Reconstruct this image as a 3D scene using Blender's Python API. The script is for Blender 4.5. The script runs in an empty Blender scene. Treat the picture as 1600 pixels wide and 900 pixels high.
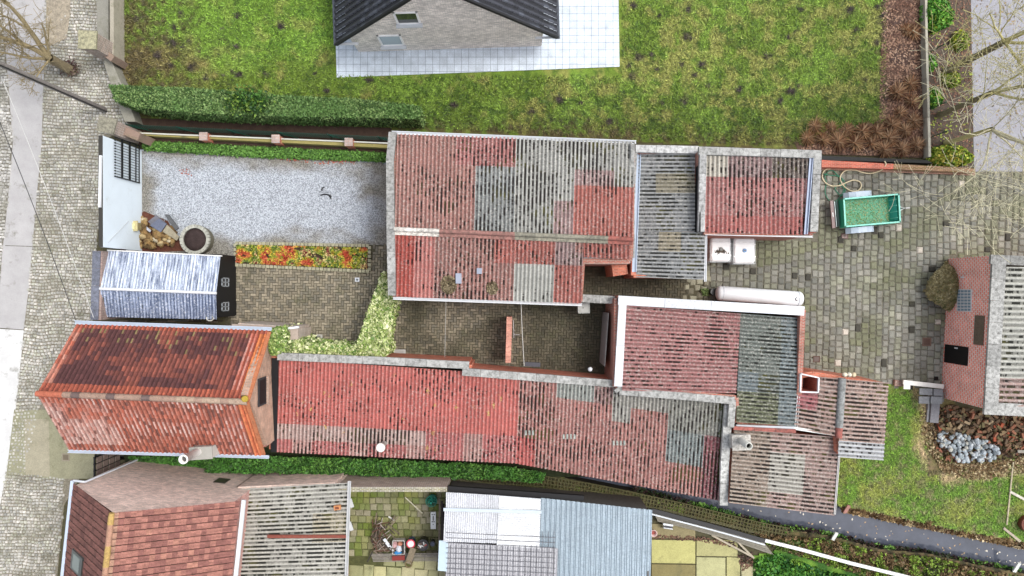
import bpy, math, random
import numpy as np
from mathutils import Vector, Matrix

# ---------------------------------------------------------------- camera, sky, sun, exposure
H = 34.6            # flying height of the camera above the yard (m)
F = 1081.0          # focal length in pixels of a 1600 px wide frame
scene = bpy.context.scene
COL = scene.collection
cam_d = bpy.data.cameras.new('camera')
cam = bpy.data.objects.new('camera', cam_d)
COL.objects.link(cam)
cam.location = (0, 0, H)
cam.rotation_euler = (0, 0, 0)
cam_d.sensor_width = 36.0
cam_d.lens = 36.0 * F / 1600.0
cam_d.clip_end = 2000.0
scene.camera = cam

world = bpy.data.worlds.new('World')
scene.world = world
world.use_nodes = True
nt = world.node_tree
sky = nt.nodes.new('ShaderNodeTexSky')
sky.sky_type = 'NISHITA'
sky.sun_disc = False
SUN_EL, SUN_AZ = math.radians(62), math.radians(75)
sky.sun_elevation = SUN_EL
sky.sun_rotation = SUN_AZ
sky.air_density = 1.0
sky.dust_density = 4.0
hs = nt.nodes.new('ShaderNodeHueSaturation')
hs.inputs['Saturation'].default_value = 0.38
nt.links.new(sky.outputs[0], hs.inputs['Color'])
nt.links.new(hs.outputs[0], nt.nodes['Background'].inputs[0])
nt.nodes['Background'].inputs[1].default_value = 0.15

sun_d = bpy.data.lights.new('sun', 'SUN')
sun = bpy.data.objects.new('sun', sun_d)
COL.objects.link(sun)
sun_d.energy = 0.75
sun_d.angle = math.radians(16)
sun_d.color = (1.0, 0.965, 0.92)
sdir = Vector((math.sin(SUN_AZ) * math.cos(SUN_EL), math.cos(SUN_AZ) * math.cos(SUN_EL), math.sin(SUN_EL)))
sun.rotation_euler = sdir.to_track_quat('Z', 'Y').to_euler()

scene.view_settings.view_transform = 'Standard'
scene.view_settings.look = 'None'
scene.view_settings.gamma = 1.0
scene.view_settings.use_curve_mapping = False
scene.view_settings.exposure = 0.90
scene.cycles.max_bounces = 6

# ---------------------------------------------------------------- helpers
R = random.Random(7)
NR = np.random.default_rng(11)
GAIN = 0.80


def S(r, g, b, k=1.0):
    def f(c):
        c = c / 255.0
        return c / 12.92 if c <= 0.04045 else ((c + 0.055) / 1.055) ** 2.4
    return (f(r) * GAIN * k, f(g) * GAIN * k, f(b) * GAIN * k)


def W(u, v, z=0.0):
    return Vector(((u - 800.0) * (H - z) / F, (450.0 - v) * (H - z) / F, z))


def P(p, z=None):
    return W(p[0], p[1], p[2] if len(p) > 2 else (z or 0.0))


_tab = NR.random((8, 256, 256))


def vn(x, y, seed=0):
    t = _tab[seed % 8]
    xi = np.floor(x).astype(int); yi = np.floor(y).astype(int)
    fx = x - xi; fy = y - yi
    fx = fx * fx * (3 - 2 * fx); fy = fy * fy * (3 - 2 * fy)
    x0 = xi % 256; x1 = (xi + 1) % 256; y0 = yi % 256; y1 = (yi + 1) % 256
    return (t[x0, y0] * (1 - fx) + t[x1, y0] * fx) * (1 - fy) + (t[x0, y1] * (1 - fx) + t[x1, y1] * fx) * fy


def fbm(x, y, seed=0, octs=4):
    s = 0; a = 0.5; n = 0
    for i in range(octs):
        s = s + a * vn(x * 2 ** i + 17.3 * i, y * 2 ** i + 9.1 * i, seed + i); n += a; a *= 0.5
    return s / n


def inpoly(x, y, poly):
    x = np.asarray(x, float); y = np.asarray(y, float)
    ins = np.zeros(x.shape, bool)
    n = len(poly)
    for i in range(n):
        x1, y1 = poly[i][0], poly[i][1]; x2, y2 = poly[(i + 1) % n][0], poly[(i + 1) % n][1]
        if y1 == y2: continue
        c = ((y1 > y) != (y2 > y)) & (x < (x2 - x1) * (y - y1) / (y2 - y1) + x1)
        ins ^= c
    return ins


# ---- node materials
class NB:
    def __init__(s, name, rough=0.85, metal=0.0, spec=0.3):
        s.m = bpy.data.materials.new(name); s.m.use_nodes = True
        s.t = s.m.node_tree; s.b = s.t.nodes['Principled BSDF']
        s.b.inputs['Roughness'].default_value = rough
        s.b.inputs['Metallic'].default_value = metal
        s.b.inputs['Specular IOR Level'].default_value = spec

    def n(s, typ, ins=None, **kw):
        nd = s.t.nodes.new(typ)
        for k, v in kw.items(): setattr(nd, k, v)
        for k, v in (ins or {}).items():
            if isinstance(v, bpy.types.NodeSocket): s.t.links.new(v, nd.inputs[k])
            else: nd.inputs[k].default_value = v
        return nd

    def math(s, op, a, b=0.0, c=0.0, clamp=False):
        nd = s.n('ShaderNodeMath', {0: a, 1: b, 2: c}, operation=op, use_clamp=clamp)
        return nd.outputs[0]

    def mr(s, v, a, b, c=0.0, d=1.0):
        return s.n('ShaderNodeMapRange', {'Value': v, 'From Min': a, 'From Max': b, 'To Min': c, 'To Max': d}).outputs[0]

    def mix(s, f, a, b, mode='MIX'):
        nd = s.n('ShaderNodeMix', data_type='RGBA', blend_type=mode)
        for idx, v in ((0, f), (6, a), (7, b)):
            if isinstance(v, bpy.types.NodeSocket): s.t.links.new(v, nd.inputs[idx])
            else:
                if idx and len(v) == 3: v = (*v, 1)
                nd.inputs[idx].default_value = v
        return nd.outputs[2]

    def tint(s):
        return s.n('ShaderNodeAttribute', attribute_name='tint')

    def obj(s, scale=(1, 1, 1)):
        g = s.n('ShaderNodeNewGeometry')
        return s.n('ShaderNodeMapping', {'Vector': g.outputs['Position'], 'Scale': scale}).outputs[0]

    def uv(s):
        return s.n('ShaderNodeUVMap', uv_map='UVMap').outputs[0]

    def noise(s, vec, scale, detail=4, rough=0.6, dist=0.0):
        return s.n('ShaderNodeTexNoise', {'Vector': vec, 'Scale': scale, 'Detail': detail, 'Roughness': rough, 'Distortion': dist}).outputs[0]

    def vary(s, col, n, lo, hi):
        f = s.mr(n, 0.25, 0.75, lo, hi)
        c = s.n('ShaderNodeCombineColor', {0: f, 1: f, 2: f}).outputs[0]
        return s.mix(1.0, col, c, 'MULTIPLY')

    def out(s, col, height=None, strength=0.3, dist=0.02):
        s.t.links.new(col, s.b.inputs['Base Color'])
        if height is not None:
            b = s.n('ShaderNodeBump', {'Height': height, 'Strength': strength, 'Distance': dist})
            s.t.links.new(b.outputs[0], s.b.inputs['Normal'])
        return s.m


def m_plain(name, rough=0.85, var=0.15, scale=4, dirt=None, damt=0.5, dscale=1.5, metal=0.0, spec=0.3, bump=0.2, fine=0.12, fscale=40):
    s = NB(name, rough, metal, spec)
    o = s.obj(); c = s.tint().outputs[0]
    n1 = s.noise(o, scale, 6)
    c = s.vary(c, n1, 1 - var, 1 + var)
    n2 = s.noise(o, fscale, 2)
    if fine: c = s.vary(c, n2, 1 - fine, 1 + fine)
    if dirt:
        n3 = s.noise(o, dscale, 8, 0.7)
        c = s.mix(s.mr(n3, 0.62 - damt * 0.25, 0.72, 0, 0.85), c, dirt)
    return s.out(c, n2, bump, 0.01)


def m_brick(name, mortar=S(178, 170, 158), w=0.21, h=0.068, var=0.25, ms=0.012, bump=0.4, offs=0.5, dirt=0.5, dcol=S(70, 66, 52)):
    s = NB(name, 0.9)
    t = s.tint().outputs[0]; uv = s.uv()
    a = s.mix(1.0, t, (1 - var,) * 3, 'MULTIPLY'); b = s.mix(1.0, t, (1 + var,) * 3, 'MULTIPLY')
    br = s.n('ShaderNodeTexBrick', {'Vector': uv, 'Color1': a, 'Color2': b, 'Mortar': (*mortar, 1), 'Scale': 1.0, 'Mortar Size': ms,
                                   'Mortar Smooth': 0.3, 'Bias': 0.0, 'Brick Width': w, 'Row Height': h}, offset=offs)
    c = br.outputs[0]
    o = s.obj()
    c = s.vary(c, s.noise(o, 2.2, 6), 0.8, 1.2)
    c = s.vary(c, s.noise(o, 22, 3), 0.8, 1.2)
    c = s.mix(s.mr(s.noise(o, 0.9, 8, 0.7), 0.5, 0.75, 0, dirt), c, dcol)
    hgt = s.math('SUBTRACT', 1.0, br.outputs[1])
    return s.out(c, hgt, bump, 0.01)


def m_corr(name, rough=0.85, spec=0.25, dark=S(24, 18, 14), lich=S(205, 203, 194), valley=0.55, lam=0.75, thr=0.48, metal=0.0, crest=1.0, streak=False):
    """corrugated sheet: uv.x counts waves (crest on whole numbers), uv.y metres down the slope; tint alpha = moss amount"""
    s = NB(name, rough, metal, spec)
    at = s.tint(); t = at.outputs[0]; al = at.outputs['Alpha']
    uv = s.uv()
    sp = s.n('ShaderNodeSeparateXYZ', {'Vector': uv})
    x, y = sp.outputs[0], sp.outputs[1]
    h = s.math('MULTIPLY_ADD', s.math('COSINE', s.math('MULTIPLY', x, 2 * math.pi)), 0.5, 0.5)
    o = s.obj()
    c = s.vary(t, s.noise(o, 1.6, 6, 0.65), 0.86, 1.14)
    if streak:
        st = s.n('ShaderNodeCombineXYZ', {0: s.math('MULTIPLY', x, 1.6), 1: s.math('MULTIPLY', y, 0.7), 2: 0.0}).outputs[0]
        c = s.mix(s.mr(s.noise(st, 1.3, 5, 0.7), 0.42, 0.62, 0, 0.95), c, dark)
    c = s.vary(c, s.noise(o, 14, 4, 0.7), 0.66, 1.34)
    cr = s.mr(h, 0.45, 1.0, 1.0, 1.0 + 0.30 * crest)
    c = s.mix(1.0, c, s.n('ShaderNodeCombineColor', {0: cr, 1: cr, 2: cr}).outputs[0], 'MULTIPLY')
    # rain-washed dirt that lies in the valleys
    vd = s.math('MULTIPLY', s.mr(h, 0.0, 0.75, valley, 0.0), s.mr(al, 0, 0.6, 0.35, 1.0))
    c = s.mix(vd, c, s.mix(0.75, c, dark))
    # lichen freckles, more on the crests
    l1 = s.noise(o, 11, 5, 0.75)
    lf = s.math('MULTIPLY', s.mr(l1, 0.52, 0.60, 0, 0.85), s.math('MULTIPLY', s.mr(h, 0, 1, 0.45, 1.0), lam))
    lf = s.math('MULTIPLY', lf, s.mr(al, 0, 0.7, 0.25, 1.0))
    c = s.mix(lf, c, lich)
    # moss cushions in the valleys: elongated clots
    fl = s.math('FLOOR', x)
    cv = s.n('ShaderNodeCombineXYZ', {0: s.math('MULTIPLY', fl, 3.71), 1: s.math('MULTIPLY', y, 1.0), 2: 0.0}).outputs[0]
    m1 = s.noise(cv, 2.9, 3, 0.7)
    big = s.noise(o, 0.5, 4)
    m1 = s.math('ADD', m1, s.math('MULTIPLY', s.math('SUBTRACT', big, 0.5), 0.75))
    m1 = s.math('ADD', m1, s.math('MULTIPLY', s.math('SUBTRACT', s.noise(o, 7, 3), 0.5), 0.22))
    th = s.math('MULTIPLY_ADD', al, -0.17, 0.655)
    mm = s.math('GREATER_THAN', m1, th)
    mm = s.math('MULTIPLY', mm, s.math('LESS_THAN', s.math('ADD', h, s.math('MULTIPLY', s.noise(o, 18, 2), 0.3)), s.math('MULTIPLY_ADD', al, 0.16, thr)))
    gmask = s.math('MULTIPLY', s.mr(s.noise(o, 0.8, 3), 0.52, 0.62, 0, 1), s.mr(al, .6, .95, 0, 1))
    c = s.mix(s.math('MULTIPLY', mm, 0.93), c, s.mix(gmask, dark, S(72, 70, 24)))
    sd = s.math('MULTIPLY', s.mr(s.noise(o, 17, 4, 0.8), 0.38, 0.43, 0.45, 0.0), s.mr(al, 0.3, 1.0, 0, 1))
    c = s.mix(sd, c, dark)
    hh = s.math('ADD', s.math('MULTIPLY', l1, 0.5), mm)
    return s.out(c, hh, 0.35, 0.015)


M = {}


def mats():
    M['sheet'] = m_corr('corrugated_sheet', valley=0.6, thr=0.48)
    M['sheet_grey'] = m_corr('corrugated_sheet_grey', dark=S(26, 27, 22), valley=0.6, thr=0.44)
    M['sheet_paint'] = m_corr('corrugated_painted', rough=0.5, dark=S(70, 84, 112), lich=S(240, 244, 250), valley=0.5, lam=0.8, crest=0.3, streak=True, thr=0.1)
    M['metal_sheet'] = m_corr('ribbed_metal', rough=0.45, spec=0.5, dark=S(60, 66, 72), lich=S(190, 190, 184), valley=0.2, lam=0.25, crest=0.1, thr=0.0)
    M['coping'] = m_plain('old_concrete_coping', var=0.22, scale=5, dirt=S(62, 62, 58), damt=0.75, dscale=7, fine=0.3, fscale=30, bump=0.4)
    M['whitecoping'] = m_plain('white_coping', var=0.06, scale=3, dirt=S(150, 148, 146), damt=0.35, dscale=14, fine=0.05)
    M['concrete'] = m_plain('concrete', var=0.12, scale=1.2, dirt=S(120, 118, 104), damt=0.2, dscale=1.3, fine=0.1, fscale=35)
    M['paint'] = m_plain('paint', rough=0.45, var=0.05, scale=3, fine=0.04, spec=0.5, bump=0.05)
    M['render'] = m_plain('painted_render', rough=0.8, var=0.04, scale=1.2, fine=0.03, dirt=S(206, 216, 218), damt=0.15)
    M['metal'] = m_plain('galvanised_metal', rough=0.4, var=0.12, scale=4, metal=0.4, spec=0.5, fine=0.05, bump=0.05)
    M['plastic'] = m_plain('plastic', rough=0.35, var=0.05, scale=3, spec=0.5, fine=0.03, bump=0.03)
    M['tar'] = m_plain('tar_black', rough=0.6, var=0.2, scale=5, fine=0.1)
    M['wood'] = m_plain('weathered_wood', var=0.25, scale=9, fine=0.2, fscale=25, bump=0.3)
    M['tile'] = m_plain('clay_tile', rough=0.85, var=0.18, scale=6, dirt=S(92, 60, 54), damt=0.25, dscale=7, fine=0.25, fscale=24, bump=0.35)
    M['slate'] = m_plain('dark_tile', rough=0.6, var=0.2, scale=4, fine=0.2, fscale=20)
    M['stone'] = m_plain('stone', var=0.2, scale=9, fine=0.2, fscale=30, bump=0.5)
    M['paver'] = m_plain('paving_stone', var=0.16, scale=2.2, dirt=S(92, 92, 66), damt=0.35, dscale=1.1, fine=0.22, fscale=28, bump=0.4)
    M['soil'] = m_plain('soil', var=0.35, scale=5, fine=0.35, fscale=22, bump=0.8)
    M['leaf'] = m_plain('leaf', rough=0.6, var=0.12, scale=6, fine=0.08, fscale=30, bump=0.0)
    M['lawn'] = m_plain('lawn_turf', rough=0.95, var=0.2, scale=7, fine=0.35, fscale=18, bump=0.8)
    M['bark'] = m_plain('bark', var=0.25, scale=10, fine=0.3, fscale=30, bump=0.4)
    M['brick'] = m_brick('red_brick')
    M['brick_orange'] = m_brick('orange_brick', mortar=S(205, 160, 140), dirt=0.25)
    M['brick_pale'] = m_brick('pale_brick', mortar=S(200, 196, 188), var=0.3, dirt=0.3, dcol=S(120, 110, 98))
    M['brick_light'] = m_brick('light_brick', mortar=S(216, 212, 206), var=0.28, dirt=0.12, dcol=S(150, 140, 128))
    M['brick_dot'] = m_brick('header_bond_brick', mortar=S(244, 226, 216), w=0.19, h=0.13, ms=0.026, var=0.10, dirt=0.15, dcol=S(150, 96, 80))
    M['slab'] = m_brick('patio_slab', mortar=S(120, 134, 146), w=0.36, h=0.36, var=0.05, ms=0.010, offs=0.0, dirt=0.12, dcol=S(190, 196, 198), bump=0.2)
    M['asphalt'] = m_plain('old_asphalt', var=0.10, scale=2, fine=0.30, fscale=26, dirt=S(120, 118, 116), damt=0.25, dscale=6)
    M['glass'] = m_plain('window_glass', rough=0.08, var=0.02, fine=0, spec=0.8, bump=0)
    # gravel
    s = NB('white_gravel', 0.9)
    o = s.obj(); t = s.tint().outputs[0]
    v = s.n('ShaderNodeTexVoronoi', {'Vector': o, 'Scale': 26.0})
    g = s.n('ShaderNodeSeparateColor', {0: v.outputs['Color']}).outputs[0]
    c = s.vary(t, s.mr(g, 0, 1, 0.2, 0.85), 0.5, 1.25)
    c = s.vary(c, s.noise(o, 45, 2), 0.7, 1.3)
    M['gravel'] = s.out(c, v.outputs['Distance'], 0.6, 0.03)
    # water
    s = NB('dark_water', 0.12, 0, 0.5)
    o = s.obj(); t = s.tint().outputs[0]
    n1 = s.noise(o, 2.5, 6, 0.65)
    c = s.vary(t, n1, 0.75, 1.25)
    M['water'] = s.out(c, s.noise(o, 5, 3), 0.05, 0.02)


mats()


def shade(col, lo, hi):
    k = R.uniform(lo, hi)
    return tuple(x * k for x in col)


# ---- mesh builders
def _tag(o, label=None, cat=None, group=None, kind=None):
    if label: o['label'] = label
    if cat: o['category'] = cat
    if group: o['group'] = group
    if kind: o['kind'] = kind
    return o


def thing(name, label, cat, loc, group=None, kind=None):
    o = bpy.data.objects.new(name, None)
    COL.objects.link(o)
    o.location = loc
    o.empty_display_size = 0.3
    return _tag(o, label, cat, group, kind)


def link(me, name, mat, parent, **kw):
    o = bpy.data.objects.new(name, me)
    for m in (mat if isinstance(mat, (list, tuple)) else [mat]):
        me.materials.append(M[m] if isinstance(m, str) else m)
    COL.objects.link(o)
    if parent is not None: o.parent = parent
    return _tag(o, **kw)


def offset_of(parent):
    v = Vector((0, 0, 0))
    p = parent
    while p is not None:
        v += p.location; p = p.parent
    return v


class MB:
    """collects faces in world coordinates; build() links them as one mesh"""
    def __init__(s):
        s.v = []; s.f = []; s.uv = []; s.c = []; s.sm = []

    def face(s, pts, col=(0.5, 0.5, 0.5), uv=None):
        i = len(s.v)
        pts = [Vector(p) for p in pts]
        s.v += pts
        s.f.append(list(range(i, i + len(pts)))); s.sm.append(False)
        if uv is None:
            n = Vector((0, 0, 0))
            for k in range(len(pts)):
                a, b = pts[k], pts[(k + 1) % len(pts)]
                n += Vector(((a.y - b.y) * (a.z + b.z), (a.z - b.z) * (a.x + b.x), (a.x - b.x) * (a.y + b.y)))
            if n.length < 1e-12: n = Vector((0, 0, 1))
            n.normalize()
            t = Vector((1, 0, 0)) if abs(n.z) > 0.95 else Vector((0, 0, 1)).cross(n).normalized()
            b = n.cross(t)
            uv = [(p.dot(t), p.dot(b)) for p in pts]
        s.uv += uv
        c = (*col, 1.0) if len(col) == 3 else col
        s.c += [c] * len(pts)

    def prism(s, poly, z0, z1, col=(0.5, 0.5, 0.5), bottom=False, topcol=None):
        """poly: list of (x,y) world; z1 scalar or list"""
        n = len(poly)
        ar = sum(poly[i][0] * poly[(i + 1) % n][1] - poly[(i + 1) % n][0] * poly[i][1] for i in range(n))
        z1 = list(z1) if isinstance(z1, (list, tuple)) else [z1] * n
        z0 = list(z0) if isinstance(z0, (list, tuple)) else [z0] * n
        idx = list(range(n))
        if ar < 0: idx.reverse()
        top = [Vector((poly[i][0], poly[i][1], z1[i])) for i in idx]
        bot = [Vector((poly[i][0], poly[i][1], z0[i])) for i in idx]
        s.face(top, topcol or col)
        if bottom: s.face(bot[::-1], col)
        for i in range(n):
            j = (i + 1) % n
            s.face([bot[i], bot[j], top[j], top[i]], col)

    def seg(s, p, q, th, z0, z1, z1q=None, col=(0.5, 0.5, 0.5), z0q=None, bottom=False, topcol=None):
        """wall segment between xy points p and q"""
        p = Vector((p[0], p[1])); q = Vector((q[0], q[1])); d = (q - p).normalized(); n = Vector((-d.y, d.x)) * th / 2
        z1q = z1 if z1q is None else z1q; z0q = z0 if z0q is None else z0q
        s.prism([p - n, q - n, q + n, p + n], [z0, z0q, z0q, z0], [z1, z1q, z1q, z1], col, bottom, topcol)

    def box(s, c, sx, sy, sz, ang=0.0, col=(0.5, 0.5, 0.5), bottom=True):
        """c = centre of the bottom"""
        ca, sa = math.cos(ang), math.sin(ang)
        pl = [(c[0] + x * ca - y * sa, c[1] + x * sa + y * ca) for x, y in ((-sx / 2, -sy / 2), (sx / 2, -sy / 2), (sx / 2, sy / 2), (-sx / 2, sy / 2))]
        s.prism(pl, c[2], c[2] + sz, col, bottom)

    def beam(s, a, b, w, h=None, col=(0.5, 0.5, 0.5)):
        """square bar between two 3D points"""
        a = Vector(a); b = Vector(b); d = (b - a).normalized(); h = h or w
        up = Vector((0, 0, 1)) if abs(d.z) < 0.95 else Vector((0, 1, 0))
        x = d.cross(up).normalized() * w / 2; y = x.cross(d).normalized() * h / 2
        A = [a - x - y, a + x - y, a + x + y, a - x + y]; B = [p + (b - a) for p in A]
        s.face(A, col); s.face(B[::-1], col)
        for i in range(4):
            j = (i + 1) % 4
            s.face([A[j], A[i], B[i], B[j]], col)

    def tube(s, pts, r, n=8, col=(0.5, 0.5, 0.5), cap=True, r2=None):
        pts = [Vector(p) for p in pts]
        L = len(pts)
        rs = [r if r2 is None else r + (r2 - r) * i / max(1, L - 1) for i in range(L)] if not isinstance(r, (list, tuple)) else r
        base = len(s.v)
        up = None
        for i, p in enumerate(pts):
            d = (pts[min(i + 1, L - 1)] - pts[max(i - 1, 0)]).normalized()
            if up is None:
                up = Vector((0, 0, 1)) if abs(d.z) < 0.9 else Vector((1, 0, 0))
            x = d.cross(up)
            if x.length < 1e-5: x = d.cross(Vector((0.3, 0.8, 0.1)))
            x.normalize(); y = d.cross(x).normalized(); up = -y if False else up
            for k in range(n):
                a = 2 * math.pi * k / n
                s.v.append(p + (x * math.cos(a) + y * math.sin(a)) * rs[i])
        c = (*col, 1.0) if len(col) == 3 else col
        for i in range(L - 1):
            for k in range(n):
                k2 = (k + 1) % n
                s.f.append([base + i * n + k, base + (i + 1) * n + k, base + (i + 1) * n + k2, base + i * n + k2]); s.sm.append(True)
                s.uv += [(k / n, i), (k / n, i + 1), ((k + 1) / n, i + 1), ((k + 1) / n, i)]; s.c += [c] * 4
        if cap:
            for i, rev in ((0, False), (L - 1, True)):
                ring = [s.v[base + i * n + k].copy() for k in range(n)]
                s.face(ring[::-1] if rev else ring, col)

    def disc_stack(s, c, prof, n=20, col=(0.5, 0.5, 0.5), capcol=None, ang=0):
        """lathe around the vertical through c; prof = [(r,z),...] bottom to top"""
        base = len(s.v)
        c = Vector(c)
        for r, z in prof:
            for k in range(n):
                a = 2 * math.pi * k / n + ang
                s.v.append(c + Vector((r * math.cos(a), r * math.sin(a), z)))
        cc = (*col, 1.0)
        for i in range(len(prof) - 1):
            for k in range(n):
                k2 = (k + 1) % n
                s.f.append([base + i * n + k, base + i * n + k2, base + (i + 1) * n + k2, base + (i + 1) * n + k]); s.sm.append(True)
                s.uv += [(0, 0)] * 4; s.c += [cc] * 4
        top = [s.v[base + (len(prof) - 1) * n + k].copy() for k in range(n)]
        s.face(top, capcol or col)

    def build(s, name, mat, parent=None, bevel=0, **kw):
        off = offset_of(parent)
        me = bpy.data.meshes.new(name)
        me.from_pydata([p - off for p in s.v], [], s.f)
        me.polygons.foreach_set('use_smooth', s.sm)
        u = me.uv_layers.new(name='UVMap'); u.data.foreach_set('uv', [x for p in s.uv for x in p])
        a = me.attributes.new('tint', 'FLOAT_COLOR', 'CORNER'); a.data.foreach_set('color', [x for p in s.c for x in p])
        me.update()
        return link(me, name, mat, parent, **kw)


def npmesh(name, V, Fq, mat, cols, uv=None, parent=None, smooth=False, **kw):
    """V (n,3) world; Fq (m,k) indices; cols (m,3|4) per face or (m,k,..) per corner"""
    off = np.array(offset_of(parent))
    V = np.asarray(V, float) - off
    Fq = np.asarray(Fq); m, k = Fq.shape
    me = bpy.data.meshes.new(name)
    me.vertices.add(len(V)); me.vertices.foreach_set('co', V.ravel())
    me.loops.add(m * k); me.loops.foreach_set('vertex_index', Fq.ravel().astype(np.int32))
    me.polygons.add(m); me.polygons.foreach_set('loop_start', (np.arange(m) * k).astype(np.int32))
    me.polygons.foreach_set('use_smooth', np.full(m, smooth))
    me.update(calc_edges=True)
    cols = np.asarray(cols, float)
    if cols.shape[-1] == 3: cols = np.concatenate([cols, np.ones(cols.shape[:-1] + (1,))], -1)
    if cols.ndim == 2: cols = np.repeat(cols[:, None, :], k, 1)
    a = me.attributes.new('tint', 'FLOAT_COLOR', 'CORNER'); a.data.foreach_set('color', cols.ravel())
    if uv is not None:
        u = me.uv_layers.new(name='UVMap'); u.data.foreach_set('uv', np.asarray(uv, float).ravel())
    return link(me, name, mat, parent, **kw)


def sheet(name, poly, z, mat, col, kind='structure', th=0.0, **kw):
    mb = MB()
    pts = [P(p, z) for p in poly]
    if th: mb.prism([(p.x, p.y) for p in pts], z - th, z, col)
    else: mb.face(pts, col)
    return mb.build(name, mat, kind=kind, **kw)


def blocks(name, C, sx, sy, ang, z0, h, cols, mat, inset=0.12, jit=0.0, tiltj=0.0, parent=None, **kw):
    """C (n,2) centres -> bevelled stones as one mesh"""
    n = len(C)
    sx = np.broadcast_to(sx, n); sy = np.broadcast_to(sy, n); ang = np.broadcast_to(ang, n); h = np.broadcast_to(h, n)
    z0 = np.broadcast_to(z0, n)
    bx = np.array([-1, 1, 1, -1, -1, 1, 1, -1]) * 0.5
    by = np.array([-1, -1, 1, 1, -1, -1, 1, 1]) * 0.5
    k = np.array([1.0] * 4 + [1 - inset * 2] * 4)
    X = bx[None] * sx[:, None]; Y = by[None] * sy[:, None]
    m = np.minimum(sx, sy)[:, None] * inset
    X = X - np.sign(bx)[None] * m * (np.arange(8) > 3); Y = Y - np.sign(by)[None] * m * (np.arange(8) > 3)
    X = X + NR.normal(0, jit, X.shape) * 1.0; Y = Y + NR.normal(0, jit, Y.shape)
    ca, sa = np.cos(ang)[:, None], np.sin(ang)[:, None]
    V = np.zeros((n, 8, 3))
    V[..., 0] = C[:, 0:1] + X * ca - Y * sa; V[..., 1] = C[:, 1:2] + X * sa + Y * ca
    V[:, :4, 2] = z0[:, None]; V[:, 4:, 2] = (z0 + h)[:, None] + NR.normal(0, tiltj, (n, 4))
    Fb = np.array([[4, 5, 6, 7], [0, 1, 5, 4], [1, 2, 6, 5], [2, 3, 7, 6], [3, 0, 4, 7]])
    Fq = (np.arange(n)[:, None, None] * 8 + Fb[None]).reshape(-1, 4)
    return npmesh(name, V.reshape(-1, 3), Fq, mat, np.repeat(cols, 5, 0), parent=parent, **kw)


def leaves(name, pts, size, pal, mat='leaf', nrm=None, flat=0.5, aspect=1.6, wts=None, clump=0.6, cscale=1.2, parent=None, colmul=None, **kw):
    """many leaf-sized quads; pts (n,3)"""
    pts = np.asarray(pts, float); n = len(pts)
    if nrm is None: nrm = np.tile([0, 0, 1.0], (n, 1))
    nv = nrm * flat + NR.normal(0, 1, (n, 3)) * (1 - flat)
    nv /= np.linalg.norm(nv, axis=1, keepdims=True)
    t = np.cross(nv, NR.normal(0, 1, (n, 3))); t /= np.linalg.norm(t, axis=1, keepdims=True)
    b = np.cross(nv, t)
    sz = size * NR.uniform(0.6, 1.35, n)[:, None]
    V = np.stack([pts - t * sz * 0.5 * aspect, pts - b * sz * 0.5, pts + t * sz * 0.5 * aspect, pts + b * sz * 0.5], 1)
    pal = np.array(pal); wts = np.array(wts if wts is not None else [1.0] * len(pal)); cw = np.cumsum(wts) / wts.sum()
    r = NR.random(n) * (1 - clump) + clump * np.clip((fbm(pts[:, 0] * cscale + 50, pts[:, 1] * cscale + 50 + pts[:, 2], 3) - 0.5) * 2.2 + 0.5, 0, 0.999)
    ci = np.clip(np.searchsorted(cw, r), 0, len(pal) - 1)
    cols = pal[ci] * NR.uniform(0.75, 1.3, n)[:, None]
    if colmul is not None: cols = cols * colmul[:, None]
    return npmesh(name, V.reshape(-1, 3), np.arange(n * 4).reshape(n, 4), mat, cols, parent=parent, **kw)


def scatter(poly, n, z=0.0):
    """random world points inside a pixel polygon at height z"""
    xs = [p[0] for p in poly]; ys = [p[1] for p in poly]
    out = []
    tot = 0
    while tot < n:
        u = NR.uniform(min(xs), max(xs), n * 2); v = NR.uniform(min(ys), max(ys), n * 2)
        k = inpoly(u, v, poly); u = u[k]; v = v[k]
        out.append(np.stack([u, v], 1)); tot += len(u)
    uv = np.concatenate(out)[:n]
    s = (H - z) / F
    return np.stack([(uv[:, 0] - 800) * s, (450 - uv[:, 1]) * s, np.full(n, z)], 1), uv


def ngrid(name, poly, step, zf, colf, mat, smooth=True, parent=None, **kw):
    """fine grid over a pixel polygon; step in px; zf/colf take pixel arrays"""
    xs = [p[0] for p in poly]; ys = [p[1] for p in poly]
    us = np.arange(min(xs), max(xs) + step, step); vs = np.arange(min(ys), max(ys) + step, step)
    U, Vv = np.meshgrid(us, vs)
    z = zf(U, Vv)
    s = H / F
    V = np.stack([(U - 800) * s, (450 - Vv) * s, z], -1).reshape(-1, 3)
    nu = len(us); nv = len(vs)
    i = np.arange(nv - 1)[:, None] * nu + np.arange(nu - 1)[None]
    Fq = np.stack([i, i + nu, i + nu + 1, i + 1], -1).reshape(-1, 4)
    cu = (us[:-1] + us[1:]) / 2; cv = (vs[:-1] + vs[1:]) / 2
    CU, CV = np.meshgrid(cu, cv)
    keep = inpoly(CU, CV, poly).ravel()
    C = colf(U, Vv).reshape(-1, 3)
    Fq = Fq[keep]
    return npmesh(name, V, Fq, mat, C[Fq], parent=parent, smooth=smooth, **kw)


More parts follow.
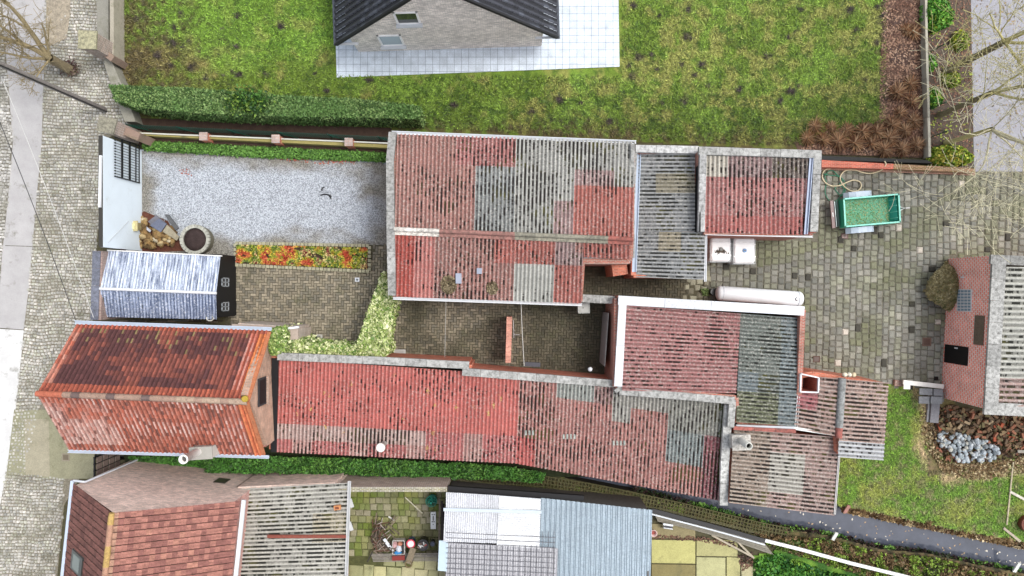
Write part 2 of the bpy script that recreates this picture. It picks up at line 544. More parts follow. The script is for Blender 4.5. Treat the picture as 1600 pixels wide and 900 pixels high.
def corrugated(name, p00, p10, p11, p01, parent, mat='sheet', pitch=0.177, amp=0.024, rows=3, colf=None, per=5, seg=8, profile='sine', skip=None, lift=0.012, **kw):
    """p00->p10 runs across the waves at the high edge, p00->p01 runs down the slope. corners are (u,v,z).
    colf(u,v,col,row) -> (r,g,b,moss)"""
    A, B, C, D = [np.array(P(p)) for p in (p00, p10, p11, p01)]
    width = 0.5 * (np.linalg.norm(B - A) + np.linalg.norm(C - D)); length = 0.5 * (np.linalg.norm(D - A) + np.linalg.norm(C - B))
    nw = max(2, int(round(width / pitch))); ncol = nw * seg
    nrm = np.cross(B - A, D - A); nrm /= np.linalg.norm(nrm)
    if nrm[2] < 0: nrm = -nrm
    s = np.arange(ncol + 1) / ncol
    x = s * nw
    if profile == 'sine': hz = amp * np.cos(2 * np.pi * x)
    elif profile == 'rib':
        fx = x - np.floor(x); hz = amp * np.where((fx < 0.13) | (fx > 0.87), 1.0, -1.0)
    else: hz = amp * np.cos(2 * np.pi * x)
    V = []; Fs = []; UV = []; CO = []
    base = 0
    rowoff = {}
    for r in range(rows):
        t0, t1 = r / rows, min(1.0, (r + 1) / rows + 0.02)
        for lay in range(2):
            pass
        for c in range(nw // per + (1 if nw % per else 0)):
            a, b = c * per * seg, min((c + 1) * per * seg, ncol)
            if b <= a: continue
            dz = NR.normal(0, 0.004); skew = NR.normal(0, 0.003)
            ss = s[a:b + 1]; n = len(ss)
            pts = []
            for t, l in ((t0, 0.0), (t1, lift)):
                Pp = (A[None] * (1 - ss[:, None]) + B[None] * ss[:, None]) * (1 - t) + (D[None] * (1 - ss[:, None]) + C[None] * ss[:, None]) * t
                Pp = Pp + nrm[None] * (hz[a:b + 1, None] + dz + l)
                pts.append(Pp)
            low = pts[1] - nrm[None] * 0.012
            mid = (pts[0].mean(0) + pts[1].mean(0)) / 2
            u = 800 + mid[0] * F / (H - mid[2]); v = 450 - mid[1] * F / (H - mid[2])
            if skip and skip(u, v): continue
            col = colf(u, v) if colf else (0.4, 0.4, 0.4, 0.4)
            k = NR.uniform(0.92, 1.08)
            k *= {'sheet': .80, 'sheet_grey': .77}.get(mat, 1.0)
            col = (col[0] * k, col[1] * k, col[2] * k, min(1.0, max(.05, col[3] + (NR.normal(0, .11) if mat in ('sheet', 'sheet_grey') else 0))))
            V += [pts[0], pts[1], low]
            i = np.arange(n - 1)
            Fs.append(np.stack([base + i, base + n + i, base + n + i + 1, base + i + 1], -1))
            Fs.append(np.stack([base + n + i, base + 2 * n + i, base + 2 * n + i + 1, base + n + i + 1], -1))
            xx = x[a:b + 1]
            for (ya, yb) in ((t0 * length, t1 * length), (t1 * length, t1 * length + 0.01)):
                UV.append(np.stack([np.stack([xx[:-1], np.full(n - 1, ya)], -1), np.stack([xx[:-1], np.full(n - 1, yb)], -1),
                                    np.stack([xx[1:], np.full(n - 1, yb)], -1), np.stack([xx[1:], np.full(n - 1, ya)], -1)], 1))
            CO.append(np.tile(np.array(col), (2 * (n - 1), 1)))
            base += 3 * n
    V = np.concatenate(V); 
    return npmesh(name, V, np.concatenate(Fs), mat, np.concatenate(CO), uv=np.concatenate(UV), parent=parent, **kw)


def tiles(name, p00, p10, p11, p01, parent, pitch=0.22, gauge=0.32, colf=None, mat='tile', wave=0.028, lip=0.03, chan=.5, flat=False, **kw):
    A, B, C, D = [np.array(P(p)) for p in (p00, p10, p11, p01)]
    nc = int(round(np.linalg.norm(B - A) / pitch)); nr = int(round(np.linalg.norm(D - A) / gauge))
    nrm = np.cross(B - A, D - A); nrm /= np.linalg.norm(nrm)
    if nrm[2] < 0: nrm = -nrm
    q = np.array([0.0, 0.2, 0.45, 0.7, 0.985])
    hz = np.array([0.3, 1.0, 0.3, -0.9, -0.2]) * wave
    if flat:
        q = np.array([0.0, 0.3, 0.6, 0.86, 0.995]); hz = np.array([0.2, 0.3, 0.2, 0.0, -1.2]) * wave
    V = []; Fs = []; CO = []; base = 0
    for r in range(nr):
        for c in range(nc):
            t0 = r / nr; t1 = (r + 1.12) / nr
            if r == nr - 1: t1 = 1.0
            jt = NR.normal(0, 0.02) / nr
            ss = (c + q) / nc
            rows = []
            for t, l in ((t0, 0), (t1 + jt, lip + NR.normal(0, 0.005))):
                Pp = (A[None] * (1 - ss[:, None]) + B[None] * ss[:, None]) * (1 - t) + (D[None] * (1 - ss[:, None]) + C[None] * ss[:, None]) * t
                rows.append(Pp + nrm[None] * (hz[:, None] + l))
            V += [rows[0], rows[1], rows[1] - nrm[None] * 0.03]
            i = np.arange(4)
            Fs.append(np.stack([base + i, base + 5 + i, base + 5 + i + 1, base + i + 1], -1))
            Fs.append(np.stack([base + 5 + i, base + 10 + i, base + 10 + i + 1, base + 5 + i + 1], -1))
            cc = colf((c + 0.5) / nc, (r + 0.5) / nr)
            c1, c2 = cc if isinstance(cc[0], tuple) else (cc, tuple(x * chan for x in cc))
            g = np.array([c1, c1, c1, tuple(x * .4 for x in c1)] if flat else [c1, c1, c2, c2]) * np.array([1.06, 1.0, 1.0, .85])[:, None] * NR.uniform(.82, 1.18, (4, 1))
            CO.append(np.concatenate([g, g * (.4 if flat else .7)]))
            base += 15
    return npmesh(name, np.concatenate(V), np.concatenate(Fs), mat, np.concatenate(CO), parent=parent, **kw)


def strip(mb, pts, w, th, col, drop=0.0, jn=0.9, side=0):
    """coping: slabs laid along a polyline of (u,v,z) pixels; w wide, th thick, top at z"""
    for a, b in zip(pts[:-1], pts[1:]):
        A = P(a); B = P(b); L = (B - A).length; n = max(1, int(round(L / jn)))
        for i in range(n):
            p = A.lerp(B, i / n); q = A.lerp(B, (i + 1) / n)
            d = (q - p).normalized()
            g = 0.006
            k = R.uniform(0.82, 1.15)
            j = R.uniform(-0.006, 0.006)
            mb.seg((p + d * g).xy, (q - d * g).xy, w + R.uniform(-.01, .01), p.z - th, p.z + j, q.z + j, tuple(c * k for c in col), q.z - th, bottom=True)


def walls(mb, ring, th=0.22, col=(0.5, 0.5, 0.5), z0=-0.02):
    """ring of world 3D points (top of the wall), closed"""
    n = len(ring)
    for i in range(n):
        a, b = ring[i], ring[(i + 1) % n]
        mb.seg(a.xy, b.xy, th, z0, a.z, b.z, col)


def gutter(name, pts, parent, r=0.06, col=S(225, 230, 235), mat='paint', **kw):
    mb = MB()
    pts = [P(p) for p in pts]
    for a, b in zip(pts[:-1], pts[1:]):
        d = (b - a).normalized(); n = Vector((-d.y, d.x, 0)) * r
        dn = Vector((0, 0, -r))
        # open trough: two lips and a bed
        mb.beam(a + n, b + n, 0.025, 0.05, col); mb.beam(a - n, b - n, 0.025, 0.05, col)
        mb.beam(a + dn * 0.9, b + dn * 0.9, r * 1.8, 0.02, tuple(c * 0.8 for c in col))
    return mb.build(name, mat, parent, **kw)

# ================================================================ THE GROUND
# stream banks in pixels (waterline is at WZ)
WZ = -0.55
north = [(-3000, 640), (640, 722), (860, 734), (1000, 748), (1140, 770), (1250, 780), (1320, 788), (1360, 798), (1425, 812), (1487, 824), (1550, 838), (1620, 852), (3600, 1200)]
south = [(-3000, 650), (640, 728), (860, 742), (990, 768), (1075, 790), (1125, 802), (1200, 822), (1300, 838), (1375, 858), (1450, 865), (1525, 882), (1620, 900), (3600, 1250)]
mb = MB()
gc = S(96, 92, 66, 0.7)
for i in range(len(north) - 1):
    a, b = P(north[i], 0), P(north[i + 1], 0)
    mb.face([a, b, Vector((b.x, 300, 0)), Vector((a.x, 300, 0))], gc)
    c, d = P(south[i], 0), P(south[i + 1], 0)
    mb.face([Vector((c.x, -300, 0)), Vector((d.x, -300, 0)), d, c], gc)
    # banks and bed
    n = (b - a).normalized(); nn = Vector((n.y, -n.x, 0))
    bc = S(58, 52, 36, 0.6)
    an, bn = a + Vector((0, 0, -1.0)) - Vector((0, 0.06, 0)), b + Vector((0, 0, -1.0)) - Vector((0, 0.06, 0))
    cs, ds = c + Vector((0, 0.06, -1.0)), d + Vector((0, 0.06, -1.0))
    mb.face([a, an, bn, b], bc); mb.face([c, d, ds, cs], bc); mb.face([an, cs, ds, bn], bc)
mb.build('ground', 'soil', kind='structure')
# water
mb = MB()
for i in range(len(north) - 1):
    a, b = P(north[i], 0), P(north[i + 1], 0); c, d = P(south[i], 0), P(south[i + 1], 0)
    a.z = b.z = c.z = d.z = WZ
    mb.face([c, d, b, a], S(92, 98, 112, 0.75))
mb.build('stream_water', 'water', kind='structure')

# ---- street on the left
sheet('street', [(-900, -900), (3, -900), (3, 0), (20, 225), (10, 335), (3, 400), (-8, 520), (-60, 760), (-160, 1500), (-900, 1500)], 0.004, 'soil', S(120, 116, 104))
sheet('roadway', [(-60, -700), (60, -700), (73, 0), (68, 130), (65, 225), (58, 300), (45, 450), (37, 515), (-5, 512), (3, 400), (10, 335), (20, 225), (3, 0), (-10, -100)], 0.010, 'concrete', S(180, 178, 177))
sheet('pale_roadway', [(-5, 513.5), (37, 516), (33, 560), (18, 700), (0, 790), (-40, 1000), (-120, 1000), (-60, 760)], 0.010, 'concrete', S(214, 214, 212))
sheet('roadway_joint', [(8, 383), (50, 384.5), (50, 385.7), (8, 384.2)], 0.013, 'soil', S(120, 118, 110))
sheet('setts_bed', [(73, -200), (172, -200), (180, 120), (215, 190), (170, 215), (150, 390), (145, 500), (90, 640), (140, 720), (100, 790), (80, 1000), (-40, 1000), (0, 790), (18, 700), (37, 515), (45, 450), (65, 225), (68, 130)], 0.006, 'soil', S(134, 128, 112))

setpoly = [(72, -60), (172, -60), (182, 118), (212, 185), (166, 212), (152, 390), (147, 500), (100, 570), (60, 640), (40, 740), (100, 745), (100, 790), (82, 960), (-30, 960), (0, 790), (18, 700), (37, 515), (45, 450), (65, 225), (68, 130)]
setpoly2 = [(-60, -60), (3, -60), (3, 0), (20, 225), (10, 335), (3, 400), (-8, 500), (-60, 600)]


def setts(name, poly, pw, ph, ang, pal, h=0.05, z0=0.008, stag=0.5, jit=0.008, gap=0.14, colfn=None, vertical=False, wob=0.4, rj=0.03):
    ca, sa = math.cos(ang), math.sin(ang)
    xs = [p[0] for p in poly]; ys = [p[1] for p in poly]
    cx, cy = (min(xs) + max(xs)) / 2, (min(ys) + max(ys)) / 2
    rad = max(max(xs) - min(xs), max(ys) - min(ys)) * 0.75
    Cs = []; SX = []; SY = []
    row = 0; y = -rad
    while y < rad:
        hh = ph * NR.uniform(0.92, 1.08)
        x = -rad + (NR.random() * pw)
        while x < rad:
            ww = pw * NR.uniform(0.78, 1.25)
            Cs.append((x + ww / 2, y + hh / 2)); SX.append(ww); SY.append(hh)
            x += ww
        y += hh; row += 1
    Cs = np.array(Cs); SX = np.array(SX); SY = np.array(SY)
    wy = (fbm(Cs[:, 0] * 0.035 + 90, Cs[:, 1] * 0.02 + 90, 2) - 0.5) * ph * wob * 8
    a, b = (Cs[:, 0], Cs[:, 1] + wy)
    if vertical: a, b = b, a; SX, SY = SY, SX
    U = cx + a * ca - b * sa; Vv = cy + a * sa + b * ca
    k = inpoly(U, Vv, poly)
    U, Vv, SX, SY = U[k], Vv[k], SX[k], SY[k]
    s = H / F
    C = np.stack([(U - 800) * s, (450 - Vv) * s], 1)
    pal = np.array(pal)
    cols = pal[NR.integers(0, len(pal), len(C))] * NR.uniform(0.8, 1.2, len(C))[:, None]
    if colfn is not None: cols = colfn(U, Vv, cols)
    g = gap * np.minimum(SX, SY) * s
    return blocks(name, C, SX * s - g, SY * s - g, -ang + NR.normal(0, rj, len(C)), z0, NR.uniform(0.8, 1.1, len(C)) * h, cols, 'paver', inset=0.16, jit=jit, tiltj=0.004, kind='structure')


def setcol(U, V, c):
    m = fbm(U * 0.02, V * 0.02, 1)[:, None]
    c = c * (0.82 + 0.4 * m)
    dirt = np.clip((fbm(U * 0.03 + 30, V * 0.05, 4) - 0.52) * 5, 0, 1)[:, None] * 0.45
    return c * (1 - dirt) + np.array(S(132, 128, 108)) * dirt


sp = [S(192, 190, 182), S(180, 178, 170), S(204, 200, 192), S(168, 167, 160), S(188, 188, 174)]
setts('pavement_setts', setpoly, 5.1, 5.0, 0.03, sp, colfn=setcol, gap=0.2, wob=.2)
setts('street_setts', setpoly2, 4.7, 4.7, 0.03, [S(190, 188, 182), S(178, 176, 170), S(204, 202, 196)], colfn=setcol)
# concrete pad by the cottage corner and small covers in the pavement
sheet('pavement_pad', [(22, 640), (92, 640), (120, 705), (148, 708), (146, 748), (78, 748), (38, 742), (10, 742)], 0.050, 'paver', S(150, 148, 122))
sheet('pavement_slab', [(38, 655), (76, 655), (78, 745), (40, 742)], 0.055, 'paver', S(166, 160, 138))
sheet('dirt_verge', [(73, -100), (108, -100), (110, 20), (104, 60), (72, 75)], 0.064, 'soil', S(160, 150, 132))

# ---- big lawn of the upper garden
mole = [(R.uniform(200, 1400), R.uniform(2, 200)) for _ in range(26)] + [(270, 68), (288, 74), (296, 65), (300, 104), (322, 124), (375, 118), (350, 118), (365, 114),
        (220, 30), (372, 74), (990, 10), (1030, 25), (1076, 15), (998, 90), (982, 105), (988, 120), (1065, 101), (1106, 135), (1070, 157), (1033, 162), (1198, 88), (1240, 50), (1336, 47), (1234, 143), (1248, 135),
        (1218, 158), (1350, 125), (1368, 68), (872, 156), (908, 162), (577, 126), (610, 122), (512, 142), (440, 40), (1085, 118), (1095, 102), (1026, 109), (1250, 17), (1326, 18)]
mole = [m for m in mole if not (510 < m[0] < 975 and m[1] < 122)]


def lawncol(U, V):
    g1 = np.array(S(104, 128, 46)); g2 = np.array(S(142, 144, 76)); g3 = np.array(S(64, 92, 32)); br = np.array(S(86, 74, 50)); so = np.array(S(60, 52, 48)); gy = np.array(S(120, 150, 58))
    a = fbm(U * 0.018 + 5, V * 0.022 + 5, 0)[..., None]; b = fbm(U * 0.05 + 40, V * 0.05 + 9, 3)[..., None]; f = fbm(U * 0.16, V * 0.16, 5)[..., None]
    c = g1 + (gy - g1) * np.clip((a - 0.45) * 4, 0, 1)
    c = c + (g2 - c) * np.clip((b - 0.5) * 5 + (U[..., None] - 900) / 1100, 0, 0.9)
    lb = np.clip(1.15 - np.hypot((U - 235) / 130, (V - 105) / 75), 0, 1)[..., None] * np.clip((b - .3) * 3, 0, 1)
    c = c + (np.array(S(126, 108, 72)) - c) * np.clip(lb * 1.1, 0, .75)
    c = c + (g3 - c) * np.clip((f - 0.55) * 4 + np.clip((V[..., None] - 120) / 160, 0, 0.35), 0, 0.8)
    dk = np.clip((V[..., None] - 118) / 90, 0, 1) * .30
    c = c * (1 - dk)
    st = (np.abs(((V[..., None] + U[..., None] * .012) % 21.3) - 10) < .8) * np.clip((U[..., None] - 930) / 100, 0, 1) * .35 * (b > .42)
    c = c * (1 - st) + np.array(S(168, 172, 96)) * st
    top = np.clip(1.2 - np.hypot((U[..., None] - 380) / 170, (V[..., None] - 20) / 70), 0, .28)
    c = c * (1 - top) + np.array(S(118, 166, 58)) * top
    edge = np.maximum(1 - (U - 182) / 120.0 + (V > 60) * .12, (V - (205 + (U > 1000) * 18)) / 22.0 + 0.5)
    edge = np.maximum(edge, (U - 1378) / 14.0 + 0.5)
    e = np.clip((edge[..., None] + (f - 0.5) * 3.0), 0, 1)
    e *= 0.85
    c = c * (1 - e) + br * e
    dm = np.zeros(U.shape)
    for k, (mx, my) in enumerate(mole):
        r = 3 + (k * 37 % 5) * 0.9
        dm = np.maximum(dm, np.clip(1.5 - np.hypot(U - mx, (V - my) * 1.15) / r, 0, 1))
    dm = np.clip(dm[..., None] + (f - 0.5) * 1.6 * (dm[..., None] > 0), 0, 1)
    return c * (1 - dm) + so * dm


def lawnz(U, V):
    z = 0.02 + 0.05 * fbm(U * 0.1, V * 0.1, 2)
    for (mx, my) in mole:
        z = z + 0.07 * np.clip(1 - np.hypot(U - mx, V - my) / 5, 0, 1)
    return z


lawn_poly = [(180, -170), (1446, -170), (1450, 236), (1250, 236), (1100, 228), (990, 222), (614, 206), (612, 214), (215, 196), (178, 130)]
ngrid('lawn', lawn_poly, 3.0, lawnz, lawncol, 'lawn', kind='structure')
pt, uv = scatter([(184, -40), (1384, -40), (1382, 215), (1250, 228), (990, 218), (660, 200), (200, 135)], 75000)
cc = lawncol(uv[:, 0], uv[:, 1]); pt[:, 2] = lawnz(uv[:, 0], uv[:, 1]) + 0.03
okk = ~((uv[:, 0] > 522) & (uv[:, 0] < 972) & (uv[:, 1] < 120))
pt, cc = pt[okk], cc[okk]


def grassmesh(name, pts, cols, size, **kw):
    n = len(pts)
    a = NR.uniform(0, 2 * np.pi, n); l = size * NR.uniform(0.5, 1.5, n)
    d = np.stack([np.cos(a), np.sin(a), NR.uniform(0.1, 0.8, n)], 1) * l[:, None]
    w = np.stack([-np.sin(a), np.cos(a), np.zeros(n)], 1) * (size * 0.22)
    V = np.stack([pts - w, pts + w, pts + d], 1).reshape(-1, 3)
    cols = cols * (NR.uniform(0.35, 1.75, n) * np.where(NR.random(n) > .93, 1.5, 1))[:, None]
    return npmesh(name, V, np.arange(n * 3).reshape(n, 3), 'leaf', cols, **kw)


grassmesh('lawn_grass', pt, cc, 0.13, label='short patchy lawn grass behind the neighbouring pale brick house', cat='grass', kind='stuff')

# patio round the upper house
sheet('patio', [(524, 47), (526, 121), (968, 104), (964, -150), (700, -170), (520, -170)], 0.09, 'slab', S(214, 224, 234), th=0.09)

# leaf litter strip and verge on the right
sheet('planting_strip', [(1378, -170), (1447, -170), (1451, 247), (1250, 240), (1240, 222), (1300, 205), (1376, 190)], 0.075, 'soil', S(92, 70, 58))
lp, _ = scatter([(1380, -60), (1443, -60), (1447, 245), (1240, 240), (1290, 205), (1372, 190)], 9000, 0.0)
lp[:, 2] = NR.uniform(0.08, 0.12, len(lp))
leaves('leaf_litter', lp, 0.075, [S(126, 92, 74), S(96, 68, 54), S(150, 118, 96), S(76, 54, 46), S(176, 146, 122)], flat=0.8, label='brown fallen leaf litter along the concrete edging beside the lawn', cat='leaves', kind='stuff')
lp_, _ = scatter([(1524, -40), (1700, -40), (1700, 260), (1526, 260)], 700, .03)
leaves('road_leaf_litter', lp_, .07, [S(120, 100, 84), S(150, 130, 104), S(96, 84, 72)], flat=.9, label='thin scatter of leaves on the grey side road', cat='leaves', kind='stuff')
sheet('verge', [(1449, -170), (1518, -170), (1520, 262), (1452, 262)], 0.01, 'soil', S(88, 76, 66))
sheet('side_road', [(1514, -170), (1900, -170), (1900, 268), (1522, 268)], 0.012, 'asphalt', S(158, 158, 164))
lp, _ = scatter([(1450, -60), (1518, -60), (1522, 262), (1452, 262)], 1500, 0.03)
leaves('verge_leaf_litter', lp, 0.07, [S(150, 112, 88), S(120, 84, 66), S(150, 160, 70)], flat=0.8, label='sparse fallen leaves under the bare trees beside the grey road', cat='leaves', kind='stuff')

# ---- gravel drive
sheet('gravel_drive', [(219, 233), (420, 243), (612, 254), (612, 384), (580, 382), (368, 378), (366, 400), (180, 400), (215, 385)], 0.012, 'gravel', S(172, 178, 186))


def gravcol(U, V):
    c = np.array(S(180, 186, 193)); d = np.array(S(130, 124, 110))
    f = fbm(U * 0.03, V * 0.05, 2)
    e = np.minimum.reduce([(V - 238 - (U - 220) * 0.04) / 34, (608 - U) / 70.0, (384 - V) / 30 + np.clip((U - 200) / 500, 0, 1) * 0.0, (U - 222) / 30])
    e = np.clip(1.1 - e * 1.3 + (f - 0.5) * 1.8, 0, 1)[..., None] * 0.85
    r = np.clip((f[..., None] - 0.6) * 3, 0, 0.3)
    c = c * (1 - r) + np.array(S(154, 158, 163)) * r
    return c * (1 - e) + d * e


ngrid('gravel_surface', [(221, 236), (420, 246), (610, 256), (610, 384), (370, 380), (366, 402), (182, 402), (217, 385)], 3.0, lambda U, V: 0.02 + 0.02 * fbm(U * .2, V * .2, 1), gravcol, 'gravel', kind='structure')
# two dark streaks lying on the gravel
mb = MB()
for pts in ([(503, 298), (503, 294), (507, 292.5)], [(501, 305), (506, 303.5), (513, 304.5), (516.5, 309)], [(510, 304), (517, 306), (517, 311.5)]):
    mb.tube([P(p, 0.045) for p in pts], 0.035, 6, S(38, 38, 40))
mb.build('cloth_strip', 'plastic', label='curled black strip lying alone on the white gravel', cat='cloth strip')
# red leaves fallen on the gravel
lp, _ = scatter([(440, 242), (560, 250), (560, 256), (500, 256), (430, 249)], 130, 0.05)
l2, _ = scatter([(280, 262), (300, 265), (298, 282), (282, 278)], 20, 0.05)
leaves('fallen_red_leaves', np.concatenate([lp, l2]), 0.06, [S(176, 100, 80), S(160, 84, 66)], flat=0.8, label='red leaves fallen on the white gravel near the low green strip', cat='leaves', kind='stuff')

# ---- herringbone yards
def herring(name, poly, w, pal, colfn=None, z0=0.006, h=0.035, ang=0.02):
    xs = [p[0] for p in poly]; ys = [p[1] for p in poly]
    cx, cy = (min(xs) + max(xs)) / 2, (min(ys) + max(ys)) / 2
    n = int(max(max(xs) - min(xs), max(ys) - min(ys)) * 0.75 / w) + 2
    i, j = np.meshgrid(np.arange(-n, n), np.arange(-n, n)); k = (i - j) % 4
    hx = k == 0; vx = k == 3
    U = np.concatenate([(i[hx] + 1.0), (i[vx] + 0.5)]) * w; V = np.concatenate([j[hx] + 0.5, j[vx] + 1.0]) * w
    hor = np.concatenate([np.ones(hx.sum(), bool), np.zeros(vx.sum(), bool)])
    ca, sa = math.cos(ang), math.sin(ang)
    U, V = cx + U * ca - V * sa, cy + U * sa + V * ca
    kk = inpoly(U, V, poly); U, V, hor = U[kk], V[kk], hor[kk]
    s = H / F; g = 0.012
    sx = np.where(hor, 2 * w, w) * s - g; sy = np.where(hor, w, 2 * w) * s - g
    pal = np.array(pal)
    cols = pal[NR.integers(0, len(pal), len(U))] * NR.uniform(0.8, 1.2, len(U))[:, None]
    if colfn is not None: cols = colfn(U, V, cols)
    return blocks(name, np.stack([(U - 800) * s, (450 - V) * s], 1), sx, sy, -ang, z0, NR.uniform(.9, 1.1, len(U)) * h, cols, 'paver', inset=0.08, jit=0.002, tiltj=0.002, kind='structure')


def yardcol(U, V, c):
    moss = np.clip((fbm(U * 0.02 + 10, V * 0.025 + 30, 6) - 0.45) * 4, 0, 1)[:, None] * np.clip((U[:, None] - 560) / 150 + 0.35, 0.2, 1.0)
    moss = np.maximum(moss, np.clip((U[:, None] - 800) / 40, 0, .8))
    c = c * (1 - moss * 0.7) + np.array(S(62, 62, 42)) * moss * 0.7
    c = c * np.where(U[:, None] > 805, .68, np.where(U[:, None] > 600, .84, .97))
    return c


yp = [S(150, 140, 120), S(138, 130, 112), S(160, 150, 130), S(128, 122, 108)]
sheet('yard_bed', [(355, 378), (612, 378), (640, 380), (960, 380), (1104, 390), (1104, 600), (430, 600), (350, 560)], 0.003, 'soil', S(84, 80, 62))
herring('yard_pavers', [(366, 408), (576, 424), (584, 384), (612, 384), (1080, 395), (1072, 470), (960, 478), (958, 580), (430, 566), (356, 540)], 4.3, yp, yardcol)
setts('yard_border_stones', [(1070, 425), (1110, 425), (1110, 475), (1068, 475)], 9.5, 10, 0.02, [S(150, 148, 128), S(132, 128, 110)], h=0.04)

# ---- the large stone yard on the right
bigpoly = [(1100, 366), (1282, 262), (1530, 270), (1700, 270), (1700, 404), (1482, 404), (1476, 606), (1380, 606), (1255, 588), (1250, 470), (1112, 470)]
bigpoly = [(1100, 372), (1275, 372), (1285, 262), (1320, 264), (1530, 272), (1700, 272), (1700, 404), (1482, 404), (1476, 606), (1386, 606), (1250, 592), (1240, 470), (1106, 470)]


def bigcol(U, V, c):
    l = np.clip((fbm(U * 0.012 + 3, V * 0.012 + 60, 2) - 0.4) * 3, 0, 1)[:, None]
    c = c * (0.74 + 0.32 * l)
    ms = np.clip((fbm(U * 0.02 + 70, V * 0.03 + 2, 5) - 0.48) * 6, 0, 1)[:, None] * 0.5
    c = c * (1 - ms) + np.array(S(112, 116, 72)) * ms
    r = NR.random(len(U))[:, None]
    c = np.where(r > 0.985, np.array(S(205, 196, 182)) * 1.0, c)
    c = np.where(r < 0.018, np.array(S(72, 70, 62)), c)
    return c


sheet('big_yard_bed', [(1098, 262), (1280, 255), (1530, 268), (1720, 270), (1720, 420), (1500, 420), (1500, 612), (1240, 612), (1240, 480), (1098, 480)], 0.003, 'soil', S(112, 108, 94))
setts('big_yard_stones', bigpoly, 10.3, 10.6, 0.02, [S(152, 151, 140), S(146, 144, 134), S(158, 156, 144), S(140, 140, 130), S(150, 150, 132)], h=0.05, gap=0.085, colfn=bigcol, vertical=True, jit=0.005, wob=0.06, rj=.012)
# tan worn patch
mb = MB()

# ---- lower right lawn with dry grass edges
def lawn2col(U, V):
    g1 = np.array(S(104, 140, 50)); g2 = np.array(S(140, 150, 70)); g3 = np.array(S(58, 96, 34)); dry = np.array(S(186, 164, 126)); so = np.array(S(104, 88, 66))
    a = fbm(U * 0.03 + 5, V * 0.03 + 5, 0)[..., None]; f = fbm(U * 0.15, V * 0.15, 5)[..., None]
    c = g1 + (g2 - g1) * np.clip((a - 0.5) * 5, 0, 1)
    c = c + (g3 - c) * np.clip((f - 0.5) * 4, 0, 0.8)
    # distance to the stream bank
    bank = 772 + (U - 1250) * 0.2
    e = np.clip(1 - (bank + 28 - V) / 26.0 * 1.0 + 0.0, -1, 1)
    e2 = np.clip(1 - np.abs(U - (1440 + (V - 620) * 0.05 + 8 * np.sin(V * 0.07))) / 14, 0, 1) * (V < 735)
    e3 = np.clip(1 - np.abs(V - 738 + (U - 1530) * 0.15) / 16, 0, 1) * (U > 1470)
    e4 = (U > 1448) & (V < 735 - (U - 1530) * 0.1)
    e = np.maximum.reduce([e, e2, e3])[..., None] + (f - 0.5) * 1.4
    e = np.clip(e, 0, 1)
    c = c * (1 - e) + dry * e
    m = (e4 * 1.0)[..., None] * 0.8
    return c * (1 - m) + so * m


lawn2 = [(1240, 600), (1400, 600), (1440, 606), (1480, 606), (1500, 645), (1800, 645), (1800, 880), (1550, 838), (1487, 824), (1425, 812), (1360, 798), (1318, 788), (1250, 780)]
l2z = lambda U, V: 0.015 + 0.05 * fbm(U * 0.1, V * 0.1, 2)
ngrid('lower_lawn', lawn2, 3.0, l2z, lawn2col, 'lawn', kind='structure')
pt, uv = scatter([(1300, 606), (1430, 610), (1450, 650), (1450, 735), (1600, 725), (1640, 725), (1640, 850), (1487, 826), (1425, 812), (1360, 798), (1305, 788)], 22000)
cc = lawn2col(uv[:, 0], uv[:, 1]); pt[:, 2] = l2z(uv[:, 0], uv[:, 1]) + 0.02
grassmesh('lower_lawn_grass', pt, cc, 0.12, label='bright green lawn between the pink corrugated roofs and the stream', cat='grass', kind='stuff')

# ---- south bank of the stream: mossy grid pavers and soil, the gardens beyond
sb = [(640, 728), (860, 742), (990, 768), (1075, 790), (1125, 802), (1200, 822), (1300, 838), (1375, 858), (1450, 865), (1525, 882), (1620, 900), (1700, 960), (1500, 1000), (1330, 880), (1200, 838), (1100, 810), (1000, 786), (850, 768), (700, 748), (640, 745)]


def sbcol(U, V):
    a = fbm(U * 0.05, V * 0.08, 3)[..., None]; f = fbm(U * 0.2 + 8, V * 0.2, 1)[..., None]
    m1 = np.array(S(62, 58, 38)); m2 = np.array(S(78, 84, 42)); m3 = np.array(S(112, 96, 66)); m4 = np.array(S(44, 40, 28))
    c = m1 + (m2 - m1) * np.clip((a - 0.45) * 4, 0, 1)
    c = c + (m3 - c) * np.clip((f - 0.5) * 4 + (U[..., None] - 1200) / 900, 0, 0.8)
    return c + (m4 - c) * np.clip((0.45 - f) * 4, 0, 0.7)


ngrid('stream_bank', sb, 2.5, lambda U, V: 0.01 + 0.07 * fbm(U * .15, V * .15, 2), sbcol, 'soil', kind='structure')
# concrete lattice laid on the bank
mb = MB()
path = [(702, 746), (760, 749), (850, 755), (930, 768), (1000, 783), (1060, 796), (1120, 811), (1180, 826), (1230, 836)]
for r_ in range(5):
    off = (r_ - 2) * 0.17
    pp = [P(p, 0.085) + Vector((0.06, 0, 0)) for p in path]
    for a, b in zip(pp[:-1], pp[1:]):
        d = (b - a).normalized(); n = Vector((-d.y, d.x, 0)) * off
        mb.beam(a + n, b + n, 0.045, 0.05, S(92, 90, 58))
pp = [P(p, 0.09) for p in path]
for a, b in zip(pp[:-1], pp[1:]):
    L = (b - a).length; d = (b - a) / L; n = Vector((-d.y, d.x, 0)) * 0.36
    k = int(L / 0.17)
    for i in range(k):
        c = a + d * (i * 0.17)
        mb.beam(c - n, c + n, 0.045, 0.045, S(92, 90, 58))
mb.build('lattice_paving', 'paver', kind='structure')
# concrete kerb along the grid
mb = MB()
strip(mb, [(640, 741, .1), (700, 747, .1), (850, 769, .1), (960, 783, .1), (1030, 795, .1), (1150, 824, .1), (1250, 850, .1)], 0.12, 0.1, S(110, 108, 84), jn=1.2)
mb.build('bank_kerb', 'concrete', kind='structure')

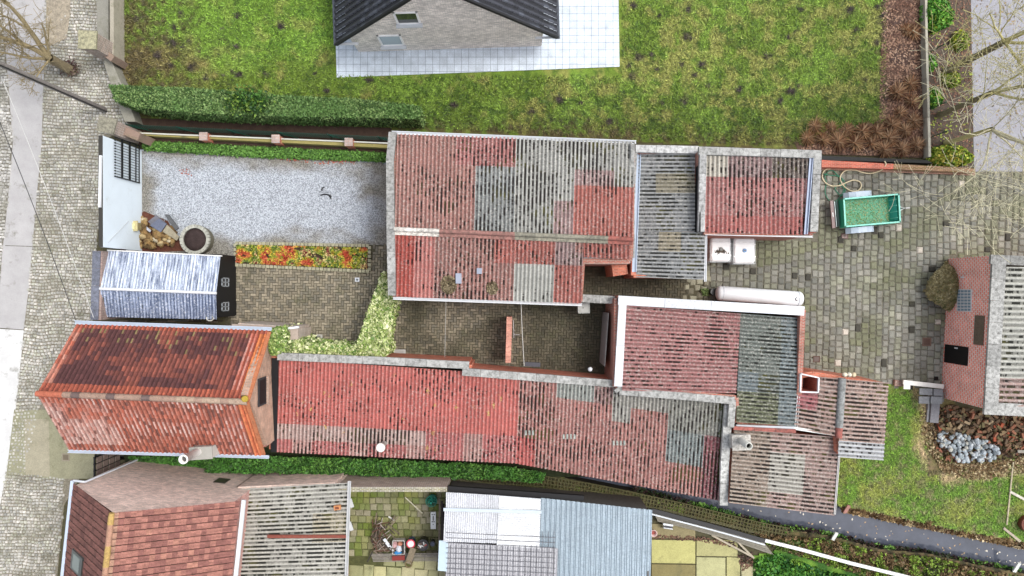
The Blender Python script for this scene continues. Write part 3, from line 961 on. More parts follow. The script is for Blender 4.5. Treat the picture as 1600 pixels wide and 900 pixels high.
# neighbour's mossy flagged yard
mossc = np.array(S(134, 138, 74)); mossd = np.array(S(92, 112, 34)); conc = np.array(S(160, 154, 132))


def flagcol(U, V, c):
    a = fbm(U * 0.03, V * 0.03, 4)[:, None]
    c = conc * 0.85 + (mossc - conc * 0.85) * np.clip((a - 0.35) * 3, 0, 1)
    f = NR.random(len(U))[:, None]
    c = c + (mossd - c) * np.clip((f - 0.55) * 2, 0, 0.8)
    dk = np.clip((V[:, None] - 815) / 30, 0, 1) * (V[:, None] < 870) * np.clip((U[:, None] - 570) / 20, 0, 1) * 0.6
    c = c * (1 - dk) + np.array(S(72, 66, 50)) * dk
    return c * NR.uniform(0.85, 1.12, len(U))[:, None]


sheet('neighbour_yard_bed', [(545, 740), (715, 740), (715, 1000), (470, 1000), (470, 860), (545, 850)], 0.003, 'soil', S(78, 80, 46))
setts('neighbour_yard_flags', [(546, 742), (702, 742), (702, 868), (546, 868)], 10.2, 10.2, 0.01, [S(150, 148, 120)], h=0.04, gap=0.06, colfn=flagcol, jit=0.004, wob=0.05)
setts('neighbour_terrace_flags', [(460, 872), (702, 872), (702, 990), (400, 990)], 20, 22, 0.06, [S(176, 172, 128), S(160, 160, 118), S(186, 180, 140)], h=0.04, gap=0.05, jit=0.004, wob=0.05)
# large yellow concrete slabs right of the metal shed
mb = MB()
for (a, b, c, d, k) in ((1018, 843, 1086, 879, S(184, 180, 118)), (1088, 843, 1152, 868, S(172, 168, 118)), (1018, 881, 1086, 940, S(136, 126, 84)),
                        (1088, 870, 1133, 940, S(180, 178, 132)), (1135, 870, 1156, 940, S(178, 174, 122)), (1158, 880, 1180, 940, S(180, 174, 136)), (1018, 818, 1086, 840, S(142, 132, 98))):
    mb.prism([W(a, b).xy[:], W(c, b + 1).xy[:], W(c, d + 1).xy[:], W(a, d).xy[:]], 0.0, 0.05, k)
mb.build('garden_slabs', 'paver', kind='structure')
lp, _ = scatter([(1020, 836), (1090, 838), (1150, 848), (1150, 856), (1088, 845), (1020, 842)], 260, 0.07)
l2, _ = scatter([(1152, 868), (1175, 862), (1182, 880), (1160, 892)], 200, 0.06)
leaves('dead_leaves', np.concatenate([lp, l2]), 0.07, [S(92, 68, 54), S(120, 88, 70), S(70, 52, 44)], flat=0.7, label='dark dead leaves caught along the joints of the yellow garden slabs', cat='leaves', kind='stuff')

# lower right garden beyond the white rail
def fardcol(U, V):
    a = fbm(U * 0.06, V * 0.06, 3)[..., None]
    return np.array(S(60, 100, 40)) + (np.array(S(112, 150, 56)) - np.array(S(60, 100, 40))) * np.clip((a - 0.4) * 3, 0, 1)


g3 = [(1176, 868), (1215, 858), (1290, 880), (1400, 905), (1600, 980), (1180, 980)]
ngrid('far_garden', g3, 3, lambda U, V: 0.02 + 0.1 * fbm(U * .1, V * .1, 1), fardcol, 'lawn', kind='structure')
pt, uv = scatter([(1178, 872), (1210, 862), (1290, 890), (1400, 915), (1400, 940), (1180, 940)], 5000)
pt[:, 2] = NR.uniform(0.05, 0.3, len(pt))
leaves('garden_ground_cover', pt, 0.12, [S(70, 128, 50), S(96, 150, 56), S(48, 96, 40), S(128, 168, 60)], flat=0.4, label='dense bright green ground cover beside the yellow garden slabs', cat='ground cover', kind='stuff')

# ================================================================ BUILDINGS
RED = S(166, 100, 90); PINK = S(162, 118, 109); DPINK = S(148, 108, 101); GREY = S(162, 162, 156); LGREY = S(176, 176, 168)
DGREY = S(138, 141, 139); BRED = S(174, 86, 76); MAUVE = S(156, 130, 127); ORED = S(170, 102, 92)
BRK = S(176, 96, 78); BRKO = S(206, 112, 84); BRKP = S(190, 170, 156); BRKW = S(180, 156, 142)
WHITE = S(226, 229, 232); COP = S(176, 176, 172); GUT = S(214, 224, 236); BLK = S(26, 26, 28)


def patches(base, lst):
    def f(u, v):
        c = base
        for (a, b, cc, d, k) in lst:
            if a <= u < cc and b <= v < d: c = k
        return c
    return f


def col4(c, m): return (*c, m)


# ---------------- barn with the ridge (upper middle)
t = thing('barn', 'ridged barn with patchwork of pink and grey corrugated sheets beside the gravel drive', 'barn', W(800, 340))
mb = MB()
zt, zr, zb = 3.1, 4.4, 3.2
ring = [P((616, 211, zt - .1)), P((614, 357, zr - .1)), P((615, 460, zb - .1)), P((906, 471, zb - .1)), P((910, 408, 3.75)), P((984, 408, 3.75)), P((986, 372, zr - .1)), P((988, 225, zt - .1))]
walls(mb, ring, 0.24, BRK)
mb.build('wall', 'brick', t)
upper = patches(col4(PINK, .62), [(804, 200, 990, 372, col4(GREY, .95)), (740, 270, 804, 356, col4(DGREY, .92)), (700, 200, 803, 272, col4(S(164, 108, 104), .75)), (908, 275, 950, 300, col4(MAUVE, .7)),
                         (908, 300, 990, 372, col4(RED, .55)), (950, 282, 990, 300, col4(RED, .6)), (875, 308, 908, 360, col4(MAUVE, .8))])
corrugated('roof', (617, 359, zr), (988, 373, zr), (992, 222, zt), (621, 209, zt), t, colf=upper, rows=6)
lower = patches(col4(PINK, .72), [(612, 350, 640, 480, col4(BRED, .2)), (640, 355, 690, 480, col4(S(186, 120, 112), .45)), (832, 360, 850, 412, col4(GREY, .9)), (850, 365, 868, 412, col4(RED, .5)), (868, 365, 905, 412, col4(MAUVE, .85)),
                           (806, 412, 873, 480, col4(LGREY, .4)), (873, 412, 915, 480, col4(RED, .5)), (768, 360, 832, 412, col4(ORED, .55))])
corrugated('roof', (617, 361, zr), (912, 371, zr), (908, 474, zb), (614, 463, zb), t, colf=lower, rows=5)
corrugated('roof', (912, 371, zr), (984, 374, zr), (984, 405, 3.95), (912, 402, 3.95), t, colf=patches(col4(RED, .5), []), rows=1)
mb = MB()
a, b, c = P((615, 358, zr + .05)), P((686, 361, zr + .05)), P((988, 374, zr + .05))
for (p, q, col) in ((a, b, S(232, 226, 216)), (b, P((804, 366, zr + .05)), PINK), (P((804, 366, zr + .05)), P((950, 372, zr + .05)), S(150, 146, 130)), (P((950, 372, zr + .05)), c, RED)):
    n = int((q - p).length / 0.45)
    for i in range(n):
        x, y = p.lerp(q, i / n), p.lerp(q, (i + 1.03) / n)
        k = R.uniform(.85, 1.1)
        mb.tube([x + Vector((0, 0, .01 * (i % 2))), y + Vector((0, 0, .01 * (i % 2)))], 0.10, 8, tuple(e * k for e in col))
        # comb flange lying on the lower slope
        mb.seg((x + Vector((0, -.14, 0))).xy, (y + Vector((0, -.14, 0))).xy, 0.2, zr - .08, zr + .01, None, tuple(e * k for e in col), bottom=True)
mb.build('ridge_capping', 'coping', t)
mb = MB()
strip(mb, [(613, 206, 3.35), (609, 250, 3.6), (610, 358, 4.6), (612, 462, 3.45)], 0.34, 0.25, COP)
mb.build('coping', 'coping', t)
mb = MB()
strip(mb, [(988, 224, 3.35), (990, 300, 3.6)], 0.16, 0.2, COP)
mb.build('coping', 'coping', t)
gutter('gutter', [(612, 207, 3.1), (994, 222, 3.1)], t, 0.06)
gutter('gutter', [(614, 466, 3.1), (909, 476, 3.1)], t, 0.05, WHITE)
gutter('gutter', [(912, 404, 3.7), (985, 408, 3.7)], t, 0.05, WHITE)
for (u0, v0, u1, v1) in ((712, 427, 721, 443), (745, 419, 753, 428)):
    mb = MB()
    zz = 3.72 if u0 < 740 else 3.95
    mb.prism([W(u0, v0, zz).xy[:], W(u1, v0, zz).xy[:], W(u1, v1, zz).xy[:], W(u0, v1, zz).xy[:]], zz - .06, [zz + .07, zz + .07, zz - .03, zz - .03], S(160, 166, 180))
    mb.build('patch', 'plastic', t, label='pale grey repair piece')
# two clumps of moss heaped on the lower slope of the barn
for (cu, cv, rr, ln) in ((701, 445, 12.5, 1), (769, 450, 9, 0)):
    zz = 3.3 + (463 - cv) / 105 * 1.1 + .02
    c0 = W(cu, cv, zz)
    n = 900 if ln else 420
    a = NR.uniform(0, 2 * np.pi, n); r = np.sqrt(NR.random(n)) * rr * 0.0286
    pp = np.stack([c0.x + r * np.cos(a), c0.y + r * np.sin(a) * 1.15, c0.z + NR.uniform(0, .07, n) + (r * np.sin(a)) * .36], 1)
    leaves('moss_clump', pp, 0.06, [S(128, 116, 90), S(150, 136, 108), S(100, 90, 66)], flat=.3,
           label='larger brown moss heap on the lower pink slope of the barn' if ln else 'smaller brown moss heap on the barn slope, right of the larger one', cat='moss')

# ---------------- lean-to with horizontal sheets
t = thing('lean_to', 'grey lean-to roof with sideways corrugations and pale gutter between two pink roofs', 'shed', W(1045, 335))
mb = MB()
z1, z2 = 2.75, 3.1
ring = [P((986, 238, z1)), P((990, 430, z1)), P((1097, 430, z2 - .1)), P((1088, 240, z2 - .1))]
walls(mb, ring, 0.22, BRKO)
mb.seg(W(966, 404, 2.5).xy, W(970, 430, 2.5).xy, 0.7, 0, 2.5, None, BRKO)
mb.build('wall', 'brick_orange', t)
gl = patches(col4(S(150, 152, 152), .75), [(1034, 266, 1072, 296, col4(S(146, 140, 122), .5)), (1028, 358, 1066, 386, col4(S(154, 146, 126), .5))])
corrugated('roof', (1086, 241, z2), (1086, 362, z2), (997, 362, z1), (997, 241, z1), t, mat='sheet_grey', colf=gl, rows=3)
corrugated('roof', (1102, 363, z2 + .05), (1100, 437, z2 + .05), (994, 433, z1), (997, 363, z1), t, mat='sheet_grey', colf=gl, rows=3)
mb = MB()
strip(mb, [(993, 232, 3.2), (1092, 234, 3.2)], 0.34, .25, S(206, 206, 204))
mb.build('coping', 'coping', t)
mb = MB()
strip(mb, [(990, 236, 3.15), (986, 320, 3.1), (986, 403, 3.0)], 0.34, .25, COP)
mb.build('coping', 'coping', t)
gutter('gutter', [(998, 240, 2.85), (991, 425, 2.85)], t, .09, S(190, 206, 226))
gutter('gutter', [(1103, 362, 3.05), (1102, 440, 3.05)], t, .04, WHITE)

# ---------------- mossy pink roof beside it
t = thing('outbuilding', 'mossy pink outbuilding with grey coping on three sides behind the white tanks', 'outbuilding', W(1190, 300))
mb = MB()
zc = 3.9
walls(mb, [P((1096, 236, zc - .2)), P((1100, 362, 3.35)), P((1270, 364, 3.35)), P((1277, 240, zc - .2))], .24, BRK)
mb.build('wall', 'brick', t)
mb = MB()
mb.prism([W(1094, 238, zc - .1).xy[:], W(1093.0, 362, 3.7).xy[:], (W(1093, 362, 3.7) + Vector((.06, 0, 0))).xy[:], (W(1094, 238, zc - .1) + Vector((.06, 0, 0))).xy[:]], 2.8, 3.68, BLK)
mb.build('tarred_flank', 'tar', t)
cr = patches(col4(S(172, 118, 113), .6), [(1098, 240, 1140, 286, col4(S(186, 180, 166), .8)), (1140, 240, 1205, 286, col4(MAUVE, .9)), (1205, 240, 1272, 286, col4(S(120, 108, 100), .98)), (1230, 286, 1272, 340, col4(S(172, 126, 122), .75)), (1098, 345, 1272, 370, col4(S(172, 104, 98), .45))])
corrugated('roof', (1103, 243, 3.75), (1268, 246, 3.75), (1266, 367, 3.4), (1101, 363, 3.4), t, colf=cr, rows=4, pitch=.2, amp=.028)
mb = MB()
strip(mb, [(1092, 235, zc), (1284, 241, zc)], .34, .22, COP)
mb.build('coping', 'coping', t)
mb = MB()
strip(mb, [(1099, 240, zc), (1096, 362, 3.6)], .30, .22, S(186, 186, 184))
mb.build('coping', 'coping', t)
mb = MB()
strip(mb, [(1278, 242, zc), (1272, 362, 3.6)], .34, .22, COP)
mb.build('coping', 'coping', t)
gutter('gutter', [(1268, 246, 3.85), (1259, 366, 3.55)], t, .07, S(176, 190, 214))
gutter('gutter', [(1102, 365, 3.3), (1270, 369, 3.3)], t, .05, WHITE)

# ---------------- stable with the white coping
t = thing('stable', 'square building with white coping, half pink and half dark mossy corrugated sheets', 'stable', W(1105, 560))
mb = MB()
zc = 3.2
walls(mb, [P((964, 466, zc - .2)), P((1255, 484, zc - .2)), P((1247, 662, 2.5)), P((1152, 660, 2.5)), P((1150, 622, zc - .2)), P((962, 604, zc - .2))], .24, BRK)
mb.build('wall', 'brick', t)
mb = MB()   # recessed grey panel in the courtyard face
a = W(960, 480, 3.2); b = W(954, 590, 3.2)
mb.seg((a.x - .13, a.y - .3), (b.x - .13, b.y + .4), .04, .3, 2.2, None, S(150, 146, 142))
mb.build('boarded_door', 'wood', t)
corrugated('roof', (978, 477, 3.15), (972, 610, 3.15), (1150, 614, 2.85), (1157, 490, 2.85), t, colf=patches(col4(S(160, 112, 109), .6), []), rows=3)
corrugated('roof', (1157, 490, 2.84), (1150, 659, 2.84), (1244, 666, 2.6), (1252, 497, 2.6), t, mat='sheet_grey', colf=patches(col4(S(118, 128, 130), .55), [(1170, 480, 1215, 680, col4(S(112, 118, 112), .85)), (1160, 620, 1200, 665, col4(S(104, 108, 84), .98))]), rows=3)
mb = MB()
strip(mb, [(966, 469, zc + .06), (1257, 486, zc + .06)], .42, .14, WHITE, jn=2.4)
mb.build('white_coping', 'whitecoping', t)
mb = MB()
strip(mb, [(973, 475, zc + .055), (966, 604, zc + .055)], .36, .14, WHITE, jn=2.4)
mb.build('white_coping', 'whitecoping', t)
mb = MB()
strip(mb, [(964, 606, 3.1), (968, 611, 3.1), (1148, 626, 3.1)], .34, .22, COP)
mb.build('coping', 'coping', t)
mb = MB()
strip(mb, [(1145, 624, 3.08), (1142, 668, 3.0)], .30, .22, COP)
mb.build('coping', 'coping', t)
gutter('gutter', [(1256, 490, 2.6), (1249, 600, 2.6), (1244, 667, 2.6)], t, .05, WHITE)
mb = MB()
strip(mb, [(1150, 666, 2.75), (1242, 669, 2.75)], .14, .08, S(206, 212, 218), jn=3)
mb.build('flashing', 'paint', t)

# ---------------- long red roof
t = thing('long_barn', 'very long single slope barn, bright red sheets left, faded pink right, above the stream', 'barn', W(780, 650))
mb = MB()
zt, zb = 2.55, 1.95
ring = [P((428, 556, zt)), P((424, 702, zb - .1)), P((805, 718, zb - .1)), P((1130, 774, zb - .1)), P((1136, 622, zt)), P((962, 600, zt)), P((733, 580, zt)), P((733, 570, zt)), P((600, 563, zt))]
walls(mb, ring, .22, BRKO)
mb.build('wall', 'brick_orange', t)
def longcol(u, v):
    if u < 436: return col4(BRED, .1)
    if u < 806:
        if v < 668: return col4(S(186, 104, 96), .32)
        if v < 684: return col4(S(178, 150, 142), .8)
        return col4(S(176, 106, 102), .55) if (int(u / 30) % 3) else col4(S(178, 136, 128), .65)
    if 862 <= u < 940 and v < 632: return col4(S(150, 154, 148), .7)
    if 940 <= u < 962 and v < 632: return col4(S(150, 118, 114), .75)
    if 962 <= u < 1040 and v < 648: return col4(S(158, 156, 148), .75)
    if 1040 <= u < 1136 and v < 672: return col4(S(136, 136, 128), .8)
    if 1037 <= u < 1105 and v < 718: return col4(S(130, 138, 136), .8)
    if u > 1105: return col4(S(136, 84, 88), .75)
    if u < 822: return col4(S(178, 96, 90), .4)
    return col4(S(168, 118, 110), .74)
corrugated('roof', (432, 560, zt), (812, 586, zt), (806, 724, zb), (427, 706, zb), t, colf=longcol, rows=6)
corrugated('roof', (812, 586, zt), (1140, 630, zt), (1128, 783, zb), (806, 724, zb), t, colf=longcol, rows=6)
mb = MB()
strip(mb, [(433, 557, 2.8), (600, 564, 2.8), (733, 571, 2.8)], .34, .2, COP)
mb.build('coping', 'coping', t)
mb = MB()
strip(mb, [(722, 581, 2.79), (838, 590, 2.79), (962, 600, 2.79)], .34, .2, COP)
mb.build('coping', 'coping', t)
mb = MB()
strip(mb, [(1139, 632, 2.8), (1133, 720, 2.6), (1131, 790, 2.45)], .38, .2, S(206, 206, 202))
mb.build('coping', 'coping', t)
mb = MB()
a = [W(423, 560, 2.75), W(433, 560, 2.75), W(430, 708, 2.2), W(421, 708, 2.2)]
mb.prism([p.xy[:] for p in a], [2.4, 2.4, 1.8, 1.8], [2.62, 2.62, 2.02, 2.02], BLK)
mb.build('valley_gutter', 'tar', t)
# pipe with white cap on the lower slope
mb = MB(); c = W(600, 693, 2.1)
mb.disc_stack(c, [(.13, 0), (.13, .75), (.20, .75), (.22, .8), (.20, .86)], 14, S(190, 186, 178), S(236, 234, 226))
mb.build('vent_pipe', 'concrete', t)
for (u, v, n) in ((892, 682, 4), (970, 692, 4), (830, 676, 3)):
    mb = MB()
    for i in range(n):
        c = W(u + (i - n / 2) * 5.6, v, 2.22 - (v - 680) * .001)
        mb.box(c, .09, .22, .05, .05, S(168, 172, 164))
    mb.build('patch', 'coping', t, label='grey mended spot')

def on_long(u, v):
    top = 560 + (u - 432) * .068 if u < 812 else 586 + (u - 812) * .134
    bot = 706 + (u - 427) * .0475 if u < 806 else 724 + (u - 806) * .183
    return W(u, v, zt + (zb - zt) * (v - top) / (bot - top) + .04)
zt, zb = 2.55, 1.95
pp = []
for k in range(20):
    u = R.uniform(440, 800); v = R.uniform(585, 712) if u < 700 else R.uniform(610, 700)
    c = on_long(u, v)
    for q in range(R.choice([4, 8, 16])): pp.append((c.x + R.gauss(0, .035), c.y + R.gauss(0, .06), c.z))
leaves('lichen', np.array(pp), .04, [S(176, 140, 84), S(186, 158, 104), S(160, 122, 72)], flat=.9, parent=t, kind='stuff')
pp = []
for k in range(700):
    v = R.uniform(632, 760); u = 1134 - (v - 632) * .06 - abs(R.gauss(0, 3.2)); c = on_long(u, min(v, 770)); pp.append((c.x, c.y, c.z + R.uniform(0, .04)))
leaves('moss', np.array(pp), .06, [S(92, 104, 44), S(70, 74, 36), S(120, 132, 56)], flat=.4, parent=t, kind='stuff')

# ---------------- lower right annexes
t = thing('annexe', 'annexe with mossy sideways pink sheets and a chimney beside the stream', 'annexe', W(1225, 735))
mb = MB()
walls(mb, [P((1145, 674, 2.4)), P((1140, 782, 2.4)), P((1302, 800, 2.2)), P((1306, 688, 2.2))], .22, BRKO)
mb.build('wall', 'brick_orange', t)
def fcol(u, v):
    if u < 1200: return col4(S(158, 142, 128), .97)
    if 1215 < u < 1270 and 710 < v < 760: return col4(S(176, 172, 162), .8)
    return col4(S(164, 140, 132), .9)
corrugated('roof', (1147, 670, 2.75), (1139, 785, 2.75), (1303, 805, 2.45), (1312, 683, 2.45), t, colf=fcol, rows=3, pitch=.19, amp=.028)
mb = MB()
strip(mb, [(1146, 669, 2.9), (1244, 674, 2.85)], .16, .12, ORED, jn=1.0)
mb.build('ridge_brick', 'coping', t)
gutter('verge_trim', [(1313, 686, 2.5), (1304, 804, 2.5)], t, .03, S(206, 204, 200))
t2 = thing('chimney', 'white plastered chimney block with round flue on the pale coping of the annexe', 'chimney', W(1150, 686, 2.6))
mb = MB(); c = W(1150, 686, 2.5)
mb.box(c, .75, .6, .7, .05, S(206, 204, 198)); mb.box(c + Vector((0, 0, .7)), .85, .7, .07, .05, S(196, 192, 184))
mb.build('block', 'coping', t2)
mb = MB(); mb.disc_stack(W(1157, 688, 3.2), [(.16, 0), (.16, 1.15), (.12, 1.15), (.12, .9)], 14, S(206, 206, 198), BLK)
mb.build('flue', 'concrete', t2)

t = thing('open_shed', 'pink double pitched shed with grey ridge cap and open skylight by the stone yard', 'shed', W(1312, 650))
mb = MB()
walls(mb, [P((1246, 588, 2.5)), P((1244, 664, 2.5)), P((1308, 678, 2.7)), P((1310, 706, 2.7)), P((1376, 712, 2.5)), P((1383, 602, 2.5)), P((1318, 592, 2.7)), P((1270, 584, 2.55))], .22, BRKO)
mb.build('wall', 'brick_orange', t)
gg = patches(col4(S(166, 140, 130), .9), [(1240, 585, 1275, 640, col4(S(168, 106, 108), .35))])
corrugated('roof', (1316, 592, 2.95), (1309, 682, 2.95), (1240, 668, 2.6), (1250, 586, 2.6), t, colf=gg, rows=2, pitch=.19, amp=.028, per=1, skip=lambda u, v: u < 1281 and v < 613)
corrugated('roof', (1316, 592, 2.95), (1309, 714, 2.95), (1380, 719, 2.6), (1388, 598, 2.6), t, colf=patches(col4(S(168, 144, 134), .9), [(1300, 700, 1400, 730, col4(S(180, 182, 184), .5))]), rows=2, pitch=.19, amp=.028)
mb = MB()
mb.tube([P((1316, 591, 2.96)), P((1311, 668, 2.96))], .17, 10, S(150, 152, 150))
mb.tube([P((1311, 668, 2.955)), P((1310, 684, 2.955))], .16, 10, ORED)
mb.build('ridge_capping', 'coping', t)
mb = MB()
for a, b in (((1251, 584), (1279, 590)), ((1279, 590), (1278, 613)), ((1250, 612), (1278, 613)), ((1251, 584), (1250, 612))):
    mb.beam(P((*a, 2.85)), P((*b, 2.85)), .055, .12, WHITE)
mb.build('skylight_frame', 'paint', t)
mb = MB()
q_ = [P((1252, 586, 2.75)), P((1278, 591, 2.75)), P((1277, 612, 2.75)), P((1251, 611, 2.75))]
for i in range(4):
    a_, b_ = q_[i], q_[(i + 1) % 4]; dn_ = Vector((0, 0, -1.5))
    mb.face([a_, b_, b_ + dn_, a_ + dn_], S(206, 104, 84))
mb.face([x + Vector((0, 0, -1.5)) for x in q_], S(120, 122, 128))
mb.build('light_well', 'brick_orange', t)
mb = MB()
strip(mb, [(1240, 669, 2.7), (1310, 680, 2.8)], .12, .07, S(226, 226, 222), jn=2)
mb.build('flashing', 'paint', t)
for i, u in enumerate((1318, 1325, 1332)):
    mb = MB(); mb.disc_stack(W(u, 585, 2.65), [(.06, 0), (.10, .04), (.115, .12), (.08, .2), (.03, .22)], 12, (S(232, 222, 198), S(220, 214, 196), S(224, 206, 172))[i])
    mb.build('pot', 'stone', None, label=('white', 'middle', 'tan')[i] + ' round pot of the three small pots on the pink shed edge', cat='pot', group='small round pots on the shed edge')

# ---------------- red tiled cottage
e, r_ = 3.1, 5.45
t = thing('cottage', 'cottage with steep orange and dark red clay tile roof at the street corner', 'house', W(250, 600))
mb = MB()
x0 = W(122, 508, e).x + .1; x1 = W(414, 517, e).x - .02
yt = W(120, 512, e).y; yb = W(110, 701, e).y; ym = W(60, 617, r_).y
# walls with gables
def gable(mb, x, ya, yb, ym, ze, zr, th, col):
    pts = [(ya, 0), (yb, 0), (yb, ze), (ym, zr), (ya, ze)]
    A = [Vector((x - th / 2, y, z)) for y, z in pts]; B = [Vector((x + th / 2, y, z)) for y, z in pts]
    mb.face(A, col); mb.face(B[::-1], col)
    for i in range(5):
        j = (i + 1) % 5
        mb.face([A[j], A[i], B[i], B[j]], col)
gable(mb, x0 + .15, yt - .15, yb + .15, ym, e - .05, r_ - .1, .3, BRKW)
gable(mb, x1 - .05, yt - .15, yb + .15, ym - .02, e - .05, r_ - .1, .3, S(196, 150, 124))
mb.seg((x0, yt - .2), (x1, yt - .2), .3, 0, e - .1, None, BRK); mb.seg((x0, yb + .2), (x1, yb + .2), .3, 0, e - .1, None, BRK)
mb.build('wall', 'brick', t)
def lerp3(a_, b_, f): return tuple(x + (y - x) * f for x, y in zip(a_, b_))
def topslope(s, tt):
    k = fbm(np.array([s * 12.0]), np.array([tt * 6.0]), 1)[0]; q = R.random()
    org = S(176, 96, 74)
    if tt < .15 or tt > .95: c = lerp3(org, S(150, 78, 62), R.random() * .8)
    elif s > .96: c = S(206, 120, 72)
    elif s > .90:
        c = lerp3(S(196, 146, 134), S(184, 100, 80), R.random()); return (c, S(150, 78, 62))
    elif s < .05: c = lerp3(S(196, 140, 122), S(180, 96, 74), R.random())
    else:
        f = min(1, max(0, (k - .48) * 2.4 + R.uniform(-.25, .45)))
        c = lerp3(S(90, 56, 56), S(156, 88, 72), f)
        if tt > .6 and R.random() < (tt - .55) * .8: return (lerp3(c, S(132, 120, 78), .75), c)
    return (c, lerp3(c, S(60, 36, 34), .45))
def lowslope(s, tt):
    k = fbm(np.array([s * 8.0]), np.array([tt * 4.0 + 3]), 2)[0]
    f = min(1, max(0, (k - .42) * 3 + R.uniform(-.35, .35) + (.45 if s < .32 and .08 < tt < .9 else 0)))
    ch = lerp3(S(172, 94, 74), S(132, 80, 68), R.random())
    cr = lerp3(S(176, 110, 92), S(200, 168, 158), f)
    if R.random() < .14: cr = S(118, 80, 72)
    if s > .95: return (S(206, 124, 84), S(190, 100, 68))
    if s < .3 and .1 < tt < .9: ch = lerp3(ch, S(190, 156, 146), f * .6)
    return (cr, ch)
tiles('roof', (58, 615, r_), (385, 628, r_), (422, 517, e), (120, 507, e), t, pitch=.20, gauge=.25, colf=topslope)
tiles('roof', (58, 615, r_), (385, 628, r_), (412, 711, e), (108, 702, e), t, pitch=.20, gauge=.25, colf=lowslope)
mb = MB()
a, b = P((57, 615, r_ + .03)), P((386, 628, r_ + .03)); n = 24
for i in range(n):
    p, q = a.lerp(b, i / n), a.lerp(b, (i + 1.04) / n)
    k = S(186, 108, 84) if i < 3 else (S(160, 134, 118) if i % 4 else S(110, 94, 90))
    k = S(176, 154, 134) if i > 15 and i % 3 else k
    mb.tube([p, q], .125, 8, k, r2=.14)
mb.build('ridge_tiles', 'tile', t)
mb = MB()
for (p, q) in (((386, 629, r_ + .06), (421, 519, e + .08)), ((386, 629, r_ + .06), (412, 710, e + .08))):
    mb.beam(P(p), P(q), .16, .07, S(188, 118, 82))
mb.build('verge_tiles', 'tile', t)
gutter('gutter', [(116, 503.5, 3.1), (424, 514, 3.1)], t, .07, S(200, 212, 228))
gutter('gutter', [(106, 705, 3.1), (420, 714, 3.1)], t, .06, S(206, 216, 232))
fr = MB(); xw = x1 + .11
zw = lambda u: H - xw * F / (u - 800)
fr.prism([(xw, W(0, 592, 4.2).y), (xw + .05, W(0, 592, 4.2).y), (xw + .05, W(0, 636, 4.2).y), (xw, W(0, 636, 4.2).y)], 3.3, 4.25, S(60, 58, 60), True)
fw = fr.build('attic_window', 'wood', t)
mb = MB(); mb.prism([(xw + .052, W(0, 595, 4.2).y), (xw + .06, W(0, 595, 4.2).y), (xw + .06, W(0, 633, 4.2).y), (xw + .052, W(0, 633, 4.2).y)], 3.4, 4.15, BLK, True)
mb.build('pane', 'tar', fw)
mb = MB(); mb.beam((xw + .08, W(0, 591, 4.2).y, 3.27), (xw + .08, W(0, 638, 4.2).y, 3.27), .12, .06, S(180, 140, 120)); mb.build('sill', 'brick', t)
t2 = thing('chimney', 'grey rendered chimney block with a long pale flue pipe on the lower cottage eave', 'chimney', W(322, 700, 3.1))
mb = MB(); c = W(329, 700, 3.0)
mb.box(c, .95, .50, .95, .06, S(206, 202, 194)); mb.box(c + Vector((0, 0, .95)), 1.02, .56, .06, .06, S(170, 168, 160))
mb.build('block', 'concrete', t2)
mb = MB(); mb.disc_stack(W(313, 704, 3.75), [(.17, 0), (.17, 1.55), (.2, 1.55), (.2, 1.62), (.14, 1.62), (.14, 1.4)], 14, S(240, 238, 232, 1.1), S(90, 88, 86))
mb.build('flue', 'concrete', t2)
mb = MB()
mb.disc_stack(W(383, 623, r_ + .12), [(.08, 0), (.16, .03), (.12, .08)], 9, S(176, 150, 60))
mb.build('lichen', 'stone', t, kind='stuff')

# small porch roof and wall next to the cottage
t = thing('porch', 'low porch wall with white edged flat roof between the cottage and the paved yard', 'porch', W(420, 520))
mb = MB()
yy = W(400, 514, 3.1).y
walls(mb, [W(372, 508, 2.2), W(462, 514, 2.2), W(462, 531, 2.2), W(372, 531, 2.2)], .2, BRKP)
mb.build('wall', 'brick_pale', t)
mb = MB(); mb.prism([W(362, 506, 2.3).xy[:], W(466, 512, 2.3).xy[:], W(466, 530, 2.3).xy[:], W(420, 534, 2.3).xy[:], W(362, 530, 2.3).xy[:]], 2.2, 2.3, S(176, 160, 148), True)
mb.build('roof', 'concrete', t)
mb = MB(); mb.beam(W(362, 512, 2.36), W(425, 516, 2.36), .10, .14, S(214, 216, 218)); mb.beam(W(425, 516, 2.36), W(467, 511, 2.36), .10, .14, S(226, 230, 234)); mb.build('trim', 'paint', t)
mb = MB(); mb.box(W(456, 520, 0), .12, .12, 2.2, 0, S(120, 124, 134)); mb.build('post', 'paint', t)

# ---------------- tarred shed with the white-blue roof
t = thing('tarred_shed', 'black tarred timber shed with weathered blue white corrugated roof beside the cottage', 'shed', W(255, 445))
e, r_ = 2.0, 2.6
mb = MB()
xl = W(160, 400, e).x + .06; xr = W(343, 400, e).x - .05
ya, yb2, ym = W(0, 396, e).y, W(0, 497, e).y, W(0, 457, r_).y
gable(mb, xl, ya - .06, yb2 + .06, ym, e - .04, r_ - .06, .1, BLK); gable(mb, xr, ya - .06, yb2 + .06, ym, e - .04, r_ - .06, .1, BLK)
mb.seg((xl, ya - .08), (xr, ya - .08), .1, 0, e - .05, None, BLK); mb.seg((xl, yb2 + .08), (xr, yb2 + .08), .1, 0, e - .05, None, BLK)
mb.build('wall', 'tar', t)
pb = patches(col4(S(214, 224, 240), .25), [])
corrugated('roof', (157, 452, r_), (338, 458, r_), (345, 400, e), (168, 392, e), t, mat='sheet_paint', colf=pb, rows=2, pitch=.15, amp=.02)
corrugated('roof', (157, 452, r_), (338, 458, r_), (339, 499, e), (162, 495, e), t, mat='sheet_paint', colf=patches(col4(S(160, 172, 196), .95), []), rows=2, pitch=.15, amp=.02)
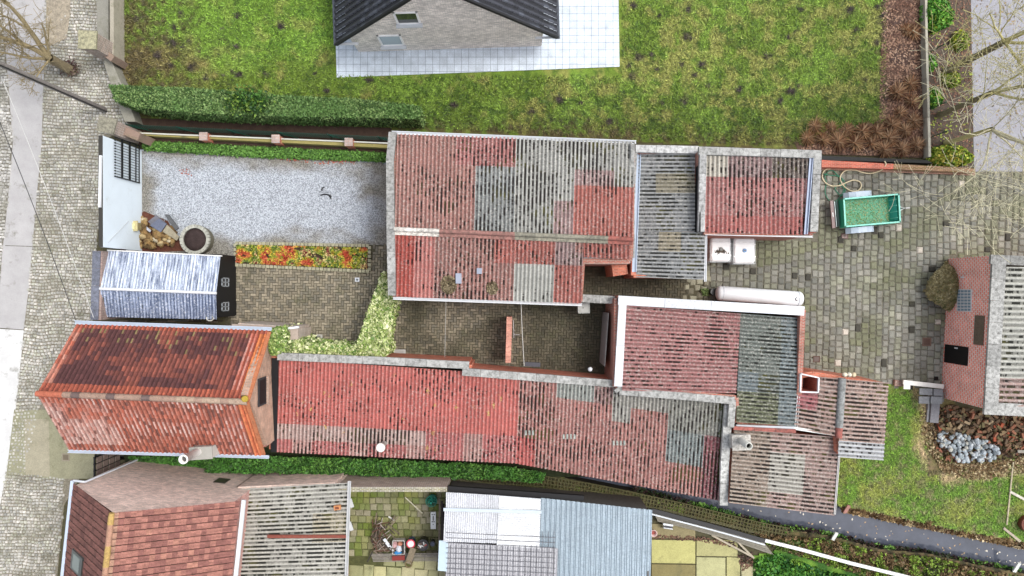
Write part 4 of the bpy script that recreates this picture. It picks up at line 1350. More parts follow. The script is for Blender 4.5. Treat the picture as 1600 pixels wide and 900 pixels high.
mb = MB(); mb.tube([P((156, 451, r_ + .02)), P((338, 458, r_ + .02))], .07, 8, WHITE); mb.build('ridge_capping', 'paint', t)
mb = MB(); mb.beam(P((168, 391, e + .02)), P((347, 400, e + .02)), .05, .09, S(236, 236, 232)); mb.build('trim', 'paint', t)
xw = xr + .055
for (v, u) in ((441, 350), (479, 349)):
    zt_ = H - xw * F / (346 - 800); zb_ = H - xw * F / (357 - 800)
    zt_, zb_ = max(zt_, zb_), min(zt_, zb_)
    y = W(0, v, (zt_ + zb_) / 2).y; hw = .22
    w = MB()
    for (y0, y1, za, zb3) in ((y - hw, y + hw, zt_ - .05, zt_), (y - hw, y + hw, zb_, zb_ + .05), (y - hw, y - hw + .05, zb_, zt_), (y + hw - .05, y + hw, zb_, zt_), (y - .02, y + .02, zb_, zt_), (y - hw, y + hw, (zt_ + zb_) / 2 - .015, (zt_ + zb_) / 2 + .015)):
        w.prism([(xw, y0), (xw + .04, y0), (xw + .04, y1), (xw, y1)], za, zb3, S(150, 156, 160), True)
    wo = w.build('window', 'paint', t)
    mb = MB(); mb.prism([(xw, y - hw + .03), (xw + .012, y - hw + .03), (xw + .012, y + hw - .03), (xw, y + hw - .03)], zb_ + .03, zt_ - .03, S(50, 54, 62), True); mb.build('pane', 'glass', wo)
mb = MB()
for k in range(26):
    u = R.uniform(172, 335); p = W(u, R.uniform(500, 505), R.uniform(.05, .3)); a = R.uniform(-.3, .3)
    mb.beam(p, p + Vector((R.uniform(.3, .9) * math.cos(a), .15 * math.sin(a), R.uniform(-.04, .1))), .05, .04, R.choice([S(120, 110, 96), S(72, 70, 62), S(92, 96, 92), S(60, 50, 42)]))
mb.build('scrap_timber', 'wood', None, label='scraps of wood and pipe in the narrow gap between tarred shed and cottage', cat='scrap wood')
mb = MB()
cc_ = W(328, 497, 2.05)
mb.tube([cc_ + Vector((.17 * math.cos(a), .13 * math.sin(a), 0)) for a in [i * math.pi / 5 for i in range(11)]], .025, 6, S(214, 212, 200))
mb.build('hose_ring', 'plastic', None, label='small pale ring of hose at the lower right corner of the blue white roof', cat='hose')

# ---------------- white street wall with the gate leaf
t = thing('street_wall', 'tall white rendered wall beside the setts pavement at the gravel drive', 'wall', W(222, 300))
xw = -18.5
mb = MB(); ytop, ybot = W(0, 212, 3.3).y, W(0, 386, 3.3).y
mb.prism([(xw - .16, ytop), (xw, ytop), (xw + .02, ybot), (xw - .14, ybot)], -.02, 3.3, S(228, 240, 248))
mb.build('wall_face', 'render', t)
mb = MB(); 
mb.prism([(xw - .19, ytop), (xw - .01, ytop), (xw, ybot), (xw - .18, ybot)], 3.3, 3.34, S(60, 58, 54)); mb.build('coping', 'tar', t)
mb = MB(); mb.beam(W(157.5, 243, 3.38), W(156, 324, 3.38), .10, .1, WHITE); mb.build('sliding_rail', 'paint', t)
t = thing('iron_gate', 'black wrought iron gate leaf with spikes leaning on the white wall', 'gate', W(214, 255, .4))
y0, y1 = W(0, 222, 1.4).y, W(0, 283, 1.0).y
mb = MB(); n = 15
for i in range(n):
    y = y0 + (y1 - y0) * i / (n - 1)
    mb.beam((xw + .10, y, .42), (xw + .07, y, 2.45), .022, .022, BLK)
mb.build('bars', 'metal', t)
mb = MB()
for z in (.45, .75, 1.25, 1.33, 1.9, 1.98):
    mb.beam((xw + .10, y0 + .03, z), (xw + .10, y1 - .03, z), .045, .03, BLK)
mb.beam((xw + .1, y0, .4), (xw + .08, y0, 2.35), .05, .05, BLK); mb.beam((xw + .1, y1, .4), (xw + .08, y1, 2.35), .05, .05, BLK)
mb.build('frame', 'metal', t)
mb = MB()
for i in range(n):
    y = y0 + (y1 - y0) * i / (n - 1)
    mb.disc_stack((xw + .07, y, 2.42), [(.012, 0), (.04, .03), (.03, .07), (.004, .14)], 6, BLK)
mb.build('spikes', 'metal', t)
mb = MB(); mb.beam((xw + .06, W(0, 383, 1).y, 3.0), (xw + .05, W(0, 346, 1).y, 1.3), .02, .02, WHITE); mb.build('cord', 'plastic', None, label='thin white cord hanging slanted down the white wall near the rocks', cat='cord')
# lower brick wall along the shed
mb = MB(); mb.prism([W(150, 392, 2.5).xy[:], W(160, 392, 2.5).xy[:], W(158, 500, 2.5).xy[:], W(148, 500, 2.5).xy[:]], 0, 2.5, S(150, 122, 116)); 
t = thing('side_wall', 'narrow old brick wall with slate grey coping between the pavement and the black shed', 'wall', W(175, 445))
mb.build('wall_face', 'brick', t)
mb = MB(); strip(mb, [(150.5, 392, 2.56), (147, 500, 2.56)], .36, .06, S(120, 124, 138)); mb.build('coping', 'coping', t)

# ---------------- piers and garden wall along the pavement
def pier(top, bw, bd, z, ang, label, capcol):
    t = thing('gate_pier', label, 'pier', W(top[0], top[1], z).xy[:] + (0,), group='brick piers along the pavement')
    c = W(top[0], top[1], z); c.z = 0
    mb = MB(); mb.box(c, bw, bd, z, ang, S(160, 136, 122)); mb.build('shaft', 'brick_pale', t)
    mb = MB(); mb.box(c + Vector((0, 0, z)), bw + .1, bd + .1, .09, ang, capcol); mb.build('cap', 'coping', t)
    return c
pier((138, 63), .75, .75, 2.3, -.05, 'brick pier with square mossy cap below the bare tree', S(176, 172, 140))
pier((168, 196), .72, .62, 2.3, -.25, 'broad brick pier with stained cap at the head of the white wall', S(150, 146, 128))
t = thing('garden_wall', 'low grey concrete garden wall along the pavement beside the lawn', 'wall', W(175, 60))
mb = MB()
mb.prism([W(157, -100).xy[:], W(175, -100).xy[:], W(176, 75).xy[:], W(158, 75).xy[:]], 0, .35, S(150, 148, 138))
mb.prism([W(171, -100, 1).xy[:], W(177, -100, 1).xy[:], W(178, 88, 1).xy[:], W(172, 88, 1).xy[:]], 0, 1.0, S(168, 162, 146))
mb.prism([W(160, 90, .8).xy[:], W(172, 90, .8).xy[:], W(190, 132, .8).xy[:], W(212, 190, .8).xy[:], W(195, 190, .8).xy[:], W(176, 142, .8).xy[:]], 0, .8, S(152, 150, 138))
mb.seg(W(148, 70, 1.3).xy, W(176, 92, 1.3).xy, .3, 0, 1.3, None, S(150, 130, 116))
mb.seg(W(180, 198, 1.5).xy, W(217, 214, 1.5).xy, .4, 0, 1.5, None, S(150, 128, 114))
mb.build('wall_face', 'paver', t)

# ---------------- boundary fence above the drive
t = thing('boundary_fence', 'green mesh fence on a low mossy concrete wall between the hedge and the gravel drive', 'fence', W(410, 222))
mb = MB()
a0, b0 = W(218, 212), W(612, 232)
mb.seg(a0.xy, b0.xy, .16, 0, .5, None, S(156, 146, 90))
mb.seg((a0 + Vector((0, -.35, 0))).xy, (b0 + Vector((0, -.35, 0))).xy, .3, 0, .04, None, S(72, 50, 38))
mb.build('plinth_wall', 'paver', t)
mb = MB(); mb.beam(W(218, 208, .55), W(612, 224, .55), .06, .06, S(214, 214, 204)); mb.build('rail', 'paint', t)
for (u, v) in ((318, 213), (431, 217), (545, 222)):
    mb = MB(); c = W(u, v, .8); c.z = 0; mb.box(c, .36, .36, .78, 0, BRKO); mb.box(c + Vector((0, 0, .78)), .4, .4, .06, 0, S(176, 172, 168)); mb.build('post', 'brick_orange', t)
mb = MB()
A0, B0 = W(200, 205), W(612, 225)
for z in np.linspace(.2, 1.0, 6):
    mb.beam(A0 + Vector((0, .12, z)), B0 + Vector((0, .12, z)), .012, .035, S(20, 74, 62))
n = 120
for i in range(n):
    p = A0.lerp(B0, i / n) + Vector((0, .12, 0)); mb.beam(p + Vector((0, 0, .1)), p + Vector((0, 0, 1.02)), .012, .012, S(20, 74, 62))
mb.build('mesh_panel', 'metal', t)
for i in range(6):
    mb = MB()
    p = A0.lerp(B0, (i + .2) / 5.4) + Vector((0, .12, 0)); mb.tube([p, p + Vector((0, 0, 1.08))], .03, 6, S(16, 80, 66))
    mb.tube([p + Vector((0, 0, .95)), p + Vector((.75, -.12, .1))], .02, 5, S(30, 110, 90))
    mb.build('post', 'metal', t)

# ---------------- pale brick house at the top
ze, zr = 2.7, 8.0
t = thing('pale_house', 'pale brick house gable with dark tile roof on a white slab patio', 'house', W(700, 60))
L = W(561, 82); Rr = W(846, 73); d = (Rr - L).normalized(); back = Vector((-d.y, d.x, 0))
mb = MB()
mid = (L + Rr) / 2
fr = [L, Rr, Rr + Vector((0, 0, ze)), mid + Vector((0, 0, zr - .15)), L + Vector((0, 0, ze))]
mb.face(fr, S(244, 236, 226, 1.15))
bk = [p + back * 9 for p in fr]; mb.face(bk[::-1], S(244, 236, 226, 1.15))
mb.face([L + back * 9, L, L + Vector((0, 0, ze)), L + back * 9 + Vector((0, 0, ze))], S(244, 236, 226, 1.15)); mb.face([Rr, Rr + back * 9, Rr + back * 9 + Vector((0, 0, ze)), Rr + Vector((0, 0, ze))], S(244, 236, 226, 1.15))
mb.build('wall', 'brick_light', t)
sl = (zr - ze) / ((Rr - L).length / 2)
ov = .72; fo = .28
def rp(side, along, front):   # side: 0 ridge..1 wall plate .. >1 overhang
    base = mid + (d * ((Rr - L).length / 2) * side * along) - back * front
    return base + Vector((0, 0, zr - (zr - ze) * side))
hl = (Rr - L).length / 2; so = 1 + .40 / hl
def topx(p): return (800 + p.x * F / (H - p.z), 450 - p.y * F / (H - p.z), p.z)
for sgn in (-1, 1):
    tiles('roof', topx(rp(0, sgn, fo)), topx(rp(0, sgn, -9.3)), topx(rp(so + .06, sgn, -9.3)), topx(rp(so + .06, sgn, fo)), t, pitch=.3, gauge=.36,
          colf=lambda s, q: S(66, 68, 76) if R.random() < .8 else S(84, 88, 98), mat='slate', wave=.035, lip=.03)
    mb = MB(); mb.beam(rp(0, sgn, fo) + Vector((0, 0, .02)), rp(so + .06, sgn, fo) + Vector((0, 0, .02)), .09, .16, S(38, 38, 42)); mb.build('verge_board', 'slate', t)
    mb = MB(); mb.beam(rp(so + .07, sgn, fo), rp(so + .07, sgn, -9.3), .13, .12, S(70, 76, 84)); mb.build('gutter', 'metal', t)
    mb = MB(); q = rp(so + .05, sgn, fo - .06) + Vector((0, 0, -.12)); mb.beam(q, q - d * sgn * 1.0, .10, .07, WHITE); mb.build('soffit_end', 'paint', t)
def wp(u, v):   # point of the gable plane seen at pixel (u,v)
    # plane through L with normal back
    o = Vector((0, 0, H)); dr = Vector(((u - 800) / F, (450 - v) / F, -1.0))
    k = (L - o).dot(back) / dr.dot(back); return o + dr * k
for (u0, v0, u1, v1, dark) in ((611, 19, 652, 37, True), (586, 55, 626, 71, False)):
    A = wp(u0 + 2, v0); B = wp(u1, v0 - 1); C = wp(u0 + 6, v1)
    z1, z0 = A.z, C.z; wdt = (B - A).dot(d); a = L + d * ((A - L).dot(d))
    f = MB()
    def bar(x0, x1, za, zb, out0=-.04, out1=.05, col=S(255, 255, 255, 1.1)):
        p = a + d * x0 - back * out0; q = a + d * x1 - back * out0
        f.prism([(p - back * (out1 - out0)).xy[:], (q - back * (out1 - out0)).xy[:], q.xy[:], p.xy[:]], za, zb, col, True)
    bar(0, wdt, z0, z0 + .09); bar(0, wdt, z1 - .09, z1); bar(0, .09, z0, z1); bar(wdt - .09, wdt, z0, z1)
    bar(-.06, wdt + .06, z0 - .06, z0, -.04, .2, S(206, 210, 214))
    fo_ = f.build('window', 'paint', t)
    f = MB(); bar(.08, wdt - .08, z0 + .08, z1 - .08, -.03, .015, S(60, 66, 62) if dark else S(176, 196, 204)); f.build('pane', 'glass', fo_)

# ---------------- neighbour's brown tiled house (lower left)
ze, zr = 4.5, 7.25
t = thing('brown_house', 'brown clay tile house with pale brick gable and small skylight in the lower left corner', 'house', W(310, 830))
def at(u, v, z): return P((u, v, z))
g0 = W(207, 718); g1 = W(422, 741); dd = (g1 - g0).normalized(); bb = Vector((dd.y, -dd.x, 0))   # bb points away from the gap (south)
gm = g0.lerp(g1, .487); gm = Vector((W(175, 803, zr).x, 0, 0)); 
k = (gm.x - g0.x) / (g1.x - g0.x); gm = g0.lerp(g1, k)
mb = MB()
f_ = [g0, g1, g1 + Vector((0, 0, ze)), gm + Vector((0, 0, zr - .1)), g0 + Vector((0, 0, ze))]
mb.face(f_[::-1], S(232, 204, 188, 1.08)); mb.face([p + bb * 9 for p in f_], S(232, 204, 188, 1.08))
mb.face([g0, g0 + Vector((0, 0, ze)), g0 + bb * 9 + Vector((0, 0, ze)), g0 + bb * 9], BRK); mb.face([g1, g1 + bb * 9, g1 + bb * 9 + Vector((0, 0, ze)), g1 + Vector((0, 0, ze))], BRK)
mb.build('wall', 'brick_light', t)
up = Vector((0, 0, 1))
def kp(side, s, y):
    e_ = (g0 if side < 0 else g1); o = gm + up * zr; q = e_ + up * ze
    return o + (q - o) * s + bb * y
for sgn in (-1, 1):
    def kcol(s, tt, sgn=sgn):
        q = R.random()
        if sgn < 0: c = S(128, 88, 80) if q < .75 else S(108, 74, 68)
        else:
            c = S(156, 108, 96) if q < .5 else (S(134, 90, 82) if q < .97 else S(166, 118, 102))
            if tt < .06: c = S(164, 128, 108)
        return c
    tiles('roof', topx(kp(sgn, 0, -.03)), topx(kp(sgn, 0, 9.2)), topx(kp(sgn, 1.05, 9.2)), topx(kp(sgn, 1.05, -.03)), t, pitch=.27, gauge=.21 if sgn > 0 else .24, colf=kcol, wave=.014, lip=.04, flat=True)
mb = MB()
for i in range(22):
    p = kp(1, 0, i * .42 - .03) + up * .03; q = kp(1, 0, i * .42 + .42) + up * .03
    mb.tube([p, q], .11, 8, S(186, 156, 96) if i in (0, 3, 4, 7) else S(176, 136, 114), r2=.12)
mb.build('ridge_tiles', 'tile', t)
def gpath(name, pts, r, col, parent):
    mb = MB(); mb.tube(pts, r, 8, col); return mb.build(name, 'paint', parent)
q0 = kp(-1, 1.09, -.1); q1 = kp(-1, 1.09, 9.2)
mb = MB(); mb.beam(q0 + up * .02, q1 + up * .02, .14, .1, S(196, 208, 226)); mb.build('gutter', 'paint', t)
q0 = kp(1, 1.09, -.05); q1 = kp(1, 1.09, 9.2)
mb = MB(); mb.beam(q0, q1, .16, .1, S(222, 228, 232)); mb.build('gutter', 'paint', t)
gpath('downpipe', [kp(-1, 1.07, -.12), kp(-1, .93, -.16) - up * .25, kp(-1, .9, -.14) - up * .4, (g0 + dd * .35 - bb * .08) + up * .1], .05, S(206, 212, 220), t)
wv = MB(); c = g0 + dd * 5.9 - bb * .0 + up * 2.0
def ks(s, y, h): 
    p = kp(-1, s, y); n = Vector((-(ze - zr), 0, 0)); 
    return p + up * h
A = [ks(.56, 2.55, .14), ks(.86, 2.55, .14), ks(.86, 3.35, .14), ks(.56, 3.35, .14)]
Bq = [p - up * .3 for p in A]
for i in range(4): wv.face([Bq[i], Bq[(i + 1) % 4], A[(i + 1) % 4], A[i]], S(110, 116, 116))
wv.face(A, S(110, 116, 116))
sk = wv.build('skylight', 'metal', t)
mb = MB(); mb.face([ks(.62, 2.64, .15), ks(.81, 2.64, .15), ks(.81, 3.26, .15), ks(.62, 3.26, .15)], S(150, 162, 160)); mb.build('pane', 'glass', sk)
mb = MB()
vA = g0 + dd * 5.0
mb.prism([(vA - bb * .03).xy[:], (vA + dd * .55 - bb * .03).xy[:], (vA + dd * .55 + bb * .1).xy[:], (vA + bb * .1).xy[:]], 1.5, 2.2, S(92, 84, 78), True)
mb.build('wall_vent', 'metal', t)

# ---------------- grey corrugated garage of the neighbour
t = thing('grey_garage', 'garage with weathered grey sideways corrugated roof next to the brown tiled house', 'garage', W(455, 830))
mb = MB(); z = 2.6
walls(mb, [P((372, 764, z)), P((356, 1000, z)), P((522, 1000, z - .22)), P((524, 757, z - .22))], .2, S(232, 204, 188, 1.08))
mb.seg(W(392, 742).xy, W(706, 742).xy, .22, 0, 2.5, 2.5, S(166, 142, 124), topcol=S(136, 130, 96))
mb.build('wall', 'brick_pale', t)
corrugated('roof', (371, 764, z + .1), (353, 1010, z + .1), (541, 1010, z - .1), (545, 754, z - .1), t, mat='sheet_grey', colf=patches(col4(S(184, 182, 172), .88), [(470, 815, 545, 838, col4(S(176, 168, 148), .98))]), rows=3, pitch=.19, amp=.028, per=7)
mb = MB(); mb.beam(P((418, 838, z + .12)), P((541, 838, z + .0)), .14, .09, S(132, 74, 62)); mb.build('lath', 'wood', t)
gutter('gutter', [(546, 752, z), (541, 905, z)], t, .06, S(206, 208, 208))
mb = MB(); c = W(528, 792, z); mb.box(c, .3, .2, .16, .1, S(206, 142, 96)); mb.box(c + Vector((0, 0, .16)), .16, .1, .03, .1, S(120, 70, 50)); mb.build('brick_vent', 'stone', t)

# ---------------- patched metal shed
t = thing('metal_shed', 'big flat shed roofed with blue grey ribbed metal and patched white sheets', 'shed', W(850, 850))
mb = MB(); z = 2.5
walls(mb, [P((700, 775, z)), P((694, 1000, z)), P((1010, 1000, z)), P((1014, 802, z))], .1, S(96, 92, 86))
mb.build('wall', 'wood', t)
zz = 2.62
corrugated('roof', (845, 778, zz), (1019, 797, zz), (1014, 1000, zz - .2), (838, 1000, zz - .2), t, mat='metal_sheet', colf=lambda u, v: col4(S(164, 180, 190), .1), rows=1, per=4, pitch=.235, amp=.02, profile='rib', seg=10)
mb = MB()
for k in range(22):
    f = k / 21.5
    mb.beam(P((846 + 171 * f, 779 + 18 * f, zz + .03)), P((839 + 173 * f, 1000, zz - .17)), .03, .02, S(120, 134, 144))  # thin dark bars along the ribs: gap shadow put in as colour
mb.build('rib_shade_strips', 'metal', t)
wc = lambda u, v: col4(S(204, 206, 210), .5)
corrugated('roof', (697, 769, zz + .06), (781, 774, zz + .06), (781, 796, zz + .02), (697, 794, zz + .02), t, mat='metal_sheet', colf=wc, rows=1, pitch=.1, amp=.012, label='white corrugated panel')
corrugated('roof', (695, 797, zz + .02), (779, 799, zz + .02), (776, 849, zz - .02), (693, 846, zz - .02), t, mat='metal_sheet', colf=wc, rows=1, pitch=.1, amp=.012)
corrugated('roof', (845, 779, zz + .06), (843, 857, zz), (776, 852, zz), (780, 774, zz + .06), t, mat='metal_sheet', colf=lambda u, v: col4(S(218, 220, 222), .3), rows=1, pitch=.1, amp=.012)
corrugated('roof', (698, 847, zz - .03), (872, 857, zz - .0), (866, 1000, zz - .12), (694, 1000, zz - .15), t, mat='metal_sheet', colf=lambda u, v: col4(S(178, 178, 182), .35), rows=1, pitch=.12, amp=.012)
mb = MB()
for v in range(800, 960, 8): 
    if v > 825: mb.beam(P((697, v, zz + .02)), P((868, v + 8, zz + .05)), .02, .02, S(110, 108, 112))
for u in range(704, 870, 9): mb.beam(P((u, 852 if u < 842 else 830, zz + .03)), P((u - 3, 1000, zz - .05)), .02, .02, S(110, 108, 112))
mb.build('wire_grid', 'metal', t)
mb = MB(); mb.beam(P((693, 796, zz + .09)), P((846, 800, zz + .09)), .14, .05, S(196, 208, 216)); mb.build('flashing', 'paint', t)
mb = MB(); mb.prism([W(686, 845, zz).xy[:], W(700, 846, zz).xy[:], W(698, 893, zz).xy[:], W(684, 892, zz).xy[:]], zz - .1, zz - .02, S(186, 204, 216)); mb.build('edge_panel', 'paint', t)
mb = MB(); mb.beam(P((700, 763, 2.4)), P((912, 778, 2.4)), .25, .2, BLK); mb.build('gutter', 'tar', t)

# ---------------- barn at the right edge
t = thing('brick_barn', 'red brick barn with wide concrete coping and grey corrugated roof at the right edge', 'barn', W(1520, 530))
b0, b1 = W(1481, 404), W(1470, 621); z = 3.2
up_ = Vector((0, 0, z))
mb = MB()
dq = (b1 - b0).normalized(); nq = Vector((dq.y, -dq.x, 0))   # points to -x? fix below
if nq.x > 0: nq = -nq
mb.seg((b0 - nq * .12).xy, (b1 - nq * .12).xy, .24, 0, z, None, S(238, 140, 122, 1.15))
mb.seg((b0 + Vector((0, -.12, 0))).xy, (b0 + Vector((8, -.12 - .2, 0))).xy, .24, 0, z - .03, None, S(238, 140, 122, 1.15))
mb.seg((b1 + Vector((0, .12, 0))).xy, (b1 + Vector((8, .12 - .3, 0))).xy, .24, 0, z - .03, None, S(238, 140, 122, 1.15))
mb.build('wall', 'brick_dot', t)
mb = MB()
strip(mb, [(1562, 402, z + .12), (1549, 640, z + .12)], .62, .12, COP, jn=1.05)
mb.build('coping', 'coping', t)
mb = MB()
strip(mb, [(1538, 638, z + .11), (1700, 646, z + .11)], .55, .12, COP, jn=.95)
mb.build('coping', 'coping', t)
mb = MB()
strip(mb, [(1548, 405, z + .11), (1700, 412, z + .11)], .42, .12, S(150, 150, 146), jn=.95)
mb.build('coping', 'coping', t)
corrugated('roof', (1572, 417, z - .05), (1556, 634, z - .05), (1790, 640, z + .9), (1800, 420, z + .9), t, mat='sheet_grey', colf=patches(col4(S(186, 186, 176), .9), [(1540, 590, 1700, 625, col4(S(176, 150, 142), .9))]), rows=3, pitch=.25, amp=.035)
def fp(u, v):
    o = Vector((0, 0, H)); dr = Vector(((u - 800) / F, (450 - v) / F, -1.0)); n = nq
    kk = (b0 - o).dot(n) / dr.dot(n); return o + dr * kk
def plate(mb, u0, u1, v0, v1, out, col, shrink=0):
    A = fp(u0, (v0 + v1) / 2); B = fp(u1, (v0 + v1) / 2); zl, zh = sorted((A.z, B.z))
    pA = fp((u0 + u1) / 2, v0); pB = fp((u0 + u1) / 2, v1)
    sa = (pA - b0).dot(dq) + shrink; sb_ = (pB - b0).dot(dq) - shrink
    p = b0 + dq * sa; q = b0 + dq * sb_
    mb.prism([p.xy[:], q.xy[:], (q + nq * out).xy[:], (p + nq * out).xy[:]], zl + shrink, zh - shrink, col, True)
mb = MB(); plate(mb, 1496, 1519, 452, 487, .03, S(226, 226, 226)); w_ = mb.build('glass_block_window', 'paint', t)
mb = MB()
for i in range(4):
    for j in range(7):
        plate(mb, 1497.5 + i * 5.3, 1501.6 + i * 5.3, 453.5 + j * 4.8, 456.9 + j * 4.8, .045, S(140, 162, 176))
mb.build('glass_blocks', 'glass', w_)
mb = MB(); plate(mb, 1523, 1538, 493, 539, .04, S(110, 98, 84)); mb.build('boarded_window', 'wood', t)
mb = MB(); plate(mb, 1476, 1513, 540, 569, .02, S(16, 16, 18)); dd_ = mb.build('doorway', 'tar', t)
mb = MB(); plate(mb, 1493, 1497, 543, 545, .06, WHITE); mb.build('latch', 'paint', dd_)
mb = MB(); plate(mb, 1502, 1506, 432, 434.5, .03, WHITE); mb.build('plate', 'paint', t)

# ---------------- courtyard walls
t = thing('courtyard_wall', 'short brick wall with pink cap splitting the two small paved courtyards', 'wall', W(795, 530))
mb = MB(); mb.seg(W(796, 496, 1.9).xy, W(794, 566, 1.9).xy, .22, 0, 1.85, None, BRK); mb.build('wall_face', 'brick', t)
mb = MB(); mb.seg(W(796, 495, 1.9).xy, W(794, 567, 1.9).xy, .26, 1.85, 1.9, None, S(206, 140, 122), bottom=True); mb.build('cap', 'brick_orange', t)
t = thing('link_wall', 'grey capped brick wall joining the barn corner to the white coped stable', 'wall', W(935, 468))
mb = MB(); mb.seg(W(908, 465, 2.4).xy, W(964, 468, 2.4).xy, .24, 0, 2.3, None, BRK); mb.build('wall_face', 'brick', t)
mb = MB(); strip(mb, [(908, 466, 2.4), (966, 469, 2.4)], .36, .1, COP); mb.build('coping', 'coping', t)
# flat box on the wall corner
mb = MB(); mb.box(W(911, 481, 1.0), .55, .5, .5, .02, S(176, 178, 172)); mb.box(W(911, 481, 1.5), .48, .43, .02, .02, S(190, 190, 184)); mb.box(W(911, 481, 1.52), .04, .04, .02, 0, BLK)
mb.build('meter_box', 'concrete', None, label='square grey box with a small hole below the corner of the barn gutter', cat='box')
# low brick wall and black screen at the back of the big yard
t = thing('yard_wall', 'low orange brick wall with a black screen behind the green trailer', 'wall', W(1400, 258))
mb = MB(); mb.prism([W(1284, 250, .5).xy[:], W(1396, 256, .5).xy[:], W(1396, 264, .5).xy[:], W(1284, 261, .5).xy[:]], 0, .5, S(206, 100, 78)); 
mb.prism([W(1396.5, 256, .5).xy[:], W(1524, 263, .5).xy[:], W(1524, 270, .5).xy[:], W(1396.5, 264, .5).xy[:]], 0, .5, S(122, 106, 62)); mb.build('wall_face', 'brick_orange', t)
mb = MB(); mb.prism([W(1284, 243, .5).xy[:], W(1450, 250, .5).xy[:], W(1458, 255, .5).xy[:], W(1284, 249.5, .5).xy[:]], 0, .46, S(22, 22, 22)); mb.build('black_sheeting', 'tar', t)
mb = MB(); mb.prism([W(1284, 261.2, .1).xy[:], W(1524, 270.2, .1).xy[:], W(1524, 274, .1).xy[:], W(1284, 265, .1).xy[:]], 0, .1, S(150, 120, 104)); mb.build('footing', 'brick_orange', t)
# concrete edging with green wire posts
t = thing('edging_fence', 'straight concrete panel edging with thin green posts right of the leaf litter', 'fence', W(1450, 120))
mb = MB(); strip(mb, [(1445, -150, .5), (1448, 60, .5), (1453, 245, .5)], .12, .55, S(176, 172, 156), jn=2); mb.build('concrete_panel', 'concrete', t)
for (u, v) in ((1447, 85), (1449, 172), (1452, 215)):
    mb = MB()
    p = W(u, v, 0); mb.tube([p, p + Vector((0, 0, 1.5))], .025, 6, S(24, 84, 60)); mb.tube([p + Vector((0, 0, 1.3)), p + Vector((.5, .35, .1))], .02, 5, S(24, 84, 60))
    mb.build('wire_post', 'metal', t)
# slatted gate between cottage and brown house
t = thing('slatted_gate', 'dark slatted timber gate between the cottage and the brown tiled house', 'gate', W(190, 725))
xg = W(191, 0).x
ya, yb = W(0, 705, 1).y, W(0, 745, 1).y
mb = MB()
for i in range(4):
    for j in range(4):
        y = ya + (yb - ya) * (i + .08) / 4; y2 = ya + (yb - ya) * (i + .92) / 4; z = .25 + j * .5
        mb.prism([(xg, y), (xg + .03, y), (xg + .03, y2), (xg, y2)], z, z + .4, S(130, 116, 108), True)
mb.build('boards', 'wood', t)
mb = MB()
for i in range(5):
    y = ya + (yb - ya) * i / 4; mb.beam((xg - .03, y, 0), (xg - .03, y, 2.3), .06, .06, BLK)
for z in (.2, 2.25): mb.beam((xg - .03, ya, z), (xg - .03, yb, z), .06, .06, BLK)
mb.build('frame', 'tar', t)
# brick wall edge of the neighbour's yard top

# ================================================================ OBJECTS IN THE YARDS
def blob(c, rx, ry, rz, col, mb, n=9, jit=.25, seed=0):
    """rough stone"""
    rr = random.Random(seed)
    V = []
    rings = [(-.9, .35), (-.35, .95), (.35, .9), (.85, .5)]
    for z, r in rings:
        V.append([Vector((c[0] + rx * r * math.cos(2 * math.pi * k / n) * (1 + rr.uniform(-jit, jit)), c[1] + ry * r * math.sin(2 * math.pi * k / n) * (1 + rr.uniform(-jit, jit)), c[2] + rz * (z + rr.uniform(-.12, .12)))) for k in range(n)])
    for a, b in zip(V[:-1], V[1:]):
        for k in range(n):
            mb.face([a[k], a[(k + 1) % n], b[(k + 1) % n], b[k]], col)
    mb.face(V[-1], col)


def copy_mesh(proto, name, loc, rot=0.0, sc=1.0, label=None, cat=None, group=None, tilt=(0, 0)):
    o = proto.copy(); o.name = name
    COL.objects.link(o)
    o.location = loc; o.rotation_euler = (tilt[0], tilt[1], rot); o.scale = (sc, sc, sc)
    return _tag(o, label, cat, group)


# ---- green trailer
tc = W(1362, 329, 0)
t = thing('trailer', 'green box trailer with hay scraps on its floor parked in the stone yard', 'trailer', tc)
ang = math.atan2(-(302.5 - 310), 87.5)
zt = .95
c4 = [P((1317.5, 310, zt)), P((1405, 302.5, zt)), P((1407.5, 347.5, zt)), P((1320, 355, zt))]
G1 = S(60, 190, 150); G2 = S(44, 156, 108); G3 = S(136, 228, 206)
mb = MB()
mb.prism([p.xy[:] for p in c4], .42, .47, G2, True)
mb.build('floor', 'paint', t)
nm = ['side_panel', 'front_panel', 'side_panel', 'tailboard']
for i in range(4):
    mb = MB()
    a, b = c4[i], c4[(i + 1) % 4]
    ctr = sum(c4, Vector()) / 4
    d = (b - a).normalized(); n = Vector((-d.y, d.x, 0)); n = n if (ctr - a).dot(n) > 0 else -n
    p, q = (a + n * .03), (b + n * .03)
    if i in (0, 2):
        mb.seg(p.xy, q.xy, .045, .42, .93, None, G1 if i else S(44, 160, 120))
        for kk in range(1, 6):
            m_ = p.lerp(q, kk / 6); mb.beam(m_ - n * .035 + Vector((0, 0, -.5)), m_ - n * .035 + Vector((0, 0, -.05)), .05, .04, G2)
    else:
        mb.seg((p + d * .055).xy, (q - d * .055).xy, .045, .42, .93, None, G1)
    mb.beam(p + d * .0 + Vector((0, 0, .0)), q, .07, .035, G3)
    mb.build(nm[i], 'paint', t)
ax = (c4[1] - c4[0]).normalized(); ay = Vector((-ax.y, ax.x, 0))
mid_r = (c4[1] + c4[2]) / 2; mid_l = (c4[0] + c4[3]) / 2
